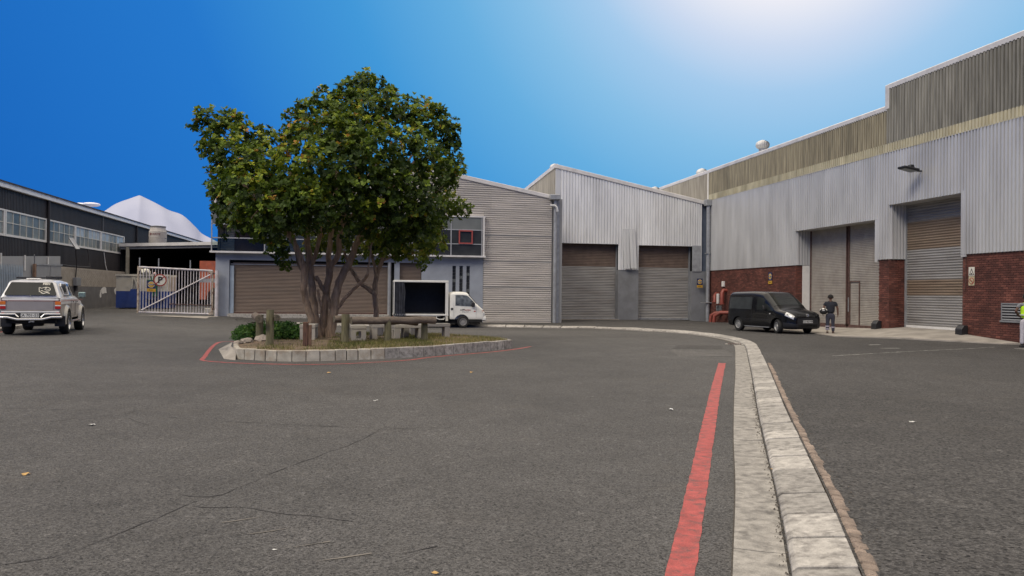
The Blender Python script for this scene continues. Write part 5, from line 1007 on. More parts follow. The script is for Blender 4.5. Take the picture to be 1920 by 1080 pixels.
text_obj('P', .46, M_ink, Mx @ Matrix.Translation((.0, 0, .024)), parent=np_, extrude=.003, bold=.012).location = (0, 0, 0)
security_sign(gp_(.83, 1.44)+nn_*.07, uu, (0, 0, 1), .43, .58, 'blue and yellow security sign with a green top strip on the white gate', banner=True)
b = MB(); b.box(-8.9, 46.6, .3, -8.55, 46.9, .62); tag(b.build('painted_block', M_signwhite, bevel=.03), 'small cream block on the ground behind the gate hinge', 'block')
# ------------------------------------------------------------ far mountain and cloud
def ridge(pts, y, depth, name, m, zlow=-20):
    """mountain: ridge crest with slopes to both sides"""
    pts = catmull([(x, 0, z) for x, z in pts], 5); b = MB(); rows = []; n_ = len(pts)
    for j, t in enumerate(np.linspace(0, 1, 9)):
        r = []
        for i, p in enumerate(pts):
            s_ = 1-abs(2*t-1)**1.3; z = zlow+(p[2]-zlow)*s_+s_*(1-s_)*90*math.sin(p[0]*.045+j*.8)*math.sin(p[0]*.017+1); r.append((p[0]*(1+(.1*(2*t-1))), y+(t-.5)*depth, z))
        rows.append(r)
    b.mesh([q for r in rows for q in r], [(j*n_+i, j*n_+i+1, (j+1)*n_+i+1, (j+1)*n_+i) for j in range(8) for i in range(n_-1)]); return struct(b.build(name, m, smooth=True, fix=False))
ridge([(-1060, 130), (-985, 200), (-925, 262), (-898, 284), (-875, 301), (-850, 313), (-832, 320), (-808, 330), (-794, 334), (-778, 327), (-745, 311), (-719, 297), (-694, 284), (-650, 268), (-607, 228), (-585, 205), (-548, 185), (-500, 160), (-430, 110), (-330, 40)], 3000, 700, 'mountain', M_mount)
bm = bmesh.new()
for (x, z, r, sz) in ((-1003, 300, 26, .28), (-968, 302, 30, .25), (-1035, 302, 22, .25)):
    g_ = bmesh.ops.create_icosphere(bm, subdivisions=3, radius=r); 
    for v in g_['verts']: v.co.z *= sz; v.co += Vector((x, 3050, z))
me = bpy.data.meshes.new('cloud'); bm.to_mesh(me); bm.free(); me.shade_smooth(); me.materials.append(mat('cloud_white', (.85, .85, .87), 1, var=.01, spec=0)); struct(link(bpy.data.objects.new('cloud', me)))
# ground sill behind everything is the road sheet
# ------------------------------------------------------------ trees on the island
def limbs(b, px, rad, Y0, Y1, seg=9):
    """limb through picture-measured points, placed between depths Y0 and Y1"""
    n_ = len(px); pts = []
    for i, (x, y) in enumerate(px): pts.append(at(x, y, Y0+(Y1-Y0)*i/(n_-1)))
    pts = catmull(pts, 4); r = np.interp(np.linspace(0, 1, len(pts)), np.linspace(0, 1, len(rad)), rad)
    pts = [p+np.array([.012*math.sin(i*1.9+px[0][0]), .012*math.cos(i*2.3), 0]) for i, p in enumerate(pts)]
    b.tube(pts, list(r*.74), seg, bump=.035)
def crown(blobs, Yc, dens, inner=.35):
    C_ = []; Nn_ = []; T_ = []
    for cx, cy, rx, ry, dy, dscale in blobs:
        c = at(cx, cy, Yc+dy); ppm = FPX/((c-CAM)@fw); a, h = rx/ppm, ry/ppm; d = dscale*(a+h)/2
        area = 4*math.pi*((a*h+a*d+h*d)/3); k = int(area*dens)
        v = rng.normal(size=(k, 3)); v /= np.linalg.norm(v, axis=1)[:, None]
        lump = 1+.26*np.sin(v[:, 0]*6+cx)*np.cos(v[:, 2]*7+cy)+.15*np.sin(v[:, 1]*9+v[:, 2]*5+cx)
        r_ = np.where(rng.random(k) < inner, rng.uniform(.35, .9, k), rng.uniform(.9, 1.08, k))*lump
        p = c+v*r_[:, None]*np.array([a, d, h]); C_.append(p)
        nn = v+np.array([0, -.1, .75])+rng.normal(size=(k, 3))*.35; Nn_.append(nn/np.linalg.norm(nn, axis=1)[:, None])
        T_.append(rng.normal(.36, .2, k)+.12*math.sin(cx*.9+cy)+.34*np.clip(v[:, 2], -.3, 1)*(rng.random(k) < .75)+(rng.random(k) < .012)*.7+.17*np.sin(p[:, 0]*4.3+p[:, 1]*2.1)*np.cos(p[:, 2]*4.9+p[:, 0]*1.3))  # lobe tops and clumps lighter: new growth plus highlights painted into leaf colour
    return np.concatenate(C_), np.concatenate(Nn_), np.clip(np.concatenate(T_), 0, 1)
TY = 24.0
tree = thing('tree', 'large multi-stemmed evergreen tree with a broad dense crown on the traffic island', 'tree', tuple(at(602, 636, 24.0)))
tb = MB()
limbs(tb, [(590, 641), (587, 625), (582, 592), (573, 564), (569, 541), (571, 512), (562, 480), (550, 455), (520, 410), (480, 370), (440, 330)], [.21, .15, .14, .14, .135, .13, .115, .10, .08, .06, .04], 23.7, 22.8)
limbs(tb, [(597, 641), (594, 622), (591, 596), (586, 557), (583, 518), (579, 479), (574, 440), (560, 380), (545, 320)], [.22, .17, .155, .15, .14, .13, .12, .09, .05], 23.8, 24.2)
limbs(tb, [(608, 641), (607, 618), (607, 592), (612, 547), (618, 508), (616, 479), (622, 430), (628, 360), (640, 280), (650, 210)], [.24, .19, .165, .145, .14, .11, .10, .08, .06, .03], 24.0, 24.6)
limbs(tb, [(612, 547), (621, 500), (634, 478), (637, 440), (650, 380), (668, 300), (690, 220)], [.12, .11, .11, .10, .085, .06, .03], 24.1, 23.2)
limbs(tb, [(619, 642), (619, 622), (626, 586), (631, 547), (643, 514), (657, 489), (667, 459), (677, 440), (705, 390), (745, 330), (780, 280)], [.27, .21, .18, .16, .15, .135, .12, .11, .09, .06, .03], 23.9, 24.0)
limbs(tb, [(592, 518), (600, 532), (609, 549)], [.085, .085, .08], 23.9, 24.1, 7); limbs(tb, [(614, 556), (620, 575), (625, 588)], [.08, .09, .09], 24.1, 24.0, 7)
limbs(tb, [(633, 578), (650, 556), (668, 538), (684, 523), (689, 514)], [.075, .07, .065, .06, .07], 23.9, 23.0, 7); limbs(tb, [(689, 516), (691, 500), (694, 480), (697, 455)], [.045, .04, .04, .03], 23.0, 22.9, 6)
limbs(tb, [(602, 575), (598, 558), (596, 543)], [.055, .055, .05], 23.8, 23.7, 7); limbs(tb, [(570, 510), (560, 490), (548, 440), (520, 400), (500, 330), (470, 280), (425, 240)], [.10, .095, .09, .08, .06, .04, .02], 23.5, 24.5)
limbs(tb, [(667, 459), (700, 430), (740, 400), (790, 380), (830, 350)], [.10, .09, .075, .05, .03], 24, 22.6); limbs(tb, [(583, 500), (600, 440), (590, 380), (580, 300), (565, 230)], [.09, .08, .06, .04, .02], 24, 22.6)
for (x0, y0, x1, y1, ya, yb) in ((622, 430, 560, 350, 24.4, 22), (637, 430, 720, 330, 23.8, 22), (650, 380, 760, 240, 23.6, 25.5), (560, 380, 460, 330, 24, 25.4), (545, 330, 470, 410, 23.5, 22.2), (700, 395, 800, 430, 24, 23.6), (628, 360, 590, 220, 24.5, 23), (705, 390, 820, 250, 24, 25)):
    limbs(tb, [(x0, y0), ((x0+x1)/2+8, (y0+y1)/2-10), (x1, y1)], [.055, .04, .015], ya, yb, 6)
tb.build('trunk', M_bark, tree, smooth=.9, fix=False)
BL = [(405, 222, 30, 20, 1.0, 1), (380, 236, 22, 12, 1.0, 1), (430, 238, 26, 20, .8, 1), (398, 262, 20, 22, .6, 1), (405, 295, 27, 30, .3, 1), (460, 268, 34, 24, 0, 1.1), (500, 262, 30, 18, .5, 1.1), (440, 300, 40, 34, -.4, 1.1), (500, 300, 52, 38, -.9, 1.1),
    (430, 350, 34, 40, -.2, 1.1), (470, 350, 56, 50, -1.4, 1), (440, 395, 34, 36, .2, 1.1), (475, 405, 52, 36, -1.0, 1.1), (525, 400, 50, 50, -1.8, 1), (500, 425, 36, 24, .3, 1.1), (420, 375, 20, 50, .6, 1.4),
    (520, 468, 22, 18, -.5, 1), (532, 490, 15, 15, -.5, 1), (508, 455, 14, 14, -.4, 1), (564, 232, 28, 26, .4, 1.1), (575, 205, 24, 14, .3, 1), (545, 262, 20, 22, .2, 1.1), (612, 186, 26, 16, .2, 1.1), (640, 205, 34, 28, -.4, 1.1),
    (662, 165, 26, 20, .2, 1), (690, 158, 26, 18, .4, 1), (716, 178, 26, 24, .5, 1), (690, 200, 44, 34, -.8, 1.1), (640, 245, 56, 38, -1.6, 1), (590, 262, 48, 42, -1.2, 1.1), (735, 215, 38, 34, .2, 1.1), (768, 205, 30, 26, .9, 1.1), (795, 235, 34, 36, .5, 1.1),
    (826, 242, 26, 32, .7, 1), (845, 262, 17, 20, .8, 1), (838, 300, 27, 32, .6, 1.1), (820, 330, 36, 32, -.2, 1.1), (780, 290, 48, 44, -1.3, 1.0), (715, 280, 60, 50, -2.2, .9), (650, 305, 64, 50, -2.4, .8), (575, 320, 54, 46, -1.9, 1), (600, 350, 60, 46, 1.8, 1.2), (720, 330, 66, 50, 1.9, 1.2), (660, 250, 60, 44, 1.4, 1.3),
    (690, 350, 66, 48, -2.2, .9), (770, 355, 58, 42, -1.7, 1), (610, 385, 60, 42, -2.1, .9), (560, 370, 44, 40, -1.6, 1), (680, 405, 62, 38, -1.8, 1), (750, 410, 56, 40, -1.4, 1), (800, 395, 34, 34, -.6, 1), (720, 440, 48, 24, -.9, 1), (790, 430, 30, 30, -.6, 1), (560, 415, 36, 22, -1.0, 1), (640, 400, 80, 34, 1.6, 1.3), (500, 350, 60, 46, 1.6, 1.2), (730, 455, 30, 16, 0, 1.2), (610, 425, 40, 10, .8, 1.4)]
# ragged outline: small twig clumps just outside the silhouette
r5 = random.Random(5); top = [b_ for b_ in BL if b_[1] < 300 or b_[0] < 440 or b_[0] > 800]
for k in range(70):
    cx, cy, rx, ry, dy, _ = r5.choice(top); a = r5.uniform(-.4, math.pi+.4); q = r5.uniform(.95, 1.28); e = r5.uniform(5, 11)
    if cy-math.sin(a)*ry*q < 152: q = .8
    BL.append((cx+math.cos(a)*rx*q, cy-math.sin(a)*ry*q, e*1.2, e, dy+r5.uniform(-.4, .4), 1.2))
C_, Nn_, T_ = crown(BL, TY, 29, .26)
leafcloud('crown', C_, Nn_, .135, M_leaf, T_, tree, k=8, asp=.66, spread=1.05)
tree2 = thing('tree', 'smaller tree with lighter leaves behind the right side of the large one', 'tree', tuple(at(705, 628, 25.9)))
tb = MB(); limbs(tb, [(706, 631), (705, 612), (706, 592), (704, 567), (703, 549), (706, 518), (718, 485), (735, 450), (770, 420), (810, 395)], [.17, .135, .12, .115, .12, .11, .09, .07, .05, .03], 25.9, 26.3)
limbs(tb, [(703, 552), (690, 541), (676, 531), (664, 514), (655, 500), (645, 470)], [.11, .10, .09, .08, .075, .04], 26, 26.2, 8); limbs(tb, [(706, 520), (700, 490), (690, 450), (700, 420)], [.08, .07, .06, .03], 26, 26.6, 7); limbs(tb, [(716, 490), (760, 470), (795, 455), (850, 395)], [.05, .04, .03, .015], 26.2, 26, 6); limbs(tb, [(735, 455), (790, 480), (805, 490)], [.03, .025, .01], 26.2, 25.8, 6)
tb.build('trunk', M_bark, tree2, smooth=.9, fix=False)
B2 = [(848, 385, 26, 18, 0, 1), (868, 392, 13, 15, 0, 1), (825, 380, 26, 26, .2, 1.1), (815, 410, 26, 28, -.2, 1.1), (808, 445, 26, 26, -.2, 1.1), (822, 462, 15, 16, -.3, 1), (790, 465, 26, 22, 0, 1), (792, 492, 12, 14, -.3, 1), (770, 440, 36, 28, .3, 1.1), (735, 460, 30, 22, .3, 1.1), (710, 475, 22, 16, .4, 1), (690, 455, 36, 24, .6, 1.1), (655, 470, 24, 22, .6, 1), (590, 468, 20, 16, .6, 1), (605, 455, 26, 16, .8, 1), (750, 480, 16, 10, .2, 1), (630, 450, 30, 20, .8, 1), (845, 330, 14, 34, .6, 1)]
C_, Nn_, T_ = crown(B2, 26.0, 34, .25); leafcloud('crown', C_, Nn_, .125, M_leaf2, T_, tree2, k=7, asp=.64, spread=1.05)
# ------------------------------------------------------------ vehicles
class Loft:
    """closed body from half cross-sections; sec = [(x, [(y, z) ...])], mirrored in y"""
    def __init__(s, sec, rs=4, rr=3, round_=True):
        X_ = [a for a, _ in sec]; A = np.array([p for _, p in sec], float)   # S,R,2
        full = np.concatenate([A, A[:, ::-1][:, 1:-1]*np.array([-1, 1])], 1) if False else A
        def refine(Q, n_, axis):
            Q = np.moveaxis(Q, axis, 0); out = catmull(list(Q), n_) if round_ else None
            return np.moveaxis(np.array(out), 0, axis)
        G = np.concatenate([np.array(X_)[:, None, None]*np.ones((1, A.shape[1], 1)), A], 2)
        G = refine(G, rs, 0); G = refine(G, rr, 1); s.G = G; s.rs = rs; s.rr = rr
        s.S, s.R = G.shape[:2]
    def ids(s, side): return None
    def body(s, b, mfun=lambda u, v: 0, skip=None):
        S_, R_ = s.S, s.R; V = []; idx = {}
        for i in range(S_):
            for j in range(R_):
                for sd in ((1,) if (j in (0, R_-1)) else (1, -1)):
                    p = s.G[i, j]; idx[i, j, sd] = len(V); V.append((p[0], p[1]*sd, p[2]))
                    if j in (0, R_-1): idx[i, j, -1] = idx[i, j, 1]
        base = len(b.v); b.v += V
        for i in range(S_-1):
            for j in range(R_-1):
                for sd in (1, -1):
                    f = [idx[i, j, sd], idx[i+1, j, sd], idx[i+1, j+1, sd], idx[i, j+1, sd]]
                    b.f.append(tuple(base+k for k in (f if sd > 0 else f[::-1]))); b.m.append(mfun((i+.5)/s.rs, (j+.5)/s.rr))
        for i, fl in ((0, 1), (S_-1, -1)):
            for sd in (1, -1):
                for j in range(R_-1):
                    pass
            lp = [idx[i, j, 1] for j in range(R_)]+[idx[i, j, -1] for j in range(R_-2, 0, -1)]
            b.f.append(tuple(base+k for k in (lp if fl > 0 else lp[::-1]))); b.m.append(mfun(0 if fl > 0 else 1e3, 0))
        return b
    def patch(s, s0, s1, r0, r1, sd=(1,), off=.008):
        """offset copy of a region (station and ring units), for glass"""
        b = MB(); G = s.G
        i0, i1, j0, j1 = round(s0*s.rs), round(s1*s.rs), round(r0*s.rr), round(r1*s.rr)
        for side in sd:
            vs = []
            for i in range(i0, i1+1):
                for j in range(j0, j1+1):
                    a = G[min(i+1, s.S-1), j]-G[max(i-1, 0), j]; c = G[i, min(j+1, s.R-1)]-G[i, max(j-1, 0)]; n_ = np.cross(a, c); n_ /= np.linalg.norm(n_)+1e-9
                    if n_[1] < 0 or (abs(n_[1]) < .05 and n_[2] < 0): n_ = -n_
                    p = G[i, j]+n_*off; vs.append((p[0], p[1]*side, p[2]))
            w = j1-j0+1; b.mesh(vs, [(i*w+j, (i+1)*w+j, (i+1)*w+j+1, i*w+j+1) for i in range(i1-i0) for j in range(w-1)])
        return b
def wheel(parent, x, y, z, r, w, out, rim=M_steelrim, spokes=0, steer=0, name='wheel'):
    t = bpy.data.objects.new(name, None); COL.objects.link(t); t.parent = parent; t.location = (x, y, z); t.rotation_euler.z = steer
    # wheel group is a part: tyre and rim below it
    b = MB(); ri = r*.62; b.lathe([(ri, -w/2), (r*.9, -w/2), (r*.985, -w*.36), (r, -w*.2), (r, w*.2), (r*.985, w*.36), (r*.9, w/2), (ri, w/2), (ri, -w/2)], (0, 0, 0), 'y', 28, cap=False); ty = b.build('tyre', M_rubber, t, False, smooth=.7)
    b = MB(); o_ = out*w/2
    b.lathe([(ri*1.02, -o_*.1), (ri*1.02, o_*.95), (ri*.93, o_*1.02), (ri*.86, o_*.7), (ri*.4, o_*.62), (ri*.34, o_*.85), (.01, o_*.86)], (0, 0, 0), 'y', 24)
    rm = b.build('rim', rim, t, False, smooth=.6)
    b = MB(); n_ = spokes or 10
    for k in range(n_):
        a = 2*math.pi*k/n_; R_ = Matrix.Rotation(a, 4, 'Y')
        if spokes: b.box(ri*.46, o_*.66 if out > 0 else o_*.74, -ri*.11, ri*.82, o_*.74 if out > 0 else o_*.66, ri*.11, M=R_)
        else: b.box(ri*.58, min(o_*.66, o_*.72), -ri*.06, ri*.76, max(o_*.66, o_*.72), ri*.06, M=R_)
    b.build('rim_slot', M_rubber, t, False); return t
def cut(o, cutters):
    """subtract cylinders (x, y, z, r, depth) from a mesh object, result baked"""
    for (x, y, z, r, d) in cutters:
        b = MB(); b.lathe([(r, -d/2), (r, d/2)], (x, y, z), 'y', 28); c = b.build('cutter', M_dark, None); c.parent = o.parent; c.location = (0, 0, 0)
        md = o.modifiers.new('b', 'BOOLEAN'); md.object = c; md.operation = 'DIFFERENCE'; md.solver = 'EXACT'
        bpy.context.view_layer.update(); dg = bpy.context.evaluated_depsgraph_get(); me = bpy.data.meshes.new_from_object(o.evaluated_get(dg)); o.modifiers.clear(); old = o.data; o.data = me; bpy.data.objects.remove(c)
    smooth_angle(o.data, .6); return o
def part(b, name, m, p, **k): return b.build(name, m, p, False, **k)
def plate(parent, M_, txt, w=.52, h=.115, name='number_plate'):
    b = MB(); b.mesh([M_ @ Vector(p) for p in ((-w/2, -h/2, 0), (w/2, -h/2, 0), (w/2, h/2, 0), (-w/2, h/2, 0), (-w/2, -h/2, .012), (w/2, -h/2, .012), (w/2, h/2, .012), (-w/2, h/2, .012))], [(0, 3, 2, 1), (4, 5, 6, 7), (0, 1, 5, 4), (1, 2, 6, 5), (2, 3, 7, 6), (3, 0, 4, 7)])
    o = part(b, name, M_plate, parent); t = text_obj(txt, h*.98, M_ink, M_ @ Matrix.Translation((0, 0, .0135)), parent=o, extrude=.001, bold=.0015); t.location = (0, 0, 0); return o
def seam(parent, pts, r=.006, m=None, name='door_seam'):
    b = MB(); b.tube(pts, r, 5); return part(b, name, m or M_plastic, parent)

M_vanp = mat('black_car_paint', (.006, .0065, .008), .18, .0, var=.1, coat=.25, spec=.3, obj=True); M_vanlow = mat('dark_bumper_plastic', (.014, .015, .019), .45, var=.1, obj=True)
M_carglass = mat('car_glass', (.020, .023, .023), .08, var=.1, spec=.35, obj=True); M_lens = mat('lamp_lens', (.62, .62, .6), .15, .3, var=.1, obj=True); M_amber = mat('amber_lens', (.65, .18, .03), .25, obj=True); M_redlens = mat('red_lens', (.42, .02, .02), .25, obj=True)
# --- black panel van
vx = (.19, -.982); va = math.atan2(vx[1], vx[0]); rr_ = np.array([17.05, 34.75]); left = np.array([-vx[1], vx[0]])   # right side faces the camera
# rear right wheel contact at rr_ ; vehicle origin at rear axle centre
o_ = rr_+left*.76; van = thing('panel_van', 'small black panel van with its front turned to the right by the brick wall', 'van', (o_[0], o_[1], yz(*o_)+.0), (0, 0, va))
def ring(zb, wl, zm, wb, zbelt, ww, zw, wr_, zr): return [(0, zb), (wl*.8, zb), (wl, zb+.1), (wl+.005, zm), (wb, zbelt), (ww, zw), (wr_, zr-.035), (wr_*.55, zr-.005), (0, zr)]
vs_ = [(-.80, ring(.42, .78, .62, .78, .92, .74, 1.42, .62, 1.60)), (-.76, ring(.26, .86, .62, .86, .98, .79, 1.52, .68, 1.74)), (-.55, ring(.22, .89, .64, .89, 1.02, .82, 1.55, .72, 1.80)), (.2, ring(.2, .9, .64, .9, 1.02, .83, 1.57, .73, 1.82)), (1.0, ring(.2, .9, .64, .9, 1.01, .83, 1.57, .73, 1.83)),
    (1.62, ring(.2, .9, .64, .9, 1.0, .82, 1.55, .70, 1.79)), (1.85, ring(.2, .9, .64, .9, .99, .83, 1.46, .70, 1.69)), (2.45, ring(.2, .9, .63, .89, .965, .82, 1.13, .74, 1.235)), (2.68, ring(.2, .9, .62, .885, .94, .80, 1.02, .70, 1.09)), (3.1, ring(.2, .88, .6, .86, .88, .74, .965, .62, 1.01)), (3.42, ring(.22, .80, .56, .80, .76, .68, .87, .55, .905)), (3.56, ring(.25, .66, .5, .66, .66, .58, .76, .46, .79)), (3.6, ring(.3, .55, .48, .55, .6, .5, .68, .4, .71))]
lf = Loft(vs_, 4, 3); b = MB(); lf.body(b, lambda u, v: 1 if (v < 2.6 and (u > 9.1 or u < 1.2)) or v < 1.9 else 0)
body = b.build('body', [M_vanp, M_vanlow], van, False); cut(body, [(0, -.8, .30, .37, .42), (0, .8, .30, .37, .42), (2.68, -.8, .30, .38, .46), (2.68, .8, .30, .38, .46)])
part(lf.patch(6.15, 7.0, 5.4, 8, (1, -1), .008), 'windscreen', M_carglass, van, smooth=True)
[part(lf.patch(4.55, 5.9, 4.15, 5.0, (sd,), .008), 'side_window', M_carglass, van, smooth=True) for sd in (1, -1)]; [part(lf.patch(5.9, 7.0, 4.0, 4.75, (sd,), .006), 'front_quarter', M_carglass, van, smooth=True) for sd in (1, -1)]
[part(lf.patch(1.8, 4.1, 4.15, 5.0, (sd,), .006), 'side_panel_window', mat('tinted_panel', (.04, .045, .047), .12, var=.1, obj=True), van, smooth=True) for sd in (1, -1)]
for sd in (1, -1):
    q = part(lf.patch(9.25, 10.75, 3.67, 4.67, (sd,), .012), 'headlight', M_lens, van, smooth=True)
    b = MB(); b.lathe([(.055, -.01), (.06, .012), (.03, .016)], (3.28, sd*.83, .80), 'y', 12); b.build('bulb', M_carglass, q, False)
    b = MB(); b.mesh([(1.98, sd*.93, 1.02), (2.08, sd*.93, 1.02), (2.1, sd*1.1, 1.05), (1.98, sd*1.1, 1.05), (1.98, sd*.93, 1.15), (2.05, sd*.93, 1.16), (2.06, sd*1.1, 1.21), (1.98, sd*1.1, 1.21)], [(0, 1, 2, 3), (4, 5, 6, 7), (0, 1, 5, 4), (1, 2, 6, 5), (2, 3, 7, 6), (3, 0, 4, 7)]); part(b, 'wing_mirror', M_plastic, van, bevel=.02)
    b = MB(); b.box(.55, sd*.908, .56, 2.15, sd*.918, .585); part(b, 'rub_strip', M_plastic, van); b = MB(); b.box(.5, min(sd*.86, sd*.9), .235, 2.2, max(sd*.86, sd*.9), .262); part(b, 'sill_trim', M_galv, van)
    seam(van, [(1.02, sd*.906, .3), (1.0, sd*.912, .8), (1.0, sd*.91, 1.02), (1.05, sd*.85, 1.52), (1.15, sd*.80, 1.66)]); seam(van, [(2.12, sd*.906, .55), (2.15, sd*.905, .95)])
    b = MB(); b.box(2.22, sd*.9, .83, 2.3, sd*.912, .87); part(b, 'side_repeater', M_lens, van)
    b = MB(); b.box(1.1, sd*.905, .92, 1.28, sd*.925, .95); part(b, 'door_handle', M_vanp, van)
b = MB(); b.box(3.5, -.42, .72, 3.585, .42, .80); part(b, 'grille', M_plastic, van, bevel=.01); b = MB(); b.box(3.5, -.5, .3, 3.6, .5, .42); part(b, 'air_intake', M_dark, van)
b = MB(); b.lathe([(.075, 0), (.075, .012)], (3.575, 0, .8), 'x', 20); part(b, 'badge_ring', M_chrome, van); b = MB(); b.lathe([(.058, 0), (.058, .014)], (3.577, 0, .8), 'x', 20); part(b, 'badge_field', M_plastic, van)
b = MB(); 
for p, q in (((-.035, .84), (-.012, .76)), ((-.012, .76), (0, .79)), ((0, .79), (.012, .76)), ((.012, .76), (.035, .84)), ((-.014, .845), (0, .81)), ((0, .81), (.014, .845))): b.tube([(3.594, p[0], p[1]), (3.594, q[0], q[1])], .006, 4)
part(b, 'badge_letters', M_chrome, van)
plate(van, frame((3.605, 0, .54), (0, 1, 0), (0, 0, 1)), 'CA 460-408')
for x, st in ((0, 0), (2.68, math.radians(-16))):
    for sd in (-1, 1): wheel(van, x, sd*.78, .31, .31, .2, sd, steer=st)
b = MB(); b.box(-.6, -.6, .2, 3.2, .6, .3); part(b, 'underbody', M_dark, van); b = MB(); b.box(-.86, -.8, .35, -.7, .8, .55); part(b, 'rear_bumper', M_vanlow, van, bevel=.03)
b = MB(); b.box(1.35, -.3, .7, 1.45, .3, 1.45); part(b, 'bulkhead', M_dark, van)

# --- white box truck with open curtain side (faces +X, right side towards camera)
TX0 = at(738, 560, 41.9)[0]; txw, tyn = TX0, 41.85; tz = -.215
truck = thing('box_truck', 'small white box truck with its black side curtain drawn back, parked before the corrugated wall', 'truck', (txw, tyn+.85, tz))
truck.scale = (.95, .95, .95)
M_twhite = mat('truck_white_paint', (.76, .75, .70), .35, var=.03, coat=.3, obj=True, dirt=(.5, .48, .42), dirt_amt=.4)
M_tarp = mat('black_tarpaulin', (.011, .012, .018), .6, var=.2, scale=4, obj=True)
CX = 3.0  # cab rear
def cr_(w, zb, zm, zbelt, ww, zw, wr2, zr): return [(0, zb), (w*.85, zb), (w, zb+.06), (w, zm), (w, zbelt), (ww, zw), (wr2, zr-.05), (wr2*.6, zr-.01), (0, zr)]
cs = [(0, cr_(.80, .48, .8, 1.22, .76, 1.75, .64, 1.90)), (.08, cr_(.83, .46, .8, 1.22, .78, 1.8, .68, 1.98)), (.4, cr_(.84, .46, .8, 1.22, .78, 1.82, .69, 2.01)), (.85, cr_(.84, .46, .8, 1.2, .78, 1.80, .69, 1.99)), (1.05, cr_(.84, .46, .8, 1.19, .78, 1.72, .68, 1.90)), (1.5, cr_(.84, .46, .8, 1.16, .78, 1.28, .70, 1.40)), (1.66, cr_(.83, .46, .8, 1.10, .76, 1.16, .68, 1.235)), (1.82, cr_(.81, .44, .75, .98, .72, 1.06, .62, 1.10)), (1.93, cr_(.76, .40, .7, .86, .66, .92, .56, .95)), (1.97, cr_(.7, .38, .6, .72, .62, .76, .52, .78))]
cl_ = Loft(cs, 4, 3); b = MB(); cl_.body(b); b.v = [(x+CX+.08, y, z) for x, y, z in b.v]; cab = b.build('cab', M_twhite, truck, False); cut(cab, [(CX+.75, -.75, .33, .42, .44), (CX+.75, .75, .33, .42, .44)])
def tp(b, n, m, **k): b.v = [(x+CX+.08, y, z) for x, y, z in b.v]; return part(b, n, m, truck, **k)
tp(cl_.patch(4.1, 5.1, 5.3, 8, (1, -1), .008), 'windscreen', M_carglass, smooth=True)
for sd in (1, -1):
    b = MB(); pts = [(.3, 1.27), (.3, 1.76), (.8, 1.76), (1.0, 1.68), (1.38, 1.33), (1.42, 1.2), (1.2, 1.22), (.8, 1.26)]; yy = lambda z: .845-(z-1.2)*.115
    tp(cl_.patch(1.75, 4.75, 4, 5, (sd,), .008), 'side_window', mat('grey_cab_window', (.10, .11, .115), .1, var=.6, scale=4, obj=True, spec=.4), smooth=True)  # light seen through the cab is painted into this opaque mottled grey
    b = MB(); b.box(CX+1.28, min(sd*.86, sd*1.02), 1.16, CX+1.44, max(sd*.86, sd*1.02), 1.42); part(b, 'wing_mirror', M_plastic, truck, bevel=.03)
    seam(truck, [(CX+.3, sd*.848, .6), (CX+.3, sd*.85, 1.2), (CX+.32, sd*.79, 1.78), (CX+.8, sd*.785, 1.82)], .005, M_gp); seam(truck, [(CX+1.55, sd*.848, .55), (CX+1.55, sd*.848, 1.1)], .005, M_gp)
    b = MB(); b.box(CX+.14, sd*.84, .98, CX+.26, sd*.856, 1.1); part(b, 'door_handle', M_plastic, truck, bevel=.01); b = MB(); b.box(CX+1.42, sd*.842, .9, CX+1.52, sd*.856, .94); part(b, 'side_repeater', M_redlens, truck)
    b = MB(); b.mesh([(CX+1.84, sd*.80, .98), (CX+1.93, sd*.77, .98), (CX+1.98, sd*.72, .9), (CX+1.86, sd*.80, .86)], [(0, 1, 2, 3)]); b.v = [(x+.03, y*1.035, z) for x, y, z in b.v]; part(b, 'turn_signal', M_amber, truck)
    b = MB(); b.box(CX+1.88, min(sd*.66, sd*.8), .66, CX+2.05, max(sd*.66, sd*.8), .85); part(b, 'headlight', M_lens, truck, bevel=.02)
b = MB(); b.box(CX+1.82, -.80, .40, CX+2.13, .80, .64); part(b, 'front_bumper', M_twhite, truck, bevel=.05); b = MB(); b.box(CX+2.0, -.45, .68, CX+2.07, .45, .8); part(b, 'grille', M_plastic, truck)
dm = frame((0, -.853, 0), (1, 0, 0), (0, 0, 1))
for s_, sz, x, z, m_ in (('LUFF', .115, CX+.78, .995, M_ink), ('fiedrijuk', .105, CX+1.07, .99, M_signred), ('083 326 307 3600', .05, CX+.95, .885, M_gp)):
    t = text_obj(s_, sz, m_, frame((x, -.849, z), (1, 0, 0), (0, 0, 1)), parent=cab, extrude=.003, bold=.003 if sz > .11 else .001); t.location = (0, 0, 0)
# box body
bx = MB(); bx.box(0, -.88, .66, 3.0, .88, .76); part(bx, 'load_floor', M_twhite, truck); bx = MB(); bx.box(0, -.88, 2.49, 3.0, .88, 2.60); part(bx, 'roof', M_twhite, truck, bevel=.015)
bx = MB(); bx.box(2.9, -.87, .76, 2.99, .87, 2.49); part(bx, 'front_wall', M_twhite, truck); bx = MB(); bx.box(2.83, -.885, .64, 2.9, -.80, 2.49); bx.box(0, -.88, .66, .045, -.83, 2.49); bx.box(0, .83, .66, .045, .88, 2.49); part(bx, 'corner_post', M_twhite, truck)
bx = MB(); bx.box(.045, .78, .78, 2.9, .82, 2.49); bx.box(.01, -.8, .78, .04, .8, 2.49); bx.box(2.86, -.8, .78, 2.895, .82, 2.48); bx.box(.045, -.8, .765, 2.88, .8, .775); part(bx, 'curtain_lining', M_tarp, truck)
bx = MB(); bx.box(.6, -.9, .68, 2.9, -.882, .74); part(bx, 'bottom_rail', M_twhite, truck)
b = MB(); vs = []; n_ = 22
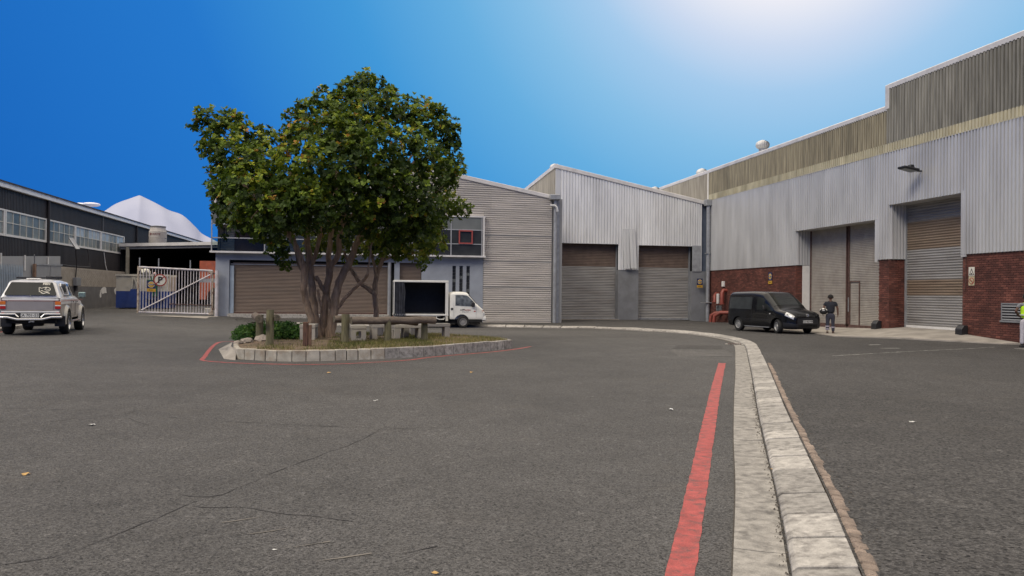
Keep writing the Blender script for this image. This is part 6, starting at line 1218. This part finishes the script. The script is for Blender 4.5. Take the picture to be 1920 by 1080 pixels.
for k in range(n_):
    t_ = k/(n_-1); 
    for j, z in enumerate(np.linspace(2.5, .6, 8)):
        wz = .50+.12*(2.5-z)/1.9; x = .05+t_*wz+(.05*math.sin(j*.9) if k > n_-5 else 0); vs.append((x, -.86-.045*math.sin(k*1.9+j*.12)-(.05*(j/8)), z))
b.mesh(vs, [(k*8+j, (k+1)*8+j, (k+1)*8+j+1, k*8+j+1) for k in range(n_-1) for j in range(7)]); part(b, 'gathered_curtain', mat('dark_curtain_cloth', (.03, .032, .042), .55, var=.3, scale=5, obj=True), truck, smooth=True, fix=False)
b = MB(); b.box(.1, -.3, .42, 4.7, -.2, .6); b.box(.1, .2, .42, 4.7, .3, .6); b.box(2.7, -.8, .42, 3.05, .8, .66); b.box(.2, -.62, .22, 4.8, .75, .45); b.box(3.95, -.8, .30, 4.9, .8, .46); b.box(2.2, -.78, .32, 2.62, -.45, .58); part(b, 'chassis', M_dark, truck)
b = MB(); b.tube([(2.35, -.84, .62), (2.35, -.86, .52), (2.5, -.86, .46), (2.75, -.86, .46), (2.78, -.86, .56)], .03, 8); part(b, 'fuel_pipe', M_twhite, truck, smooth=.8); b = MB(); b.box(2.85, -.88, .38, 2.98, -.8, .64); part(b, 'mud_bracket', M_signwhite, truck)
b = MB(); b.box(-.03, -.7, .55, 0, -.5, .63); part(b, 'tail_light', M_redlens, truck)
for sd in (-1, 1): wheel(truck, CX+.83, sd*.745, .33, .33, .2, sd, rim=mat('dark_steel_wheel', (.26, .25, .24), .5, .2, obj=True)); wheel(truck, .95, sd*.70, .28, .28, .26, sd)

# --- silver pickup with white canopy, rear to the camera
pk_loc = (-10.95, 29.35, gz(-11, 29)+.0); pk = thing('pickup_truck', 'silver and white pickup with a white canopy, seen from behind at the left edge', 'pickup', pk_loc, (0, 0, math.radians(90+10)))
M_silver = mat('bronze_silver_paint', (.40, .36, .325), .32, .35, var=.04, coat=.4, obj=True); M_pkw = mat('pickup_white', (.80, .79, .77), .3, var=.03, coat=.4, obj=True, dirt=(.5, .47, .45), dirt_amt=.3)
def pr(w, zb, zl, w2, zm, w3, zt): return [(0, zb), (w*.86, zb), (w, zb+.07), (w+.01, zl), (w2, zm), (w3, zt), (w3*.6, zt+.012), (0, zt+.015)]
ps = [(-1.05, pr(.80, .60, .85, .84, 1.1, .80, 1.2)), (-1.0, pr(.84, .58, .85, .86, 1.1, .83, 1.22)), (-.5, pr(.86, .52, .85, .87, 1.1, .84, 1.23)), (.6, pr(.86, .5, .85, .87, 1.1, .84, 1.23)), (1.6, pr(.86, .5, .85, .87, 1.1, .84, 1.22)), (2.3, pr(.86, .5, .85, .87, 1.08, .82, 1.19)), (3.0, pr(.86, .5, .83, .86, 1.03, .80, 1.13)), (3.5, pr(.82, .5, .8, .82, .98, .74, 1.06)), (3.72, pr(.74, .52, .75, .74, .9, .66, .96))]
pl_ = Loft(ps, 3, 3); b = MB(); pl_.body(b, lambda u, v: 1 if v > 3.67 and u < 900 else 0); pb_ = b.build('body', [M_silver, M_pkw], pk, False); cut(pb_, [(0, -.8, .42, .46, .5), (0, .8, .42, .46, .5), (2.95, -.8, .42, .46, .5), (2.95, .8, .42, .46, .5)])
def cnp(w0, z0, w1, z1): return [(0, z0), (w0*.9, z0), (w0, z0+.03), (w0*.55+w1*.45, z0*.55+z1*.45), (w1+.03, z1-.09), (w1-.05, z1-.02), (w1*.5, z1+.01), (0, z1+.015)]
can = Loft([(-1.06, cnp(.83, 1.2, .80, 1.26)), (-1.02, cnp(.85, 1.2, .80, 1.36)), (-.80, cnp(.85, 1.2, .67, 1.72)), (-.70, cnp(.85, 1.2, .66, 1.80)), (.1, cnp(.85, 1.2, .67, 1.83)), (.72, cnp(.85, 1.2, .67, 1.82)), (.76, cnp(.84, 1.2, .66, 1.81))], 3, 3)
b = MB(); can.body(b); part(b, 'canopy', M_pkw, pk, smooth=.6)
cbn = Loft([(.80, cnp(.83, 1.2, .62, 1.72)), (.9, cnp(.84, 1.2, .64, 1.78)), (1.5, cnp(.84, 1.2, .64, 1.79)), (1.85, cnp(.84, 1.19, .62, 1.74)), (2.45, cnp(.82, 1.17, .68, 1.25)), (2.6, cnp(.80, 1.15, .7, 1.17))], 4, 3)
b = MB(); cbn.body(b); part(b, 'cab', M_pkw, pk, smooth=.6); [(part(cbn.patch(0.6, 1.8, 2.2, 3.9, (sd,), .008), 'side_window', M_carglass, pk, smooth=True), part(cbn.patch(1.95, 3.4, 2.2, 3.85, (sd,), .008), 'side_window', M_carglass, pk, smooth=True)) for sd in (1, -1)]; part(cbn.patch(3.1, 4.0, 4.7, 7, (1, -1), .008), 'windscreen', M_carglass, pk, smooth=True)
# rear window: sloping glass between canopy foot and roof
def rear(y, t, off=.012): x0, z0, x1, z1 = -1.10, 1.30, -.845, 1.74; return (x0+(x1-x0)*t-off, y, z0+(z1-z0)*t+off*.3)
b = MB(); pts = [(-.72, .03), (.72, .03), (.74, .1), (.60, .93), (.57, .98), (-.57, .98), (-.60, .93), (-.74, .1)]; b.mesh([rear(y, t) for y, t in pts]+[rear(y, t, -.01) for y, t in pts], [tuple(range(8)), tuple(range(8, 16))[::-1]]+[(i, (i+1) % 8, 8+(i+1) % 8, 8+i) for i in range(8)]); rg = part(b, 'rear_window', M_carglass, pk)
# white fish decal on the glass: curved lettering over a fish outline
fm = lambda y, t: np.array(rear(y, t, .016))
b = MB(); fc = (-.42, .45)
fish = [(math.cos(a)*.13, math.sin(a)*.13) for a in np.linspace(.5, 5.8, 14)]+[(.18, -.16), (.2, .12)]
for k in range(len(fish)): p, q = fish[k], fish[(k+1) % len(fish)]; b.tube([fm(fc[0]+p[0], fc[1]+p[1]*1.25), fm(fc[0]+q[0], fc[1]+q[1]*1.25)], .011, 4)
b.tube([fm(fc[0]-.1, fc[1]-.02), fm(fc[0]-.02, fc[1]-.06), fm(fc[0]+.04, fc[1]+.02)], .012, 4); b.tube([fm(fc[0]-.12, fc[1]-.3), fm(fc[0]-.04, fc[1]-.24), fm(fc[0]+.06, fc[1]-.32), fm(fc[0]+.14, fc[1]-.24)], .02, 4); b.tube([fm(fc[0]-.02, fc[1]+.1), fm(fc[0]+.03, fc[1]+.08)], .018, 4)
o = b.build('fish_sticker', M_signwhite, rg, False)
ux = Vector((0, -1, 0)); vx_ = (Vector(rear(0, 1))-Vector(rear(0, 0))).normalized()
t = text_obj('FISH', .11, M_signwhite, frame(tuple(rear(-.42, .86, .016)), ux, vx_), parent=rg, extrude=.002, bold=.004); t.location = (0, 0, 0)
b = MB(); b.mesh([(-1.068, -.66, .82), (-1.068, .66, .82), (-1.064, .66, 1.12), (-1.064, -.66, 1.12), (-1.04, -.68, .8), (-1.04, .68, .8), (-1.04, .68, 1.14), (-1.04, -.68, 1.14)], [(0, 1, 2, 3), (4, 5, 6, 7), (0, 1, 5, 4), (1, 2, 6, 5), (2, 3, 7, 6), (3, 0, 4, 7)]); part(b, 'tailgate', M_silver, pk, bevel=.01)
b = MB(); b.box(-1.075, -.8, 1.145, -1.045, .8, 1.21); part(b, 'tailgate_top', M_pkw, pk); b = MB(); b.box(-1.072, -.82, 1.125, -1.05, .82, 1.137); b.box(-1.05, -.882, 1.125, 3.3, -.872, 1.137); b.box(-1.05, .872, 1.125, 3.3, .882, 1.137); part(b, 'pinstripe', M_signred, pk); b = MB(); b.box(-1.075, -.82, .755, -1.05, .82, .80); part(b, 'tailgate_trim', M_pkw, pk)
b = MB(); b.tube([(-1.14, .0, 1.285), (-1.09, .0, 1.30)], .02, 8); part(b, 'window_latch', M_galv, pk)
for sd in (-1, 1):
    b = MB(); b.box(-1.085, min(sd*.7, sd*.86), 1.0, -1.0, max(sd*.7, sd*.86), 1.11); q = part(b, 'tail_light', M_amber, pk, bevel=.01); b = MB(); b.box(-1.085, min(sd*.7, sd*.86), .865, -1.0, max(sd*.7, sd*.86), .96); b.build('lower_lens', M_redlens, q, False, bevel=.01); b = MB(); b.box(-1.083, min(sd*.7, sd*.86), .962, -1.0, max(sd*.7, sd*.86), .998); b.build('reverse_lens', M_pkw, q, False)
    b = MB(); b.box(-1.09, min(sd*.72, sd*.83), .68, -1.02, max(sd*.72, sd*.83), .75); part(b, 'fog_light', M_redlens, pk, bevel=.02)
    for x in (0, 2.95):  # flared arches
        b = MB(); pts = []
        for a in np.linspace(math.radians(-8), math.radians(188), 15): pts.append((a,))
        vs = []
        for (a,) in pts:
            for rr2, yo in ((.44, .86), (.45, .955), (.50, .955), (.585, .872)): vs.append((x+rr2*math.cos(a)*1.0, sd*yo, .42+rr2*math.sin(a)))
        b.mesh(vs, [(k*4+j, (k+1)*4+j, (k+1)*4+j+1, k*4+j+1) for k in range(14) for j in range(3)]); part(b, 'wheel_flare', mat('flare_champagne', (.42, .39, .34), .35, .2, var=.04, obj=True), pk, smooth=.7)
    b = MB(); b.box(-.62, min(sd*.62, sd*.93), .28, -.58, max(sd*.62, sd*.93), .62); part(b, 'mud_flap', M_plastic, pk)
    b = MB(); b.tube([(.55, sd*.93, .42), (2.4, sd*.93, .42)], .035, 8); part(b, 'side_step', M_chrome, pk)
    b = MB(); b.box(2.13, min(sd*.9, sd*1.14), 1.22, 2.24, max(sd*.9, sd*1.14), 1.42); part(b, 'wing_mirror', mat('mirror_housing', (.2, .28, .29), .15, .5, obj=True), pk, bevel=.03)
    seam(pk, [(.82, sd*.88, .6), (.8, sd*.885, 1.1), (.84, sd*.86, 1.2)]); seam(pk, [(1.68, sd*.88, .6), (1.68, sd*.885, 1.1), (1.66, sd*.86, 1.2)])
    for x in (1.25, 2.0): b = MB(); b.box(x-.06, sd*.885, 1.06, x+.06, sd*.9, 1.1); part(b, 'door_handle', M_plastic, pk)
    b = MB(); tq = [(-.45, 1.33), (-.55, 1.62), (-.42, 1.7), (.42, 1.7), (.52, 1.62), (.45, 1.33)]
    def cy(z): return sd*(.85-(z-1.22)*.31+.022)
    b.mesh([(x+.08, cy(z), z) for x, z in tq], [tuple(range(6))]); part(b, 'canopy_window', M_carglass, pk); b = MB(); L_ = [(x+.08, cy(z)+sd*.006, z) for x, z in tq]; b.tube(L_+[L_[0]], .02, 5); part(b, 'window_surround', M_pkw, pk)
    b = MB(); b.box(-.42, min(cy(1.3), cy(1.3)+sd*.02), 1.29, .55, max(cy(1.3), cy(1.3)+sd*.02), 1.33); part(b, 'window_ledge', M_gp, pk)
b = MB(); b.tube([(-1.12, -.9, .60), (-1.2, -.62, .60), (-1.22, -.35, .53), (-1.22, .35, .53), (-1.2, .62, .60), (-1.12, .9, .60)], .04, 8); part(b, 'bumper_bar', M_chrome, pk, smooth=.8); b = MB(); b.tube([(-1.1, -.86, .70), (-1.12, -.42, .70), (-1.13, -.32, .6)], .03, 8); b.tube([(-1.1, .86, .70), (-1.12, .42, .70), (-1.13, .32, .6)], .03, 8); part(b, 'bumper_rail', M_chrome, pk, smooth=.8)
b = MB(); b.box(-1.1, -.84, .56, -.98, .84, .74); part(b, 'rear_bumper', M_plastic, pk, bevel=.02); plate(pk, frame((-1.14, 0, .66), (0, -1, 0), (0, 0, 1)), 'CA 701-533', .52, .13)
b = MB(); b.box(-.95, -.7, .4, 3.5, .7, .55); b.box(-1.0, -.06, .36, -.85, .06, .5); part(b, 'chassis', M_dark, pk); b = MB(); b.tube([(-.05, -.7, .42), (-.05, .7, .42)], .07, 8); b.lathe([(.05, -.14), (.15, -.06), (.15, .06), (.05, .14)], (-.05, 0, .42), 'y', 10); part(b, 'rear_axle', M_rubber, pk, smooth=.7); b = MB(); b.tube([(-1.22, 0, .45), (-1.0, 0, .45)], .025, 6); b.box(-1.12, -.12, .44, -1.1, -.0, .5); part(b, 'tow_hitch', M_galv, pk)
b = MB(); b.lathe([(.3, -.12), (.34, 0), (.3, .12)], (-.62, 0, .42), 'z', 20); part(b, 'spare_wheel', M_rubber, pk, smooth=.6)
for sd in (-1, 1):
    b = MB(); b.box(-.55, sd*.5-.02, 1.85, .7, sd*.5+.02, 1.88); part(b, 'roof_rail', M_plastic, pk)
for x in (-.4, .15, .65): b = MB(); b.box(x-.03, -.54, 1.88, x+.03, .54, 1.91); part(b, 'roof_bar', M_plastic, pk)
for y in (-.42, -.17): b = MB(); b.box(.95, y-.13, 1.86, 1.12, y+.11, 1.97); part(b, 'roof_lamp', M_plastic, pk, bevel=.02); b = MB(); b.box(1.12, y-.1, 1.88, 1.13, y+.09, 1.95); part(b, 'roof_lamp_glass', M_lens, pk)
b = MB(); b.box(-.72, -.2, 1.83, -.5, .2, 1.87); part(b, 'brake_light_housing', M_pkw, pk, bevel=.015)
for x in (0, 2.95):
    for sd in (-1, 1): wheel(pk, x, sd*.83, .375, .375, .27, sd, rim=M_rim, spokes=5, steer=0)
b = MB(); b.box(3.66, -.8, .5, 3.8, .8, .75); part(b, 'front_bumper', M_chrome, pk, bevel=.03)

# ------------------------------------------------------------ people
def skin(name, verts, edges, m, parent, lvl=2, root=0):
    me = bpy.data.meshes.new(name); me.from_pydata([v[:3] for v in verts], edges, []); me.materials.append(m); o = bpy.data.objects.new(name, me); COL.objects.link(o); o.parent = parent
    md = o.modifiers.new('s', 'SKIN'); md.use_smooth_shade = True; sv = me.skin_vertices
    if not sv: bpy.context.view_layer.objects.active = o; bpy.ops.mesh.customdata_skin_add() ; sv = me.skin_vertices
    for i, v in enumerate(verts): r = v[3] if isinstance(v[3], tuple) else (v[3], v[3]); sv[0].data[i].radius = r; sv[0].data[i].use_root = (i == root)
    o.modifiers.new('u', 'SUBSURF').levels = lvl; o.modifiers['u'].render_levels = lvl; return o
def hand(vs, es, wrist, i0, d, side):
    """palm plus four bent fingers and a thumb, rooted at vertex i0"""
    w = np.array(wrist); d = np.array(d, float); d /= np.linalg.norm(d); fwd = np.array([0, -1., 0]); 
    pm = w+d*.055; vs.append((*pm, (.034, .017))); ip = len(vs)-1; es.append((i0, ip))
    for k, (off, ln) in enumerate(((-.026, .062), (-.009, .07), (.009, .066), (.026, .052))):
        a = pm+d*.03+fwd*off; vs.append((*a, .009)); es.append((ip, len(vs)-1)); c = a+d*ln*.5+np.array([-side*.008, 0, 0]); vs.append((*c, .009)); es.append((len(vs)-2, len(vs)-1)); e = c+d*ln*.4+np.array([-side*.024, 0, 0]); vs.append((*e, .007)); es.append((len(vs)-2, len(vs)-1))
    a = w+d*.03+fwd*.04; vs.append((*a, .01)); es.append((ip, len(vs)-1)); e = a+d*.045+fwd*.012; vs.append((*e, .008)); es.append((len(vs)-2, len(vs)-1))
def head(parent, c, m=M_skin, hairm=M_hair, cap=None, face=(0, -1)):
    bm = bmesh.new(); bmesh.ops.create_uvsphere(bm, u_segments=20, v_segments=14, radius=.1)
    f = Vector((face[0], face[1], 0))
    for v in bm.verts:
        fr = v.co.dot(f); v.co.z *= 1.22; v.co += f*fr*.12
        if v.co.z < -.04 and fr < .02: v.co -= f*(-.02)
        if fr > .085 and abs(v.co.z+.01) < .03 and abs(v.co.cross(f).z) < .025: v.co += f*.022
        if v.co.z < -.03: v.co.x *= .86; v.co.y *= .9
    s_ = Vector((-f.y, f.x, 0))
    for sd in (-1, 1):
        g_ = bmesh.ops.create_icosphere(bm, subdivisions=1, radius=.028); [setattr(v, 'co', Vector((v.co.x*.6, v.co.y*.8, v.co.z*1.2))+s_*sd*.098+Vector((0, 0, -.01))) for v in g_['verts']]
    me = bpy.data.meshes.new('head'); bm.to_mesh(me); bm.free(); me.shade_smooth(); me.materials.append(m); h = bpy.data.objects.new('head', me); COL.objects.link(h); h.parent = parent; h.location = c
    for sd in (-1, 1):
        b = MB(); e = f*.098+s_*sd*.035+Vector((0, 0, .005)); b.lathe([(.001, -.006), (.012, 0), (.001, .006)], tuple(e), 'y', 8); b.build('eye', M_hair, h, False)
    bm = bmesh.new(); bmesh.ops.create_uvsphere(bm, u_segments=18, v_segments=12, radius=.1035)
    for v in list(bm.verts):
        fr = v.co.dot(f); v.co.z *= 1.2; v.co += f*fr*.1
    bmesh.ops.delete(bm, geom=[v for v in bm.verts if v.co.z < (-.035 if v.co.dot(f) < .0 else .045)], context='VERTS')
    me = bpy.data.meshes.new('hair'); bm.to_mesh(me); bm.free(); me.shade_smooth(); me.materials.append(cap or hairm); q = bpy.data.objects.new('cap' if cap else 'hair', me); COL.objects.link(q); q.parent = h; return h
def shoe(parent, x, y, rz, m):
    b = MB(); b.prism([(-.045, .09, 0), (.045, .09, 0), (.05, -.1, 0), (.035, -.19, 0), (-.035, -.19, 0), (-.05, -.1, 0)], (0, 0, .07)); b.v = [(vx2*(.85 if vz > .01 and vy < -.1 else 1), vy, vz*(.6 if vy < -.1 else 1)) for vx2, vy, vz in b.v]; b.prism([(-.04, .08, .07), (.04, .08, .07), (.04, -.03, .07), (-.04, -.03, .07)], (0, 0, .05)); o = part(b, 'shoe', m, parent, bevel=.015); o.location = (x, y, 0); o.rotation_euler.z = rz
# man in navy seen from behind (local -Y is his front; he faces away from the camera)
fa = math.atan2(19.6, 31.46)
man = thing('person', 'man in a navy T-shirt and reflective-banded trousers seen from behind, holding a helmet', 'person', (19.62, 31.5, yz(19.6, 31.5)+.0), (0, 0, math.pi-fa)); man.scale = (1.13, 1.1, .965)
# local: x -> his left when facing -Y ... camera sees his back, his left arm is at the camera's left
vs = [(0, 0, .96, .06), (0, .0, 1.12, .06), (0, .02, 1.3, .06), (0, 0, 1.46, .052), (.17, .02, 1.40, .045), (-.17, .02, 1.40, .045), (.235, .05, 1.16, .042), (-.25, .0, 1.14, .042), (.27, .0, .93, .03), (-.262, -.03, .90, .03), (0, -.02, 1.55, .05)]
es = [(0, 1), (1, 2), (2, 3), (3, 10), (2, 4), (2, 5), (4, 6), (5, 7), (6, 8), (7, 9)]
hand(vs, es, vs[8][:3], 8, (0, 0, -1), 1); hand(vs, es, vs[9][:3], 9, (0, -.05, -1), -1); skin('body', vs, es, M_skin, man)
skin('t_shirt', [(0, 0, .89, (.172, .125)), (0, 0, 1.12, (.165, .115)), (0, .01, 1.3, (.175, .11)), (0, 0, 1.42, (.13, .09)), (0, 0, 1.475, (.058, .055)), (.175, .02, 1.385, .074), (.215, .035, 1.24, .066), (-.175, .02, 1.385, .068), (-.22, .01, 1.23, .066)], [(0, 1), (1, 2), (2, 3), (3, 4), (2, 5), (5, 6), (2, 7), (7, 8)], M_navy, man)
skin('trousers', [(0, 0, .95, (.155, .11)), (0, .0, .86, (.165, .12)), (.09, 0, .74, .098), (.10, .01, .48, .068), (.105, .03, .14, .062), (-.09, 0, .74, .09), (-.09, -.01, .48, .066), (-.10, .0, .10, .06)], [(0, 1), (1, 2), (2, 3), (3, 4), (1, 5), (5, 6), (6, 7)], M_navy2, man, root=1)
for x, y, z in ((.103, .02, .34), (.105, .028, .22), (-.095, -.003, .30)): b = MB(); b.lathe([(.081, -.028), (.083, 0), (.081, .028)], (x, y, z), 'z', 16); part(b, 'reflective_band', M_refl, man, smooth=.8)
head(man, (.0, -.015, 1.645)); shoe(man, .105, .03, .1, M_shoe); shoe(man, -.1, .0, -.15, M_shoe)
hl = thing('helmet', 'black and white crash helmet held in the left hand of the man in navy', 'helmet', tuple(Vector((19.62, 31.5, .03+yz(19.6, 31.5)))+Matrix.Rotation(math.pi-fa, 3, 'Z') @ Vector((.275, .10, .94))), (0, 0, math.pi-fa))
bm = bmesh.new(); bmesh.ops.create_uvsphere(bm, u_segments=20, v_segments=14, radius=.145); me = bpy.data.meshes.new('shell'); [setattr(v, 'co', Vector((v.co.x*1.15, v.co.y, v.co.z*.95))) for v in bm.verts]
for f_ in bm.faces: f_.material_index = 1 if (f_.calc_center_median().z > .035 and math.sin(f_.calc_center_median().x*45+1) > -.35) else 0
bm.to_mesh(me); bm.free(); me.shade_smooth(); me.materials.append(M_ink); me.materials.append(M_white); o = bpy.data.objects.new('shell', me); COL.objects.link(o); o.parent = hl
b = MB(); b.tube([(math.cos(a)*.165, .03, -.02+math.sin(a)*.1) for a in np.linspace(.2, 2.9, 9)], .012, 6); b.v = [(x, y+.11, z) for x, y, z in b.v]; part(b, 'visor_rim', M_ink, hl)
# worker in hi-vis vest at the right edge
fb = math.atan2(21.52, 23.26)
wk = thing('person', 'worker in a bright yellow-green vest and pale trousers seen from behind at the right edge', 'person', (21.58, 23.2, yz(21.5, 23.2)), (0, 0, math.pi-fb+.15))
vs = [(0, 0, .98, .06), (0, 0, 1.14, .06), (0, .02, 1.32, .06), (0, 0, 1.5, .055), (.18, .02, 1.42, .048), (-.18, .02, 1.42, .048), (.30, .06, 1.2, .045), (-.3, .06, 1.2, .045), (.2, -.1, 1.05, .035), (-.2, -.1, 1.05, .035), (0, -.02, 1.58, .055)]
es = [(0, 1), (1, 2), (2, 3), (3, 10), (2, 4), (2, 5), (4, 6), (5, 7), (6, 8), (7, 9)]
hand(vs, es, vs[8][:3], 8, (-.6, -.2, -.6), 1); hand(vs, es, vs[9][:3], 9, (.6, -.2, -.6), -1); skin('body', vs, es, M_skin, wk)
skin('shirt', [(0, 0, 1.3, (.15, .09)), (0, 0, 1.42, (.11, .07)), (.18, .02, 1.42, .066), (.24, .04, 1.3, .066), (-.18, .02, 1.42, .066), (-.24, .04, 1.3, .066)], [(0, 1), (1, 2), (2, 3), (1, 4), (4, 5)], M_gp, wk)
skin('vest', [(0, 0, .93, (.175, .13)), (0, 0, 1.15, (.165, .12)), (0, .01, 1.32, (.185, .125)), (0, 0, 1.45, (.13, .09)), (0, 0, 1.5, (.07, .065))], [(0, 1), (1, 2), (2, 3), (3, 4)], M_hivis, wk)
b = MB(); b.lathe([(.178, -.025), (.182, 0), (.178, .025)], (0, 0, 0), 'z', 20); b.v = [(x*1.02, y*.78, z+1.08) for x, y, z in b.v]; part(b, 'reflective_band', mat('vest_tape', (.5, .55, .4), .5), wk, smooth=.8)
skin('trousers', [(0, 0, .97, (.15, .11)), (0, 0, .88, (.16, .12)), (.095, 0, .76, .095), (.10, .01, .48, .075), (.115, .02, .08, .07), (-.095, 0, .76, .095), (-.10, 0, .48, .075), (-.115, .01, .08, .07)], [(0, 1), (1, 2), (2, 3), (3, 4), (1, 5), (5, 6), (6, 7)], M_grey_tr, wk, root=1)
head(wk, (0, -.01, 1.68)); shoe(wk, .115, .02, .15, M_plastic); shoe(wk, -.115, .01, -.15, M_plastic)
# worker in green standing on the skip's step
gw = thing('person', 'worker in green overalls and a pale pink cap standing on the step of the skip', 'person', (-13.77, 55.78, 1.06), (0, 0, math.pi))
vs = [(0, 0, .9, .06), (0, 0, 1.15, .06), (0, 0, 1.42, .05), (.17, 0, 1.36, .045), (-.17, 0, 1.36, .045), (.22, -.05, 1.12, .04), (-.22, -.05, 1.12, .04), (.2, -.2, .95, .03), (-.2, -.2, .95, .03), (0, 0, 1.5, .05)]; es = [(0, 1), (1, 2), (2, 9), (1, 3), (1, 4), (3, 5), (4, 6), (5, 7), (6, 8)]
hand(vs, es, vs[7][:3], 7, (0, -.6, -.6), 1); hand(vs, es, vs[8][:3], 8, (0, -.6, -.6), -1); skin('body', vs, es, M_skin, gw)
skin('overalls', [(0, 0, .9, (.16, .12)), (0, 0, 1.15, (.16, .11)), (0, 0, 1.36, (.15, .09)), (.17, 0, 1.34, .065), (.21, -.03, 1.14, .06), (.2, -.16, 1.0, .05), (-.17, 0, 1.34, .065), (-.21, -.03, 1.14, .06), (-.2, -.16, 1.0, .05), (.09, 0, .72, .09), (.09, 0, .1, .065), (-.09, 0, .72, .09), (-.09, 0, .1, .065)], [(0, 1), (1, 2), (2, 3), (3, 4), (4, 5), (2, 6), (6, 7), (7, 8), (0, 9), (9, 10), (0, 11), (11, 12)], M_green_cl, gw)
head(gw, (0, 0, 1.6), cap=mat('pale_pink_cap', (.55, .38, .36), .8)); shoe(gw, .09, 0, 0, M_plastic); shoe(gw, -.09, 0, 0, M_plastic)
